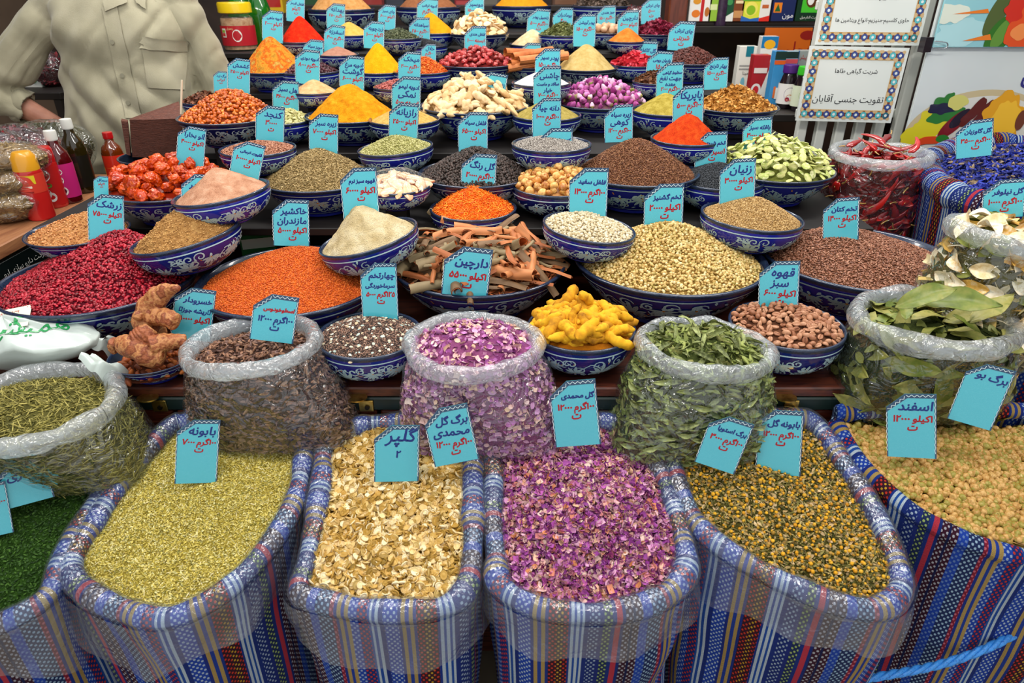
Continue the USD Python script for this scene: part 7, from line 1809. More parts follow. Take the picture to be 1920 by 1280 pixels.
for what, bb, y, ln, rot in [
    ("lying against the rosemary bag", (2, 860, 104, 938), 0.945, L("رزماری"), -18),
    ("cut off by the picture edge in the green herb", (-55, 905, 28, 1000), 0.90, L("نعنا", "۱۰۰گرم ۳۰۰۰"), -14),
    ("standing in the yellow-green chamomile powder", (326, 786, 409, 900), 1.0, L("بابونه", "۱۰۰گرم ۷۰۰۰"), 0),
    ("standing in the flat golpar seed", (701, 796, 786, 897), 1.0, [("گلپر", "b", 0.30), ("۲", "b", 0.16)], 0),
    ("inside the bag of pink rose petals", (812, 760, 900, 862), 1.0, L("برگ گل", "۱۰۰گرم ۱۲۰۰۰", "محمدی"), -12),
    ("standing in the loose purple rose petals", (1040, 713, 1128, 830), 1.06, L("گل محمدی", "۱۰۰گرم ۱۲۰۰۰"), -5),
    ("slanting against the stevia bag", (1300, 776, 1382, 872), 1.0, L("برگ استویا", "۱۰۰گرم ۳۰۰۰"), 20),
    ("standing in the yellow chamomile flowers", (1415, 769, 1502, 884), 1.03, L("بابونه گل", "۱۰۰گرم ۱۲۰۰۰"), 4),
    ("standing in the wild rue capsules", (1660, 737, 1758, 852), 1.02, L("اسفند", "۱کیلو ۱۲۰۰۰"), 3),
    ("slanting against the bay leaf bag", (1775, 676, 1862, 790), 1.03, L("برگ بو"), 22),
    ("behind the galangal roots", (318, 538, 398, 632), by("galangal", 0.035), L("خسرودار", "۱کیلو ۵۰۰۰۰", "(ریشه جوز)", False), 4),
    ("stuck in the brown lavender bag", (466, 549, 553, 634), 1.13, L("اسطوخودوس", "۱۰۰گرم ۱۲۰۰۰", ink="r", pink="b"), 6),
    ("standing in the speckled four-seed mix", (680, 493, 748, 596), by("fourseed", 0.04), L("چهارتخم", "۱۲۵گرم ۵۰۰۰", "سرماخوردگی"), -3),
    ("standing in the cinnamon bark", (826, 461, 916, 550), by("cinnamon", -0.195), L("دارچین", "۱کیلو ۵۵۰۰۰"), 6),
    ("standing in the coffee beans", (1420, 488, 1497, 584), by("coffee", 0.03), L("قهوه", "۱کیلو ۶۰۰۰", "سبز"), 3),
    ("standing in the flax seed", (1541, 369, 1611, 446), by("flax", -0.02), L("تخم کتان", "۱کیلو ۱۴۰۰۰"), 2),
    ("standing in the coriander seed", (1206, 343, 1280, 432), by("coriander", 0.05), L("تخم گشنیز", "۱کیلو ۲۰۰۰۰"), 2),
    ("behind the white peppercorns", (1066, 313, 1138, 400), by("whitepepper", 0.03), L("فلفل سفید", "۱۰۰گرم ۱۳۰۰۰"), 2),
    ("behind the ajwain seed", (1347, 297, 1415, 396), by("ajwain", 0.03), L("زنیان", "۱کیلو ۳۰۰۰۰"), 2),
    ("behind the orange safflower petals", (863, 286, 929, 358), by("safflower", 0.03), L("گل رنگ", "۱۰۰گرم ۲۰۰۰۰"), 3),
    ("leaning in the pale coffee powder", (646, 314, 714, 425), by("coffeepowder", 0.02), L("قهوه سبز نرم", "۱کیلو ۶۰۰۰۰"), -5),
    ("standing in the orange hedge mustard seed", (512, 372, 582, 456), by("khakshir", 0.05), L("خاکشیر", "۱کیلو ۵۰۰۰۰", "مازندران"), -2),
    ("standing in the dark red barberries", (165, 363, 236, 458), by("barberry", 0.04), L("زرشک", "۱کیلو ۷۵۰۰۰"), -3),
    ("half hidden behind the barberry card", (176, 326, 205, 375), by("sumac", 0.03), L("سماق", "۱کیلو"), -3),
    ("behind the tilted bowl of brown ground spice", (342, 325, 413, 418), by("fenugreek", 0.04), L("گلپر پودر", "۱کیلو ۵۰۰۰۰"), -3),
    ("standing among the golden plums", (328, 235, 384, 314), by("plum", 0.02), L("آلو بخارا", "۱کیلو ۴۰۰۰۰"), 3),
    ("leaning behind the pinkish powder", (424, 263, 486, 345), by("pinkpowder", 0.07), L("قاووت کرمانی", "۱کیلو ۱۰۰۰۰۰"), 10),
    ("standing in the blue borage flowers", (1789, 223, 1863, 290), 1.84, L("گل گاوزبان", "۱۰۰گرم ۳۵۰۰۰"), 3),
    ("standing behind the lotus bag", (1838, 333, 1922, 402), 1.34, L("گل نیلوفر", "۱۰۰گرم ۱۰۰۰۰"), 6),
    ("standing in the green fava beans", (1391, 218, 1447, 276), by("fava", 0.06), L("باقله سبز", "۱کیلو ۳۰۰۰۰"), 2),
    ("behind the black basil seed", (1301, 246, 1362, 328), by("nigella", 0.04), L("تخم شربتی", "۱سیر ۴۰۰۰۰"), 2),
    ("behind the amber frankincense", (1008, 239, 1072, 324), by("frankincense", 0.07), L("کندر خوراکی", "۱۰۰گرم ۱۴۰۰۰"), 1),
    ("behind the dark brown caraway", (1133, 194, 1187, 262), by("caraway", 0.03), L("زیره سیاه", "۱۰۰گرم ۱۲۰۰۰", "کوهی"), 0),
    ("behind the red paprika cone", (1260, 159, 1319, 236), by("paprika", 0.045), L("پاپریکا", "۱۰۰گرم ۵۰۰۰"), 1),
    ("standing in the dried orange blossom", (1318, 106, 1364, 164), by("orangeblossom", 0.04), L("بهار نارنج", "۱۰۰گرم ۱۵۰۰۰"), 3),
    ("with four rows of lettering behind the green powder cone", (1229, 116, 1280, 188), by("gingergreen", 0.05), [("مخلوط گیاهی", "b", 0.17), ("جهت نفخ", "b", 0.16), ("معده", "b", 0.13), ("۱۰۰گرم ۲۰۰۰", "r", 0.13)], 2),
    ("standing in the star anise", (1210, 93, 1257, 142), by("anise", 0.03), L("بادیان رومی", "۱۵۰۰", None), 8),
    ("behind the grey chia seed", (998, 182, 1052, 252), by("greychia", 0.05), L("دانه چیا", "۱۰۰گرم ۱۰۰۰۰"), 0),
    ("with a long salad name behind the yellowish chia powder", (1000, 123, 1052, 198), by("chia", 0.05), [("چاشنی", "b", 0.19), ("سالاد و ماست", "b", 0.17), ("خیار", "b", 0.13), ("۱۰۰گرم ۷۰۰۰", "r", 0.13)], 0),
    ("behind the white seasoning powder", (1003, 89, 1050, 145), by("whitepowder", 0.04), L("پودر سیر", "۱۰۰گرم ۱۵۰۰"), 1),
    ("behind the black peppercorns", (859, 208, 915, 280), by("blackpepper", 0.03), L("فلفل سیاه", "۱کیلو ۶۵۰۰۰"), 0),
    ("behind the green fennel seed", (728, 191, 784, 258), by("fennel", 0.05), L("رازیانه", "۱کیلو ۲۵۰۰۰"), 2),
    ("behind the sandy ground fennel", (734, 141, 789, 204), by("fennelpowder", 0.05), L("ادویه لیمو", "۱بسته ۵۰۰۰", "نمکی"), 1),
    ("behind the pink peppercorns", (746, 95, 789, 152), by("redpepper", 0.04), L("میخک", "۱۰۰گرم ۲۰۰۰۰"), 1),
    ("standing in the cardamom pods", (511, 149, 562, 208), by("cardamom", 0.05), L("هل سبز", "۱۰۰گرم ۴۶۰۰۰"), -1),
    ("behind the reddish qavut seed", (478, 196, 534, 264), by("qavut", 0.06), L("کنجد", "۳۰۰۰۰"), 1),
    ("behind the green cumin seed", (579, 211, 635, 284), by("cumin", 0.05), L("زیره سبز", "۱کیلو ۷۰۰۰۰"), 0),
    ("behind the beige spice powder", (553, 91, 601, 154), by("beige", 0.035), L("ادویه دودی", "۱۰۰گرم ۸۰۰۰"), 0),
    ("behind the tall yellow curry cone", (636, 103, 684, 166), by("curry", 0.05), L("ادویه مرغ", "۱کیلو ۶۰۰۰۰", "گوشت"), 0),
    ("standing in the dried ginger roots", (888, 134, 943, 208), by("ginger", -0.03), L("زنجبیل قلم", "۱۰۰گرم ۵۰۰۰"), 9),
    ("behind the red jujube berries", (871, 47, 912, 98), by("jujube", 0.05), L("فلفل هندی", "۱بسته ۱۰۰۰۰"), 0),
    ("behind the orange raisins", (426, 107, 470, 172), by("raisin", 0.04), L("کشمش", "۱کیلو ۲۵۰۰۰"), 0),
    ("in the dark leaf bowl behind the raisin card", (401, 131, 428, 172), by("clovebrown", 0.03), L("برگ زرد", "ایرانی"), -3),
    ("behind the marbled orange cone", (491, 18, 532, 76), by("mixcone", 0.06), L("ادویه ماهی", "۱کیلو ۲۰۰۰۰"), 0),
    ("standing in the dark currants", (568, 72, 607, 124), by("currant", 0.05), L("مویز سیاه", "۱کیلو"), 0),
    ("behind the dusty pink powder", (606, 45, 646, 98), by("rosepowder", 0.05), L("اسفرزه", "۱۰۰گرم ۳۰۰۰"), 3),
    ("behind the bright yellow turmeric cone", (681, 38, 721, 88), by("turmericpowder", 0.07), L("زردچوبه", "۱کیلو ۱۰۰۰۰"), 1),
    ("behind the pale yellow powder", (612, 5, 648, 54), by("paleyellow", 0.06), L("بهدانه", "۱۰۰گرم ۲۵۰۰"), 0),
    ("standing in the green tea leaves", (708, 7, 742, 53), by("greentea", 0.05), L("چای سبز", "۱کیلو ۶۰۰۰۰"), 2),
    ("behind the jet black nigella seed", (768, 31, 807, 80), by("nigellablack", 0.04), L("سیاهدانه", "۱۰۰گرم ۲۵۰۰"), -2),
    ("behind the golden powder high up", (781, -6, 821, 44), by("yellowhigh", 0.06), L("ادویه ترشی", "۱۰۰گرم"), 2),
    ("half hidden in the orange flower mix", (790, 80, 818, 120), by("clove", 0.04), L("خلال", "۱۰۰گرم"), 0),
    ("behind the cream almond slices", (872, -6, 908, 45), by("almond", 0.06), L("موسیر", "۱کیلو ۱۵۰۰۰"), 0),
    ("behind the cream ginger powder", (986, 15, 1028, 74), by("gingerpowder", 0.04), L("زنجبیل پودر", "۱۰۰گرم ۵۰۰۰"), 5),
    ("standing in the dried oregano", (1036, 12, 1074, 46), by("oregano", 0.05), L("بومادران", "۴۰۰۰"), 3),
    ("behind the pale tan garlic cone", (1074, 25, 1116, 84), by("garlic", 0.05), L("پودر آویشن", "۱۰۰گرم ۱۵۰۰"), 2),
    ("behind the beige nutmegs", (1119, 9, 1154, 55), by("nutmeg", 0.03), L("جوز هندی", "۱۰۰گرم ۱۵۰۰"), 1),
    ("behind the orange cinnamon powder", (1157, 18, 1197, 68), by("cinnamonpowder", 0.04), L("دارچین", "۱کیلو ۵۰۰۰۰"), 2),
    ("standing in the crimson hibiscus", (1201, -5, 1238, 42), by("hibiscus", 0.05), L("چای ترش", "۵۰۰۰"), 3),
    ("behind the bright red paper flowers", (1184, 75, 1230, 118), by("hibiscusred", 0.04), L("گل کاغذی", "۲۰۰۰"), 6),
    ("standing tilted in the dark cloves", (1250, 38, 1298, 92), by("cloves", 0.04), L("چای ترش", "شربتی"), 8),
    ("behind the whole cinnamon sticks", (972, 78, 1014, 110), by("cinnamonstick", 0.05), L("دارچین قلم"), 2),
    ("behind the scarlet chilli cone", (536, -8, 572, 38), by("redcone", 0.08), L("فلفل قرمز", "۱کیلو"), 1),
]:
    card(what, bb, y, ln, rot)
# ------------------------------------------------------------------ the spice seller
MY = 2.78


def man_pt(px, py, dy=0.0):
    return at_y(px, py, MY + dy)


def hull_chain(js, mm=None):
    """js: [(point, radius)...]: hulls of the spheres at neighbouring joints, added up."""
    mm = mm or m3.Manifold()
    sp = [m3.Manifold.sphere(r, 28).translate(tuple(map(float, p))) for p, r in js]
    for a, b in zip(sp, sp[1:]):
        mm = mm + m3.Manifold.batch_hull([a, b])
    return mm


soften = relaxed


def loft(secs, n=64):
    """secs: (z, cx, cy, rx, ry, exponent)."""
    rows = [np.c_[section(rx, ry, e, n) + [cx, cy], np.full(n, z)] for z, cx, cy, rx, ry, e in secs]
    v, f = grid_mesh(np.stack(rows, 0), wrap_v=True)
    k = len(v)
    v = np.vstack([v, rows[0].mean(0)[None], rows[-1].mean(0)[None]])
    j = np.arange(n)
    b = (len(rows) - 1) * n
    f = np.vstack([f, np.stack([np.full(n, k), j, (j + 1) % n], 1), np.stack([np.full(n, k + 1), b + (j + 1) % n, b + j], 1)])
    if tm((v, f)).volume < 0:
        f = f[:, ::-1]
    return m3.Manifold(m3.Mesh(v.astype(np.float32), f.astype(np.uint32)))


CX = man_pt(232, 60)[0]
SZ = man_pt(232, -42)[2]  # height of the shoulders' top
HX = CX - 0.015
shR, shL = np.array([CX - 0.235, MY + 0.01, SZ - 0.085]), np.array([CX + 0.225, MY + 0.01, SZ - 0.085])
elR, wrR = man_pt(-18, 168, -0.05), man_pt(140, 252, 0.0)
elL = np.array([CX + 0.295, MY + 0.03, SZ - 0.36])
wrL = np.array([CX + 0.25, MY - 0.03, SZ - 0.60])
man = thing("person", "man in an open-necked khaki shirt standing with one hand at his hip", "person", (0, 0, 0))
M_skinp = mat("skin_tone", ["a8705a", "b88068", "9c6450"], 0.5, nz=14.0, sub=0.15, space="pos")
# one continuous body: legs, trunk, arms, hands with five fingers each, neck and head
hip = man_pt(232, 12)[2] - 0.56
body = loft([(hip - 0.06, HX, MY, 0.15, 0.105, 2.4), (hip + 0.08, CX, MY, 0.165, 0.11, 2.4), (SZ - 0.25, CX, MY, 0.18, 0.115, 2.4), (SZ - 0.10, CX, MY, 0.19, 0.10, 2.3), (SZ - 0.01, CX, MY, 0.10, 0.07, 2.0)], 40)
for s in (-1, 1):
    body = hull_chain([((HX + s * 0.085, MY, hip - 0.02), 0.095), ((HX + s * 0.095, MY - 0.01, hip * 0.52), 0.062), ((HX + s * 0.10, MY + 0.02, 0.09), 0.043), ((HX + s * 0.115, MY - 0.13, 0.045), 0.035)], body)
body = hull_chain([((CX, MY + 0.01, SZ - 0.06), 0.075), ((CX, MY - 0.005, SZ + 0.05), 0.058), ((CX, MY - 0.02, SZ + 0.11), 0.055)], body)
body = hull_chain([((CX, MY + 0.005, SZ + 0.215), 0.094), ((CX, MY - 0.035, SZ + 0.165), 0.076), ((CX, MY - 0.055, SZ + 0.115), 0.042)], body)
body = hull_chain([((CX, MY - 0.098, SZ + 0.215), 0.012), ((CX, MY - 0.122, SZ + 0.172), 0.015)], body)
for s in (-1, 1):
    body = hull_chain([((CX + s * 0.092, MY + 0.005, SZ + 0.215), 0.016), ((CX + s * 0.090, MY + 0.003, SZ + 0.175), 0.012)], body)


def arm(bd, sh, el, wr, side, fdir, palm):
    bd = hull_chain([(sh, 0.058), (el, 0.043), (el + (wr - el) * 0.35, 0.042), (wr, 0.028)], bd)
    d = np.asarray(fdir, float) / np.linalg.norm(fdir)
    nrm = np.asarray(palm, float) - d * np.dot(palm, d)
    nrm /= np.linalg.norm(nrm)
    x = np.cross(d, nrm)
    bd = hull_chain([(wr, 0.027), (wr + d * 0.055 + x * 0.02, 0.018), (wr + d * 0.055 - x * 0.02, 0.018), (wr, 0.027)], bd)
    for k, ln in zip((-1.5, -0.5, 0.5, 1.5), (0.068, 0.080, 0.076, 0.060)):
        p0 = wr + d * 0.062 + x * k * 0.017
        p1 = p0 + d * ln * 0.45 + nrm * 0.006
        p2 = p1 + d * ln * 0.32 + nrm * 0.016
        p3 = p2 + d * ln * 0.14 + nrm * 0.018
        bd = hull_chain([(p0, 0.0098), (p1, 0.0090), (p2, 0.0082), (p3, 0.0072)], bd)
    t0 = wr + d * 0.022 - x * 0.026 * side
    t1 = t0 + d * 0.030 - x * 0.022 * side + nrm * 0.010
    return hull_chain([(t0, 0.014), (t1, 0.011), (t1 + d * 0.028 + nrm * 0.012, 0.0085)], bd)


body = arm(body, shR, elR, wrR, -1, [0.55, 0.35, -0.75], [0.8, 0.2, 0.5])
body = arm(body, shL, elL, wrL, 1, [-0.1, -0.35, -0.9], [-0.9, 0.2, 0.2])
bm = soften(body, 0.014, 5)
obj("body", bm, M_skinp, man, smooth=True)
for s in (-1, 1):
    ey = trimesh.creation.icosphere(2, 0.0125)
    ey.apply_translation([CX + s * 0.032, MY - 0.098, SZ + 0.208])
    e = obj("eye", ey, mat("eye_white", "e4e0d8", 0.2), man, smooth=True)
    ir = trimesh.creation.icosphere(2, 0.006)
    ir.apply_translation([CX + s * 0.032, MY - 0.1055, SZ + 0.208])
    obj("iris", ir, mat("iris_brown", "2c1a10", 0.15), e, smooth=True)
    obj("eyebrow", sweep([(CX + s * 0.014, MY - 0.103, SZ + 0.229), (CX + s * 0.034, MY - 0.105, SZ + 0.236), (CX + s * 0.055, MY - 0.092, SZ + 0.230)], 0.0045, 8), mat("dark_hair", ["14100e", "221a16"], 0.6, nz=60.0, space="pos"), man, smooth=True)
obj("mouth", sweep([(CX - 0.024, MY - 0.096, SZ + 0.132), (CX, MY - 0.104, SZ + 0.130), (CX + 0.024, MY - 0.096, SZ + 0.132)], [0.003, 0.0055, 0.003], 8), mat("lip_tone", "8c4a42", 0.5), man, smooth=True)
hr = soften(m3.Manifold.sphere(0.104, 40).scale((0.98, 1.0, 1.0)).translate((CX, MY + 0.012, SZ + 0.228)) - m3.Manifold.cube((0.4, 0.3, 0.4), True).translate((CX, MY - 0.20, SZ + 0.16)) - m3.Manifold.cube((0.4, 0.4, 0.2), True).translate((CX, MY, SZ + 0.05)), 0.014, 3)
hr.vertices = hr.vertices + hr.vertex_normals * (0.006 * (fbm(np.array(hr.vertices) * 60, 2, 3) - 0.5))[:, None]
obj("hair", hr, mat("dark_hair", "1a1412"), man, smooth=True)

M_shirt = mat("khaki_shirt", ["8f8a72", "a39d84", "b2ac94"], 0.85, nz=5.0, bump=(420, 0.0006), space="pos", sheen=0.2)
sh = loft([(hip - 0.045, CX - 0.005, MY, 0.225, 0.145, 2.6), (hip + 0.02, CX - 0.005, MY - 0.012, 0.258, 0.175, 2.6), (hip + 0.09, CX, MY - 0.012, 0.250, 0.168, 2.5), (SZ - 0.34, CX, MY - 0.01, 0.243, 0.158, 2.5), (SZ - 0.18, CX, MY - 0.01, 0.250, 0.156, 2.4), (SZ - 0.08, CX, MY, 0.236, 0.136, 2.3), (SZ - 0.015, CX, MY + 0.005, 0.150, 0.105, 2.2), (SZ + 0.03, CX, MY + 0.005, 0.088, 0.078, 2.0)], 60)
cu = elR + (wrR - elR) * 0.30
sh = hull_chain([(shR + [0.06, 0, 0.012], 0.082), (shR + [0.005, 0, -0.01], 0.078), (elR * 0.55 + shR * 0.45, 0.076), (elR, 0.074), (cu, 0.070)], sh)
sh = hull_chain([(shL - [0.06, 0, -0.012], 0.082), (shL - [0.005, 0, 0.01], 0.078), (elL * 0.55 + shL * 0.45, 0.076), (elL, 0.072), (elL + (wrL - elL) * 0.8, 0.058)], sh)
neck = m3.Manifold.cylinder(0.2, 0.068, 0.088, 32).translate((CX, MY - 0.02, SZ - 0.02))
sh = sh - neck - hull_chain([(cu + (wrR - cu) * 0.12, 0.056), (cu + (wrR - cu) * 0.7, 0.056)])
sm = soften(sh, 0.012, 22)
v = np.array(sm.vertices)
nn = np.array(sm.vertex_normals)
dz = SZ - v[:, 2]
q = v - [CX, MY, SZ]
folds = 0.042 * (np.abs(noise(np.c_[q[:, 0] * 7 + q[:, 2] * 6.5, q[:, 1] * 4, q[:, 2] * 2.2], 5) - 0.5) * 2 - 0.35) * np.clip(dz / 0.25, 0.3, 1)
folds += 0.022 * (np.abs(noise(np.c_[q[:, 0] * 16 - q[:, 2] * 12, q[:, 1] * 9, q[:, 2] * 6], 8) - 0.5) * 2 - 0.35)
folds += 0.015 * np.exp(-((dz - 0.50) / 0.05) ** 2) * np.sin(q[:, 0] * 38 + 2 * np.sin(q[:, 1] * 20))
sm.vertices = v + nn * folds[:, None]
shp = obj("shirt", sm, M_shirt, man, smooth=True)
sm2 = trimesh.Trimesh(sm.vertices, sm.faces, process=False)


def on_shirt(px, py, off=0.004):
    h = ray_hits(sm2, EYE, ray(px, py))
    return None if h is None else h[0] + (h[1] if h[1] @ ray(px, py) < 0 else -h[1]) * off


def applied(name, quad, nu, nv, off, mt, th=0.003):
    """A piece of cloth sewn on the shirt; quad: four corners as pixels of the photograph, found on the shirt's surface."""
    g = np.zeros((nu, nv, 3))
    a, b, c, d = map(np.array, quad)
    last = man_pt(230, 120, -0.15)
    for i, s in enumerate(np.linspace(0, 1, nu)):
        for j, t in enumerate(np.linspace(0, 1, nv)):
            p = (a * (1 - t) + b * t) * (1 - s) + (d * (1 - t) + c * t) * s
            h = on_shirt(*p, off)
            last = last if h is None else h
            g[i, j] = last
    edge = np.zeros((nu, nv), bool)
    edge[[0, -1]] = edge[:, [0, -1]] = True
    for i in range(1, nu - 1):
        for j in range(1, nv - 1):
            g[i, j] = 0.5 * g[i, j] + 0.125 * (g[i - 1, j] + g[i + 1, j] + g[i, j - 1] + g[i, j + 1])
    back = g - np.array(ray(230, 120)) / np.linalg.norm(ray(230, 120)) * -th
    (v1, f1), (v2, f2) = grid_mesh(g), grid_mesh(back)
    n = len(v1)
    bd = [(i, 0) for i in range(nu)] + [(nu - 1, j) for j in range(1, nv)] + [(i, nv - 1) for i in range(nu - 2, -1, -1)] + [(0, j) for j in range(nv - 2, 0, -1)]
    e = [i * nv + j for i, j in bd]
    q = []
    for x, y in zip(e, e[1:] + e[:1]):
        q += [[x, y, y + n], [x, y + n, x + n]]
    return obj(name, (np.vstack([v1, v2]), np.vstack([f1, f2[:, ::-1] + n, np.array(q)])), mt, shp, smooth=60)


applied("button_placket", [(192, 14), (221, 14), (267, 222), (236, 222)], 30, 4, 0.006, M_shirt)
applied("pocket", [(264, 76), (352, 82), (344, 168), (278, 164)], 12, 12, 0.006, M_shirt, 0.004)
applied("pocket_band", [(263, 70), (353, 76), (352, 96), (265, 91)], 4, 12, 0.011, M_shirt, 0.003)
applied("collar_wing", [(196, 4), (232, -22), (240, 6), (200, 22)], 6, 6, 0.012, M_shirt, 0.005)
applied("collar_wing", [(248, -22), (272, -14), (276, 20), (256, 8)], 6, 6, 0.012, M_shirt, 0.005)
for px, py in ((213, 79), (229, 141), (245, 191)):
    p = on_shirt(px, py, 0.013)
    bt = trimesh.creation.cylinder(0.0075, 0.004, sections=20)
    bt.apply_transform(trimesh.geometry.align_vectors([0, 0, 1], -ray(px, py) / np.linalg.norm(ray(px, py))))
    bt.apply_translation(p)
    obj("button", bt, mat("shirt_button", "7c7864", 0.3), shp, smooth=30)
tr = loft([(hip - 0.22, HX, MY, 0.20, 0.145, 2.5), (hip + 0.03, HX, MY, 0.205, 0.14, 2.5)], 48)
for s in (-1, 1):
    tr = hull_chain([((HX + s * 0.10, MY, hip - 0.10), 0.122), ((HX + s * 0.108, MY - 0.005, hip * 0.5), 0.088), ((HX + s * 0.115, MY + 0.01, 0.13), 0.075)], tr)
tmsh = soften(tr, 0.025, 5)
tmsh.vertices = tmsh.vertices + tmsh.vertex_normals * (0.016 * (noise(np.array(tmsh.vertices) * [9, 9, 5], 4) - 0.5))[:, None]
obj("trousers", tmsh, mat("olive_trousers", ["2c2e22", "3a3c2c", "343626"], 0.8, nz=8.0, space="pos"), man, smooth=True)
for s in (-1, 1):
    obj("shoe", soften(hull_chain([((HX + s * 0.115, MY + 0.05, 0.05), 0.048), ((HX + s * 0.12, MY - 0.13, 0.042), 0.040), ((HX + s * 0.122, MY - 0.17, 0.036), 0.034)]), 0.02, 3), mat("shoe_leather", "1a1512", 0.4), man, smooth=True)

# ------------------------------------------------------------------ printed boxes, bottles and boards
def flat_on(parent, name, polys, fn, mt):
    u = shapely.union_all([g.buffer(0) for g in polys])
    return obj(name, flat(getattr(u, "geoms", [u]), fn), mt, parent, smooth=False, kind="stuff")


def ink(hexc, rough=0.35):
    return mat("print_" + hexc, hexc, rough, coat=0.3)


def rect(u0, v0, u1, v1):
    return sg.box(u0, v0, u1, v1)


def ell(u, v, a, b, rot=0.0):
    return sa.rotate(sa.scale(sg.Point(u, v).buffer(1.0, 20), a, b), rot)


def carton(name, label, base_px, w_px, h_px, base_z, deep, col, prints=(), yaw=0.0, cat_="box", dep_y=None, lean=0.0):
    """A printed carton standing at a pixel: its foot's middle on height base_z (or at distance dep_y). prints: (polygons or (text, u, v, size, w), hex), in face units (width 1)."""
    p = at_z(*base_px, base_z) if dep_y is None else at_y(*base_px, dep_y)
    dep = np.dot(p - EYE, [0, CP, -SP])
    w = w_px * dep / F
    R = Rot.from_euler("zx", [yaw, lean], degrees=True).as_matrix()
    e = 0.01
    ph = np.linalg.norm(project(p + R @ np.array([0, 0, e])) - project(p)) / e
    h = h_px / ph
    t = thing(name, label, cat_, p, R, 1.0)
    obj("carton", box(w, deep, h, (0, deep / 2, h / 2), 0.0015), ink(col), t, smooth=False)
    lv = {}
    for what, hexc in prints:
        lv.setdefault(hexc, []).append(what)
    for i, (hexc, ws) in enumerate(lv.items()):
        polys = []
        for x in ws:
            polys += text_line(x[0], x[1], x[2], x[3], x[4], 3, False) if isinstance(x, tuple) else [x]
        clip = sg.box(-0.499, 0.002, 0.499, h / w - 0.002)
        polys = [k for k in (g.intersection(clip) for g in polys) if k.area > 1e-6]
        if polys:
            flat_on(t, "print", polys, lambda q, i=i: np.c_[q[:, 0] * w, np.full(len(q), -0.0005 - 0.0003 * i), q[:, 1] * w], ink(hexc))
    return t


def bottle(name, label, base, prof, cap, body_m, cap_m, R=None, label_band=None, cat_="bottle", inner=None):
    t = thing(name, label, cat_, base, R)
    obj("body", lathe(prof, 40), body_m, t, smooth=50)
    obj("cap", lathe(cap, 32), cap_m, t, smooth=40)
    if inner is not None:
        obj("contents", lathe(inner[0], 32), inner[1], t, smooth=40)
    if label_band is not None:
        z0, z1, r, hexc, marks = label_band
        obj("paper_label", lathe([(r, z0), (r, z1)], 40), ink(hexc), t, smooth=True)
        for i, (x, hc) in enumerate(marks):
            polys = text_line(*x, 5, False) if isinstance(x, tuple) else [x]
            fn = lambda q, i=i: np.c_[(r + 0.0004 + 0.0002 * i) * np.sin(q[:, 0] / r), -(r + 0.0004 + 0.0002 * i) * np.cos(q[:, 0] / r), q[:, 1]]
            polys = [g.segmentize(0.004) for g in polys]
            flat_on(t, "print", polys, fn, ink(hc))
    return t


# shelf unit behind the stand on the side of the signs
M_shelf = mat("black_shelf", ["15110f", "221a16"], 0.5, nz=6.0, space="pos")
M_col = mat("shelf_column_wood", ["4a2014", "6c3220", "582818"], 0.4, nz=5.0, stretch=(8, 8, 1), space="pos", coat=0.3)
SHY = 3.5
p0, p1 = at_y(1292, 46, SHY), at_y(1545, 46, SHY)
unit = thing("shelf_unit", "dark wooden shelf unit with printed boxes beside the sign stand", "shelf", (0, 0, 0))
obj("shelf", box(p1[0] - p0[0] + 0.5, 0.30, 0.030, ((p0[0] + p1[0] + 0.5) / 2, SHY + 0.15, p0[2] - 0.022), 0.003), M_shelf, unit)
obj("column", box(0.085, 0.10, 2.2, (p0[0] - 0.055, SHY + 0.06, 1.1), 0.006), M_col, unit)
obj("back_panel", box(1.2, 0.03, 2.2, (p0[0] + 0.55, SHY + 0.33, 1.1)), mat("shelf_back", ["2a1a12", "3c2618"], 0.6, nz=5.0, space="pos"), unit)
obj("lower_shelf", box(0.55, 0.84, 0.028, (1.215, 3.08, 1.086), 0.003), M_shelf, unit)
obj("leg", box(0.04, 0.04, 1.07, (0.965, 2.70, 0.535)), M_shelf, unit)
obj("leg", box(0.04, 0.04, 1.07, (1.46, 2.70, 0.535)), M_shelf, unit)
obj("side_board", box(0.02, 0.8, 0.40, (1.48, 3.08, 1.3)), M_shelf, unit)
zt = p0[2] - 0.0065
W_, B_, R_, G_ = "e8e4dc", "16181c", "b81c24", "3c8c34"
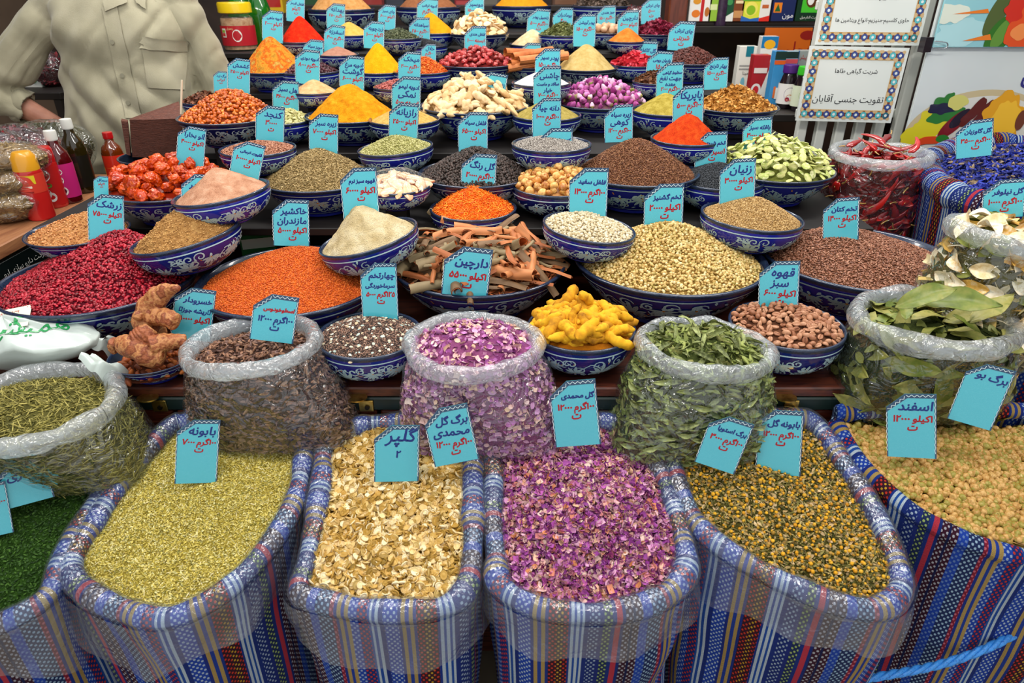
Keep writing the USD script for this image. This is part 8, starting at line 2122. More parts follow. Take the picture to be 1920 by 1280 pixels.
up = [
    ("white tea box with an orange leaf print, first on the upper shelf", 1303, 26, W_, [(ell(0, 0.5, 0.3, 0.25), "e07820"), (ell(0, 1.3, 0.28, 0.2), "d89020"), (rect(-0.4, 1.9, 0.4, 2.1), "c02828")]),
    ("slim white and red box on the upper shelf", 1321, 20, "ece6e0", [(rect(-0.5, 0, -0.2, 3), "c01c24"), (ell(0.12, 0.8, 0.22, 0.4), "b86a28")]),
    ("light green box on the upper shelf", 1335, 16, "90b838", [(rect(-0.4, 1.2, 0.4, 1.8), "d8e0a0")]),
    ("dark green box with a white corner on the upper shelf", 1364, 18, "14482c", [(sg.Polygon([(-0.5, 0), (0.5, 0), (0.5, 0.9), (-0.5, 0.3)]), "e4e4dc"), (ell(0, 1.8, 0.3, 0.3), "3c8c4c")]),
    ("brown herbal box on the upper shelf", 1382, 20, "7a3c1c", [(rect(-0.42, 0.3, 0.42, 0.9), "c89058"), (rect(-0.35, 1.5, 0.35, 1.75), "e8d0a0")]),
    ("yellow-green box with a blue wave and sun on the upper shelf", 1405, 34, "d8dc3c", [(ell(0, 0.62, 0.36, 0.36), "f0e060"), (ell(0, 0.55, 0.24, 0.24), "88b820"), (sg.Polygon([(-0.5, 0), (0.5, 0), (0.5, 0.2), (0, 0.12), (-0.5, 0.28)]), "2c64b0"), (rect(-0.5, 1.0, 0.5, 1.5), "5ca42c")]),
    ("white box with a red corner on the upper shelf", 1431, 20, W_, [(sg.Polygon([(-0.5, 0), (0.5, 0), (0.5, 0.5), (-0.5, 0.25)]), "d82c20"), (rect(-0.3, 1.1, 0.3, 1.4), "c06030")]),
    ("navy box with white upright lettering on the upper shelf", 1466, 42, "1c2858", [(rect(-0.45, 0.35, -0.1, 0.75), "e88020"), (sg.Polygon([(-0.4, 0.4), (-0.15, 0.4), (-0.28, 0.7)]), "24602c"), (("مون", 0.22, 0.15, 0.26, 0.5), "e8e8e8")]),
    ("black and green coconut oil box on the upper shelf", 1511, 42, "123420", [(rect(-0.3, 0.35, 0.5, 1.2), "48c030"), (ell(0.12, 0.85, 0.26, 0.3), "5c3418"), (ell(0.06, 0.85, 0.14, 0.2), "f0ece4"), (("زیت النارجیل", 0.08, 0.12, 0.12, 0.75), "e8ece0")]),
]
for i, (lb, cx, w, c, pr) in enumerate(up):
    carton("herb_box", lb, (cx, 40), w, 95, zt, 0.07, c, pr, dep_y=SHY + 0.03)
jr = at_y(1350, 41, SHY + 0.05)
bottle("herb_jar", "dark glass jar among the boxes on the upper shelf", (jr[0], jr[1], zt), [(0, 0), (0.026, 0), (0.028, 0.01), (0.028, 0.17), (0.02, 0.185), (0, 0.185)], [(0, 0.215), (0.022, 0.213), (0.022, 0.182), (0.02, 0.180)], mat("dark_glass_jar", ["2c2030", "443048"], 0.15, nz=40.0), mat("jar_cap_green", "386c30", 0.4), cat_="jar")
lo = [
    ("white slim box with a turquoise stripe on the lower shelf", 1392, 172, 32, 84, "e4e2d8", [(rect(-0.12, 1.9, 0.3, 2.7), "187888"), (rect(-0.4, 1.2, 0.3, 1.28), "9c9c98"), (rect(-0.4, 1.38, 0.2, 1.46), "9c9c98"), (ell(-0.1, 0.5, 0.12, 0.3), "78b8c8"), (("مینا", 0.0, 0.95, 0.16, 0.6), "444444")], 0),
    ("red and white box with two round prints on the lower shelf", 1418, 182, 30, 78, "a81c24", [(ell(-0.12, 0.45, 0.3, 0.35), "e8e0dc"), (ell(-0.12, 0.42, 0.18, 0.24), "c82830"), (sg.Polygon([(0.05, 0), (0.5, 0), (0.5, 1.6)]), "e4e0d8"), (rect(-0.4, 1.4, 0.4, 1.7), "e8d8d0")], 0),
    ("white blue and orange box on the lower shelf", 1430, 165, 30, 95, "e8e6e0", [(rect(-0.5, 2.3, 0.5, 3.4), "1c78b0"), (ell(0, 2.5, 0.34, 0.26), "f0b020"), (sg.Polygon([(-0.5, 1.1), (-0.2, 1.5), (0, 1.2), (0.2, 1.5), (0.5, 1.1), (0.5, 0.8), (-0.5, 0.8)]), "e05818"), (("شفا", 0, 1.7, 0.22, 0.7), "c02028")], 0),
    ("blue and orange herbal tablet box on the lower shelf", 1449, 196, 20, 98, "3c90c8", [(rect(-0.5, 3.9, 0.5, 4.7), "16302c"), (rect(-0.5, 3.5, 0.5, 3.85), "e06020"), (("Kapiler", 0, 4.05, 0.22, 0.9), "e8e8e8"), (ell(0.1, 1.0, 0.3, 0.5), "e8ece8"), (rect(-0.2, 0.6, 0.0, 1.6), "e07030")], 0),
    ("pale blue and red tablet box on the lower shelf", 1471, 190, 22, 92, "9cc4d8", [(rect(-0.5, 3.4, 0.5, 4.2), "16302c"), (rect(-0.5, 3.0, 0.5, 3.35), "d85058"), (rect(-0.4, 2.0, 0.4, 2.7), "e8ecec")], 0),
    ("grey and blue box with red lettering on the lower shelf", 1497, 186, 32, 90, "98a09c", [(rect(-0.5, 0, 0.5, 1.0), "3878b8"), (("کاپیلر", -0.05, 2.2, 0.2, 0.8), "b82830"), (rect(-0.5, 1.0, -0.42, 2.9), "2c68a8")], 0),
]
for lb, cx, cy, w, h, c, pr, yw in lo:
    carton("herb_box", lb, (cx, cy), w, h, 1.101, 0.05, c, pr, yw)
pa = at_y(1482, 60, 3.47)
ob = thing("orange_poster", "orange poster with red lettering behind the lower shelf boxes", "poster", (0, 0, 0))
q0, q1 = at_y(1425, 118, 3.47), at_y(1524, 52, 3.47)
obj("sheet", box(q1[0] - q0[0], 0.006, q1[2] - q0[2], ((q0[0] + q1[0]) / 2, 3.47, (q0[2] + q1[2]) / 2)), ink("c86018"), ob, smooth=False)
flat_on(ob, "print", [sa.translate(sa.scale(g, 0.09, 0.09, origin=(0, 0)), q0[0] + 0.10, q0[2] + 0.03) for g in text_polys("عطر", 3, False)[0]] + [sa.translate(ell(0, 0, 0.035, 0.02), q0[0] + 0.2, q0[2] + 0.12)], lambda q: np.c_[q[:, 0], np.full(len(q), 3.4665), q[:, 1]], ink("8c1c14"))
for lb, cx, cy, capc, bandc, mk in (("dark jar of jam with a purple cap on the lower shelf", 1470, 202, "4c1c74", "e8e4e0", [(ell(0, 0.055, 0.022, 0.024), "5c2c84"), (ell(0.0, 0.042, 0.014, 0.012), "d89048"), (ell(-0.008, 0.036, 0.008, 0.008), "a02848")]), ("dark jar of jam with a green cap on the lower shelf", 1497, 207, "38b828", "dce4c8", [(ell(0, 0.058, 0.022, 0.022), "7cb83c"), (ell(0.0, 0.04, 0.015, 0.014), "8c1838"), (rect(-0.014, 0.056, 0.014, 0.062), "c02828")])):
    p = at_z(cx, cy, 1.101)
    bottle("jam_jar", lb, p + [0, 0, 0.0002], [(0, 0), (0.026, 0), (0.030, 0.008), (0.035, 0.05), (0.033, 0.09), (0.026, 0.118), (0.023, 0.128), (0, 0.128)], [(0, 0.160), (0.026, 0.158), (0.028, 0.154), (0.028, 0.130), (0.024, 0.126)], mat("dark_jam_glass", "1c0f18", 0.08, coat=0.8), mat("cap_" + capc, capc, 0.35), label_band=(0.018, 0.092, 0.0355, bandc, mk), cat_="jar")

# sign stand: white slatted rack with two framed printed signs
M_wh = mat("white_metal", ["c8ccc4", "d8dad2"], 0.4, nz=4.0, space="pos")
RY = 2.52
rack = thing("slatted_rack", "white slatted metal rack carrying the two framed signs", "rack", (0, 0, 0))
a, b = at_y(1502, 262, RY), at_y(1682, 262, RY)
for i in range(6):
    x = a[0] + (b[0] - a[0]) * i / 5
    obj("slat", box(0.034, 0.03, 1.50, (x, RY + 0.02, 0.75), 0.004), M_wh, rack)
for z in (0.12, 0.75, 1.12, 1.47):
    obj("rail", box(b[0] - a[0] + 0.04, 0.014, 0.03, ((a[0] + b[0]) / 2, RY + 0.044, z), 0.003), M_wh, rack)


class Sheet:
    """A flat board in the place; (s, t) in metres on it from its lower left corner."""

    def __init__(self, o, X, Y):
        self.o, self.X, self.Y = np.asarray(o, float), np.asarray(X, float), np.asarray(Y, float)
        self.N = np.cross(self.X, self.Y)

    def at(self, q, off=0.0):
        return self.o + q[:, :1] * self.X + q[:, 1:2] * self.Y + off * self.N


M_paper = mat("white_sign_board", ["d4dad4", "dee2dc"], 0.3, nz=3.0, space="pos", coat=0.4)


def sign(label, tl, tr, bl, y, lines, border=True, tall=None):
    A, B, C = at_y(*tl, y), at_y(*tr, y - 0.02), at_y(*bl, y - 0.005)
    X = (B - A)
    w = np.linalg.norm(X)
    X /= w
    Y = A - C
    Y -= X * (X @ Y)
    h = np.linalg.norm(Y)
    Y /= h
    s = Sheet(A - Y * h, X, Y)
    t = thing("framed_sign", label, "sign", (0, 0, 0))
    c = [s.at(np.array([[0, 0], [w, 0], [w, h], [0, h]], float), o) for o in (0, -0.006)]
    bv = np.vstack(c)
    obj("board", trimesh.convex.convex_hull(bv), M_paper, t, smooth=False)
    i0, i1 = 0.012, 0.037
    ring = sg.box(i0, i0, w - i0, h - i0).difference(sg.box(i1, i1, w - i1, h - i1))
    obj("ornate_border", flat([ring], lambda q: s.at(q, 0.0006)), ink("6c2c20"), t, smooth=False)
    fine = sg.box(i1, i1, w - i1, h - i1).difference(sg.box(i1 + 0.003, i1 + 0.003, w - i1 - 0.003, h - i1 - 0.003))
    obj("gold_line", flat([fine], lambda q: s.at(q, 0.0007)), ink("b89048"), t, smooth=False)
    sc, fl, ct = [], [], []
    m_ = (i0 + i1) / 2
    pts = []
    for L_, f in ((w - 2 * m_, lambda d: (m_ + d, m_)), (w - 2 * m_, lambda d: (m_ + d, h - m_)), (h - 2 * m_, lambda d: (m_, m_ + d)), (h - 2 * m_, lambda d: (w - m_, m_ + d))):
        n = max(2, round(L_ / 0.026))
        pts += [(f(L_ * k / n), k) for k in range(n + 1)]
    for (x, yy), k in pts:
        (fl if k % 2 else ct).append(ell(x, yy, 0.0105, 0.0105))
        sc += [ell(x + dx, yy + dy, 0.006, 0.005) for dx in (-0.010, 0.010) for dy in (-0.011, 0.011)]
    clip = sg.box(i0 - 0.008, i0 - 0.008, w - i0 + 0.008, h - i0 + 0.008)
    flat_on(t, "scallop_print", [g.intersection(clip) for g in sc], lambda q: s.at(q, 0.0009), ink("c8a878"))
    flat_on(t, "blue_flower_print", fl, lambda q: s.at(q, 0.0012), ink("2c4488"))
    flat_on(t, "turquoise_flower_print", ct, lambda q: s.at(q, 0.0012), ink("4cb0b8"))
    flat_on(t, "flower_centre_print", [ell(x, yy, 0.0045, 0.0045) for (x, yy), k in pts], lambda q: s.at(q, 0.0015), ink("d8e0dc"))
    polys = []
    for tx, u, v_, sz, mw in lines:
        polys += text_line(tx, u * w, v_ * h, sz, mw * w, 2, False)
    flat_on(t, "lettering", polys, lambda q: s.at(q, 0.001), M_inkk)
    return s, w, h


sign("white framed sign with two lines of large black lettering, lower of the two", (1519, 86), (1706, 90), (1495, 226), RY - 0.03, [("شربت گیاهی طاها", 0.52, 0.66, 0.022, 0.44), ("تقویت جنسی آقایان", 0.50, 0.27, 0.036, 0.74)])
s_, w_, h_ = sign("white framed sign with black lettering, upper of the two and cut by the picture", (1566, -120), (1775, -120), (1531, 84), RY - 0.005, [("انجیر", 0.42, 0.60, 0.036, 0.3), ("ضد یبوست", 0.55, 0.44, 0.024, 0.30), ("حاوی کلسیم-منیزیم-انواع ویتامین ها", 0.50, 0.225, 0.017, 0.70)])
# menu board: a tall printed board, photo print above and the plate of food below
BY = 2.44
A, B, C = at_y(1742, 88, BY), at_y(2060, 96, BY), at_y(1684, 290, BY)
t = thing("menu_board", "tall white printed board with pictures of food behind the borage sack", "board", (0, 0, 0))
X = np.array([1.0, 0, 0])
x0, x1, z0, zm, z1 = A[0], A[0] + 0.95, 0.2, A[2], A[2] + 0.45
obj("panel", box(x1 - x0, 0.012, z1 - z0, ((x0 + x1) / 2, BY + 0.008, (z0 + z1) / 2), 0.001), mat("menu_white", ["ccd6d6", "d8dedc"], 0.25, nz=2.0, space="pos", coat=0.5), t)
fb = lambda o: (lambda q: np.c_[q[:, 0], np.full(len(q), BY + 0.0015 - o), q[:, 1]])


def px_ell(cx, cy, a, b_, rot=0.0, seed=None):
    c = at_y(cx, cy, BY)
    k = np.dot(c - EYE, [0, CP, -SP]) / F
    e = ell(0, 0, a * k, b_ * k, rot)
    if seed is not None:
        q = np.array(e.exterior.coords)[:-1]
        e = sg.Polygon(q * (0.8 + 0.45 * noise(np.c_[q * 60, np.full(len(q), seed)], seed))[:, None]).buffer(0)
    return sa.translate(e, c[0], c[2])


L1 = [([px_ell(1830, 265, 142, 92)], "c8b890"), ([px_ell(1832, 268, 132, 84)], "d8d8d0"), ([px_ell(1732, 245, 36, 22, 20, 1), px_ell(1752, 222, 24, 18, 0, 2), px_ell(1720, 258, 26, 14, 10, 3)], "d8cc28"), ([px_ell(1772, 215, 30, 12, 15, 4), px_ell(1765, 198, 14, 18, 0, 5), px_ell(1778, 190, 10, 16, -20, 6)], "2c7830"), ([px_ell(1766, 204, 26, 9, 0, 7)], "1c1c3c"), ([px_ell(1796, 192, 18, 14, 0, 8)], "d0cc70"),
      ([px_ell(1788, 232, 34, 13, 48)], "7c1420"), ([px_ell(1799, 222, 22, 10, 48)], "1c1428"), ([px_ell(1822, 212, 34, 9, 55, 9), px_ell(1838, 217, 34, 8, 60, 10)], "5c1c18"), ([px_ell(1880, 222, 36, 44, 0, 11)], "e0a020"), ([px_ell(1884, 225, 26, 34, 0, 12)], "f0bc34"), ([px_ell(1745, 262, 30, 8, 5, 13)], "d84820"), ([px_ell(1765, 260, 12, 7, 0, 14)], "2c7c30"), ([px_ell(1912, 225, 9, 18, 0)], "6c3828")]
for i, (pl, c) in enumerate(L1):
    flat_on(t, "food_print", pl, fb(0.0012 + 0.0004 * i), ink(c))
flat_on(t, "lettering", [sa.translate(sa.scale(g, 0.10, 0.10, origin=(0, 0)), at_y(1906, 175, BY)[0], at_y(1906, 165, BY)[2]) for g in text_polys("کباب", 3, False)[0]], fb(0.001), ink("2c2c7c"))
t2 = thing("fruit_poster", "light blue poster of prickly green and orange fruit above the menu board", "poster", (0, 0, 0))
PY = BY - 0.012
obj("sheet", box(x1 - x0 - 0.005, 0.008, z1 - zm, ((x0 + x1) / 2, PY, (zm + z1) / 2), 0.001), ink("8cc4cc", 0.2), t2, smooth=False)
fp = lambda o: (lambda q: np.c_[q[:, 0], np.full(len(q), PY - 0.0042 - o), q[:, 1]])
L2 = [([px_ell(1800, 60, 52, 22, 10, 21)], "a8d4d8"), ([px_ell(1780, 25, 34, 16, 0, 22)], "d8e0d0"), ([px_ell(1866, 22, 16, 44, -18)], "4c5c2c"), ([px_ell(1868, 66, 22, 36, -24)], "2c6c1c"), ([px_ell(1872, 62, 13, 28, -24)], "5c8c34"), ([sg.Polygon([tuple(at_y(x, y, BY)[[0, 2]]) for x, y in q]) for q in ([(1780, 26), (1846, 16), (1848, 24)], [(1798, 76), (1850, 63), (1852, 74)])], "e07820"), ([px_ell(1908, 18, 30, 26, 0, 23)], "c82818"), ([px_ell(1914, 66, 34, 34, 0, 24), px_ell(1935, 30, 30, 30, 0, 26)], "d84c1c"), ([px_ell(1905, 60, 16, 14, 0, 25)], "e88848")]
for i, (pl, c) in enumerate(L2):
    flat_on(t2, "fruit_print", [g.intersection(sg.box(x0 + 0.003, zm + 0.002, x1, z1)) for g in pl], fp(0.0003 + 0.0004 * i), ink(c))
# binder clip
bc = at_y(1742, 86, PY - 0.012)
t = thing("binder_clip", "black binder clip holding the edge of the poster", "binder clip", (0, 0, 0))
obj("jaw", trimesh.convex.convex_hull(np.array([[bc[0] - 0.018, bc[1] + dy, bc[2] + dz] for dy, dz in ((0.03, -0.02), (0.03, 0.025), (-0.006, -0.02), (-0.006, 0.025))] + [[bc[0] + 0.016, bc[1] + 0.010, bc[2] + dz] for dz in (-0.02, 0.025)])), mat("clip_black", "241c24", 0.3), t, smooth=False)
obj("wire_handle", sweep(smooth_path([bc + [0.014, 0, 0.014], bc + [0.04, -0.002, 0.012], bc + [0.055, -0.004, 0.008], bc + [0.058, -0.004, -0.003], bc + [0.045, -0.002, -0.008], bc + [0.014, 0, -0.006]], 30), 0.0018, 8), mat("clip_steel", "b0b4b4", 0.2, metal=1.0), t, smooth=True)

# ------------------------------------------------------------------ the man's counter with bottles, cans and packets
ct = thing("side_counter", "wooden counter top at the man's side carrying cans and bottles", "counter", (0, 0, 0))
CZ = 0.93
obj("plank", box(0.62, 1.05, 0.035, (-1.655, 1.92, CZ - 0.0175), 0.003), mat("counter_plank", ["7c4c30", "9a6844", "6c3e26"], 0.5, nz=4.0, stretch=(9, 1, 9), space="pos"), ct)
obj("front_panel", box(0.03, 1.0, 0.88, (-1.375, 1.92, 0.445)), mat("counter_panel", ["0c1a1a", "122422"], 0.4, nz=4.0, space="pos"), ct)
obj("end_panel", box(0.58, 0.03, 0.88, (-1.66, 1.43, 0.445)), mat("counter_panel", "0c1a1a"), ct)
sb = thing("shop_sign", "black sign with white and red lettering on the counter side", "sign", (0, 0, 0))
obj("board", box(0.008, 0.66, 0.30, (-1.3555, 1.77, 0.735), 0.001), mat("sign_black", "0c1414", 0.3, coat=0.4), sb)
yz = lambda q: np.c_[np.full(len(q), -1.3508), q[:, 0], q[:, 1]]
flat_on(sb, "white_lettering", text_line("شرکت دارو سازی ارم", 1.78, 0.845, 0.016, 0.34, 1, False), yz, ink("e0e0d8"))
flat_on(sb, "red_lettering", text_line("برای اولین بار گیاهی", 1.79, 0.805, 0.020, 0.36, 2, False) + text_line("آرایشی", 1.80, 0.745, 0.040, 0.26, 3, False), yz, ink("c83028"))


def leaning(px0, px1, y0, y1):
    a, b = at_y(*px0, y0), at_y(*px1, y1)
    return a, b


def stand_at(px, py, top):
    p = at_z(px, py, CZ + 0.0005)
    return p, Rot.from_euler("y", top, degrees=True).as_matrix()


M_can = mat("can_red", ["b01818", "c02420"], 0.22, nz=6.0, coat=0.7)
p, R = stand_at(80, 408, 0)
bottle("spray_can", "red spray can with a yellow cap, nearer of the two cans", p, [(0, 0), (0.033, 0), (0.036, 0.005), (0.036, 0.135), (0.031, 0.144), (0, 0.144)], [(0, 0.194), (0.022, 0.192), (0.032, 0.178), (0.034, 0.142), (0.031, 0.138)], M_can, mat("cap_yellow", "d89820", 0.3, coat=0.5), label_band=(0.080, 0.133, 0.0364, "c83828", [(rect(-0.034, 0.106, 0.034, 0.130), "d8c028"), (rect(-0.02, 0.095, 0.022, 0.101), "e8c8b8"), (rect(-0.022, 0.082, 0.022, 0.086), "8c1410")]), cat_="can")
p, R = stand_at(98, 388, 0)
bottle("spray_can", "red spray can with a red cap and white oval, farther of the two cans", p + [0.006, 0.015, 0], [(0, 0), (0.032, 0), (0.034, 0.005), (0.034, 0.130), (0.030, 0.138), (0, 0.138)], [(0, 0.180), (0.028, 0.178), (0.032, 0.170), (0.033, 0.136), (0.030, 0.132)], M_can, mat("cap_red", "b81418", 0.3, coat=0.5), label_band=(0.01, 0.125, 0.0344, "b41c1c", [(ell(0.006, 0.10, 0.020, 0.018), "e4dcd8"), (ell(0.006, 0.10, 0.015, 0.013), "c03030"), (ell(0.012, 0.07, 0.012, 0.007), "3c8c30"), (ell(0.0, 0.045, 0.018, 0.016, 30), "d8d4cc"), (ell(0.016, 0.035, 0.012, 0.014), "e0dcd8")]), cat_="can")
glass = lambda n, c: mat(n, c, 0.06, coat=0.9, trans=0.35)
bp = [(0, 0), (0.032, 0), (0.036, 0.006), (0.036, 0.128), (0.030, 0.154), (0.016, 0.174), (0.014, 0.193), (0, 0.193)]
cp = [(0, 0.219), (0.016, 0.217), (0.017, 0.213), (0.017, 0.192), (0.015, 0.188)]
M_capw = mat("cap_white", "d8d8d0", 0.35)
p, R = stand_at(112, 388, 0)
bottle("syrup_bottle", "dark red syrup bottle with a white cap and pink label", p + [0.0, 0.06, 0], bp, cp, glass("red_syrup", "5c0a10"), M_capw, label_band=(0.02, 0.122, 0.0366, "c02470", [(ell(0.004, 0.10, 0.018, 0.012), "e8e8e0"), (ell(0.006, 0.102, 0.010, 0.006), "4c9c30"), (ell(0.006, 0.075, 0.014, 0.014), "e8e4e0"), (rect(-0.002, 0.071, 0.014, 0.076), "702040"), (ell(0.010, 0.042, 0.014, 0.014), "e4e0dc"), (ell(0.010, 0.042, 0.009, 0.010), "3c1828")]))
p, R = stand_at(132, 376, 0)
bottle("syrup_bottle", "olive brown oil bottle with a white cap behind the red syrup", p + [-0.01, 0.11, 0], [(r, z * 1.06) for r, z in bp], [(r, z * 1.06) for r, z in cp], glass("olive_oil", "2e2408"), M_capw, label_band=(0.02, 0.12, 0.0366, "18140c", [(rect(-0.02, 0.05, 0.02, 0.10), "2c2410")]))
p, R = stand_at(148, 368, 0)
bottle("syrup_bottle", "orange bottle with a red and yellow label behind the oil bottle", p + [0.03, 0.20, 0], [(r * 0.95, z * 0.75) for r, z in bp], [(r * 0.95, z * 0.75) for r, z in cp], glass("amber_syrup", "7a3008"), mat("cap_red", "b81418"), label_band=(0.02, 0.09, 0.0347, "d02c18", [(rect(-0.03, 0.02, 0.03, 0.05), "e8b820")]))


def pillow(name, label, c, s, rz, m, seed, grains_=None, film=True, cat_="packet"):
    """A cellophane packet: lumpy pillow of dried goods in a clear film."""
    R = Rot.from_euler("zy", [rz, 8 * math.sin(seed)], degrees=True).as_matrix()
    t = thing(name, label, cat_, c, R)
    mb = blob(seed, np.array(s) / 2, 0.22, 1.3, 3)
    v = np.array(mb.vertices)
    v[:, :2] = np.sign(v[:, :2]) * np.abs(v[:, :2] / (np.array(s[:2]) / 2)) ** 0.8 * np.array(s[:2]) / 2
    mb.vertices = v
    obj("contents", mb, m, t, smooth=True)
    if grains_:
        rng = np.random.default_rng(seed)
        protos, gm, sz, n = grains_
        ar = mb.area_faces
        fi = rng.choice(len(ar), n, p=ar / ar.sum())
        w = rng.dirichlet([1, 1, 1], n)
        P = (mb.triangles[fi] * w[..., None]).sum(1)
        instancer("grains", t, [(g, gm, True) for g in protos], P, quats(mb.face_normals[fi], rng, 0.6), rng.uniform(0.7, 1.2, (n, 1)) * np.array([sz]))
    if film:
        f2 = mb.copy()
        f2.vertices = v * 1.06 + f2.vertex_normals * (0.004 + 0.010 * np.abs(noise(v * 38, seed) - 0.5))[:, None]
        obj("film", f2, M_skin, t, smooth=True)
    return t


M_brn = pw("packet_brown", ["5c4022", "8a6a3c", "a8854e"], (300, 0.004), 60)
gb = ([g_flake(0.6), g_strand(0.3)], gr("packet_seed", ["6c4c24", "a07c48", "c4a064", "80602e"], 0.5), (0.014, 0.007, 0.006), 420)
for i, (px, py, y, dz, sz) in enumerate([(15, 395, 1.93, 0, (0.20, 0.16, 0.075)), (10, 350, 1.95, 0, (0.20, 0.16, 0.07)), (22, 312, 1.98, 0, (0.19, 0.15, 0.07))]):
    c = at_y(px, py, y)
    pillow("seed_packet", ["clear packet of brown seed lying lowest in the stack by the cans", "clear packet of brown seed in the middle of the stack by the cans", "clear packet of brown seed lying topmost in the stack by the cans"][i], (c[0], y, CZ + 0.042 + 0.062 * i), sz, 12 * i - 8, M_brn, 61 + i, gb)
gd = ([g_flake(1.0)], gr("packet_hibiscus", ["4c0c14", "74141e", "941c28", "300810"], 0.4), (0.030, 0.014, 0.014), 300)
M_drd = pw("packet_red", ["2c0608", "4c0c10"], (300, 0.004), 60)
for i, (px, py, y, sz) in enumerate([(28, 250, 2.22, (0.26, 0.16, 0.20)), (-30, 270, 2.12, (0.24, 0.16, 0.22))]):
    c = at_y(px, py, y)
    pillow("hibiscus_packet", ["clear packet of dark red hibiscus under the man's forearm", "clear packet of dark red hibiscus cut by the picture edge"][i], (c[0], y, CZ + sz[2] / 2 + 0.004), sz, 10 * i, M_drd, 71 + i, gd)
gg = ([g_strand(0.3)], gr("packet_herb", ["3c3a1c", "5c582c", "78703c"], 0.5), (0.02, 0.004, 0.004), 350)
c = at_y(85, 226, 2.36)
pillow("herb_packet", "clear packet of olive green herb behind the hibiscus packet", (c[0], 2.36, CZ + 0.10), (0.24, 0.14, 0.19), 0, pw("packet_olive", ["2c2a14", "48441f"], (300, 0.004), 60), 75, gg)
# a shelf behind the man's elbow with a white and green packet
bk = thing("back_shelf", "dark shelf behind the man's elbow", "shelf", (0, 0, 0))
obj("board", box(1.0, 0.3, 0.03, (-2.45, 3.25, 1.10), 0.003), M_shelf, bk)
obj("side_board", box(0.03, 0.3, 2.0, (-2.94, 3.25, 1.0)), M_shelf, bk)
obj("side_board", box(0.03, 0.3, 1.085, (-1.97, 3.25, 0.5425)), M_shelf, bk)
carton("herb_box", "white packet with a green top and red print behind the man's elbow", (62, 164), 34, 66, 1.1155, 0.06, "dcdcd4", [(rect(-0.5, 2.4, 0.5, 3.2), "2c8c3c"), (ell(-0.1, 1.3, 0.24, 0.3), "c02c38"), (("سنا", 0, 1.8, 0.2, 0.7), "2c3c8c"), (ell(0.1, 0.6, 0.3, 0.4), "4c9c48")])
carton("herb_box", "pale pink packet beside the white packet behind the man's elbow", (34, 160), 24, 60, 1.1155, 0.06, "d8b8b0", [(ell(0, 1.2, 0.3, 0.3), "8c4c44"), (rect(-0.4, 0.4, 0.4, 0.6), "a06058")])
for px, y in ((5, 3.2), (95, 3.3)):
    c = at_y(px, 164, y)
    pillow("hibiscus_packet", ["clear packet of dark red buds at the far end of the shelf behind the elbow", "clear packet of dark red buds next to the white packet behind the elbow"][px > 50], (c[0], y, 1.1155 + 0.075), (0.16, 0.12, 0.14), 0, M_drd, 80 + px, gd)

# jar with a yellow lid and two green bottles beyond the raisins
p = at_y(455, 106, 3.27)
z5 = T5 + 0.0005
bottle("spice_jar", "clear jar with a yellow lid and red label beside the marbled cone", (p[0], 3.27, z5), [(0, 0), (0.066, 0), (0.072, 0.008), (0.072, 0.115), (0.066, 0.132), (0.056, 0.140), (0.056, 0.150)], [(0, 0.192), (0.066, 0.190), (0.070, 0.184), (0.070, 0.150), (0.058, 0.146)], clear_plastic("jar_wall", milk=0.03, bump=(10, 0.0005), gloss=0.9), mat("lid_yellow", "e8c414", 0.3, coat=0.5),
       label_band=(0.022, 0.100, 0.0726, "b01c28", [(ell(0.018, 0.062, 0.020, 0.024), "e8e4dc"), (("زعفران", -0.01, 0.086, 0.008, 0.05), "e8d8a0"), (rect(-0.052, 0.055, -0.03, 0.090), "e0dcd0"), (rect(-0.05, 0.06, -0.034, 0.072), "c83030"), (rect(-0.05, 0.074, -0.034, 0.084), "88b030")]), cat_="jar", inner=([(0, 0.006), (0.066, 0.006), (0.066, 0.128), (0.0, 0.130)], pw("jar_powder", ["b07850", "d0a078", "e0b890"], (400, 0.004), 60)))
M_grn = mat("green_plastic", ["0c5c14", "14801c"], 0.10, nz=8.0, coat=0.9, trans=0.3, space="pos")
gbp = [(0, 0), (0.052, 0), (0.056, 0.008)] + [(0.056 - 0.003 * (i % 2), 0.02 + 0.014 * i) for i in range(9)] + [(0.052, 0.16), (0.040, 0.20), (0.022, 0.24), (0.018, 0.26), (0, 0.26)]
for i, (px, y) in enumerate(((452, 3.43), (486, 3.44))):
    p = at_y(px, 30, y)
    bottle("green_bottle", ["green ribbed plastic bottle behind the jar, nearer the man", "green ribbed plastic bottle behind the jar, nearer the fish spice card"][i], (p[0], y, z5), gbp, [(0, 0.292), (0.020, 0.290), (0.021, 0.286), (0.021, 0.260), (0.018, 0.256)], M_grn, M_capw)
# packed cartons on the far shelf behind the top row
fs = thing("far_shelf", "dark shelf with cartons behind the topmost bowls", "shelf", (0, 0, 0))
obj("board", box(1.9, 0.3, 0.03, (-0.3, 4.45, 1.40), 0.003), M_shelf, fs)
for sx in (-1.24, 0.64):
    obj("side_board", box(0.03, 0.3, 1.385, (sx, 4.45, 0.6925)), M_shelf, fs)
for i, (lb, px, w, c, c2) in enumerate([("yellow and red carton behind the fish spice card", 515, 34, "d8b020", "b02018"), ("dark green carton behind the topmost tan powder", 590, 40, "12301c", "284c30"), ("dark red carton behind the topmost bowls", 700, 44, "5c1418", "8c2c28"), ("black carton behind the topmost brown powder", 742, 40, "14161c", "303440"), ("dark red carton beside the grey carton behind the topmost bowls", 868, 30, "741820", "a03c3c"), ("grey carton behind the topmost orange powder", 915, 44, "3c3a38", "5c5850"), ("brown carton behind the dark leaves", 1060, 50, "4c3020", "6c4830")]):
    carton("stock_box", lb, (px, 25), w, 60, 1.4155, 0.12, c, [(rect(-0.4, 0.3, 0.4, 0.7), c2)], dep_y=4.42)
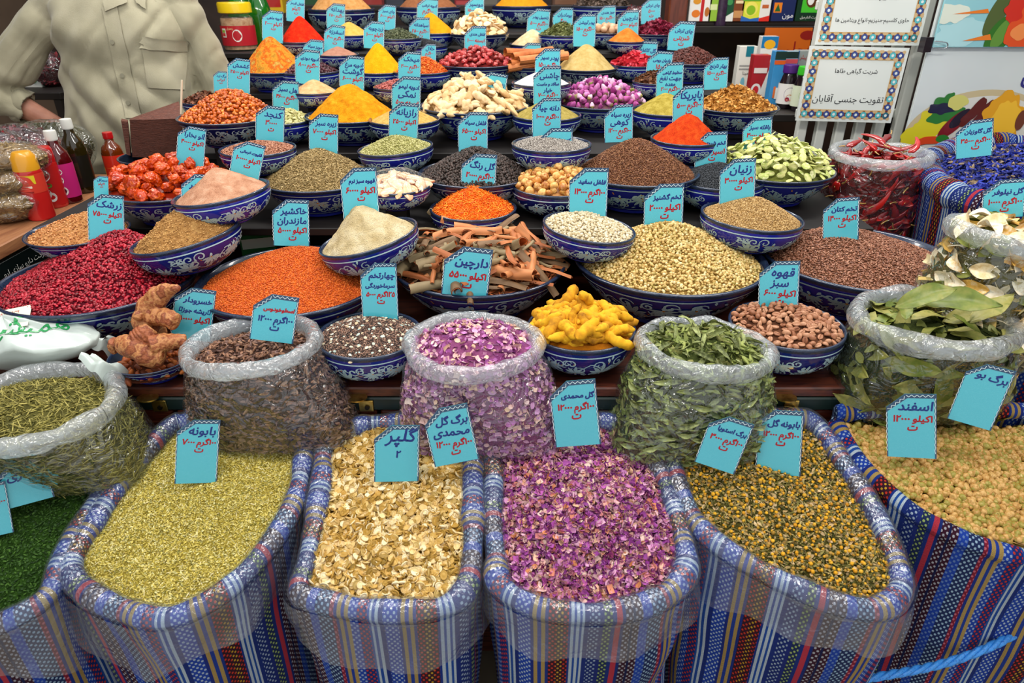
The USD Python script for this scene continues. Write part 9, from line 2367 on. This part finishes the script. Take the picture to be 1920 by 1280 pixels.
# dark jars behind the top row near the column
pillow("hibiscus_packet", "clear packet of red berries behind the crimson hibiscus", (0.60, 3.62, T6 + 0.055), (0.14, 0.10, 0.10), 0, M_drd, 91, gd)

# white carrier bag with green lettering at the foot of the barberry bowl
cb = thing("carrier_bag", "crumpled white carrier bag with green lettering under the barberry bowl", "carrier bag", (0, 0, 0))
c = at_z(45, 668, 0.86)
n = 60
a = np.linspace(0, 2 * np.pi, n, endpoint=False)
rows = []
for q in np.linspace(0, 1, 22):
    r = math.sin(math.pi * (0.04 + 0.92 * q) / 1.35) if q < 0.72 else math.sin(math.pi * (0.04 + 0.92 * 0.72) / 1.35) * (1 - (q - 0.72) / 0.28) ** 0.55
    P = np.c_[0.18 * r * np.cos(a), 0.075 * r * np.sin(a), np.full(n, 0.115 * q)]
    P *= (1 + 0.22 * (fbm(np.c_[np.cos(a) * 1.6, np.sin(a) * 1.6, np.full(n, q * 2.5)], 3, 5) - 0.5))[:, None]
    P[:, 2] += 0.022 * q * (np.abs(noise(np.c_[P[:, 0] * 20 + P[:, 1] * 14, P[:, 1] * 16, np.full(n, 2.0)], 9) - 0.5) * 2 - 0.3)
    rows.append(P + [c[0] - 0.02, c[1] + 0.01, T1 + 0.002])
v, f = grid_mesh(np.stack(rows), wrap_v=True)
cbm = tm((v, f))
obj("bag_body", (v, f if cbm.volume > 0 else f[:, ::-1]), mat("white_plastic_bag", ["b4c0ba", "c4cec8"], 0.35, nz=6.0, space="pos", coat=0.3), cb, smooth=True)
hs = []
for k, (pts) in enumerate([[(150, 632), (200, 640), (230, 652)], [(160, 668), (205, 690), (232, 712)]]):
    w = [at_z(px, py, T1 + z) for (px, py), z in zip(pts, (0.08, 0.06, 0.02))]
    p = smooth_path(w, 16)
    s = np.linspace(-1, 1, 7)
    V = p[:, None] + np.stack([0.01 * s, 0.016 * s * (1 + 0.3 * k), 0.012 * np.cos(3 * s + k) + 0 * s], 1)[None] * np.linspace(0.6, 1.5, 16)[:, None, None]
    V[..., 2] += 0.006 * np.sin(np.arange(16) * 0.9 + k)[:, None]
    obj("handle", grid_mesh(V), mat("white_plastic_bag", "d4dad8"), cb, smooth=True)
lt = []
for tx, cx, cy, sz, an in (("گیاهی", -0.035, -0.035, 0.052, 0.45), ("همیشه", 0.045, 0.005, 0.036, 0.45)):
    lt += [sa.translate(sa.rotate(g, an, origin=(0, 0), use_radians=True), cx, cy) for g in text_line(tx, 0, 0, sz, 0.2, 4)]


def drop(q):
    out = []
    for x, y in q:
        h = ray_hits(cbm, np.array([c[0] - 0.01 + x, c[1] - 0.02 + y, 1.3]), np.array([0, 0, -1.0]))
        out.append(h[0] + [0, 0, 0.0012] if h else [c[0] + x, c[1] + y, T1 + 0.10])
    return np.array(out)


flat_on(cb, "green_lettering", [g.segmentize(0.006) for g in lt], drop, ink("1c8c48"))
lf = thing("paper_leaflet", "pale printed leaflet with red lettering under the barberry bowl", "leaflet", at_z(-22, 606, T1 + 0.112), Rot.from_euler("zx", [22, 12], degrees=True).as_matrix())
obj("sheet", box(0.15, 0.075, 0.0012, (0, 0, 0)), ink("d8dcc4"), lf, smooth=False)
flat_on(lf, "red_lettering", [g for i, tx in enumerate(("۰۵۹۸۲۴۷۹ داروخانه", "۰۲۲۴۰۷۰ گیاهی", "ارسال به سراسر")) for g in text_line(tx, 0.0, 0.016 - 0.022 * i, 0.010, 0.13, 6 + i)], lambda q: np.c_[q, np.full(len(q), 0.0009)], ink("a83028"))

# a green carton standing on the chest behind the orange seed bowl
pz = project(np.array([at_y(482, 445, 1.735)[0], 1.735, T1 + 0.0005]))
carton("stock_box", "green carton between the plum bowl and the orange hedge mustard bowl", (pz[0], pz[1]), 62, 105, 0, 0.07, "1c6c34", [(rect(-0.45, 1.0, 0.45, 1.3), "d8e0d0")], yaw=18, dep_y=1.735)
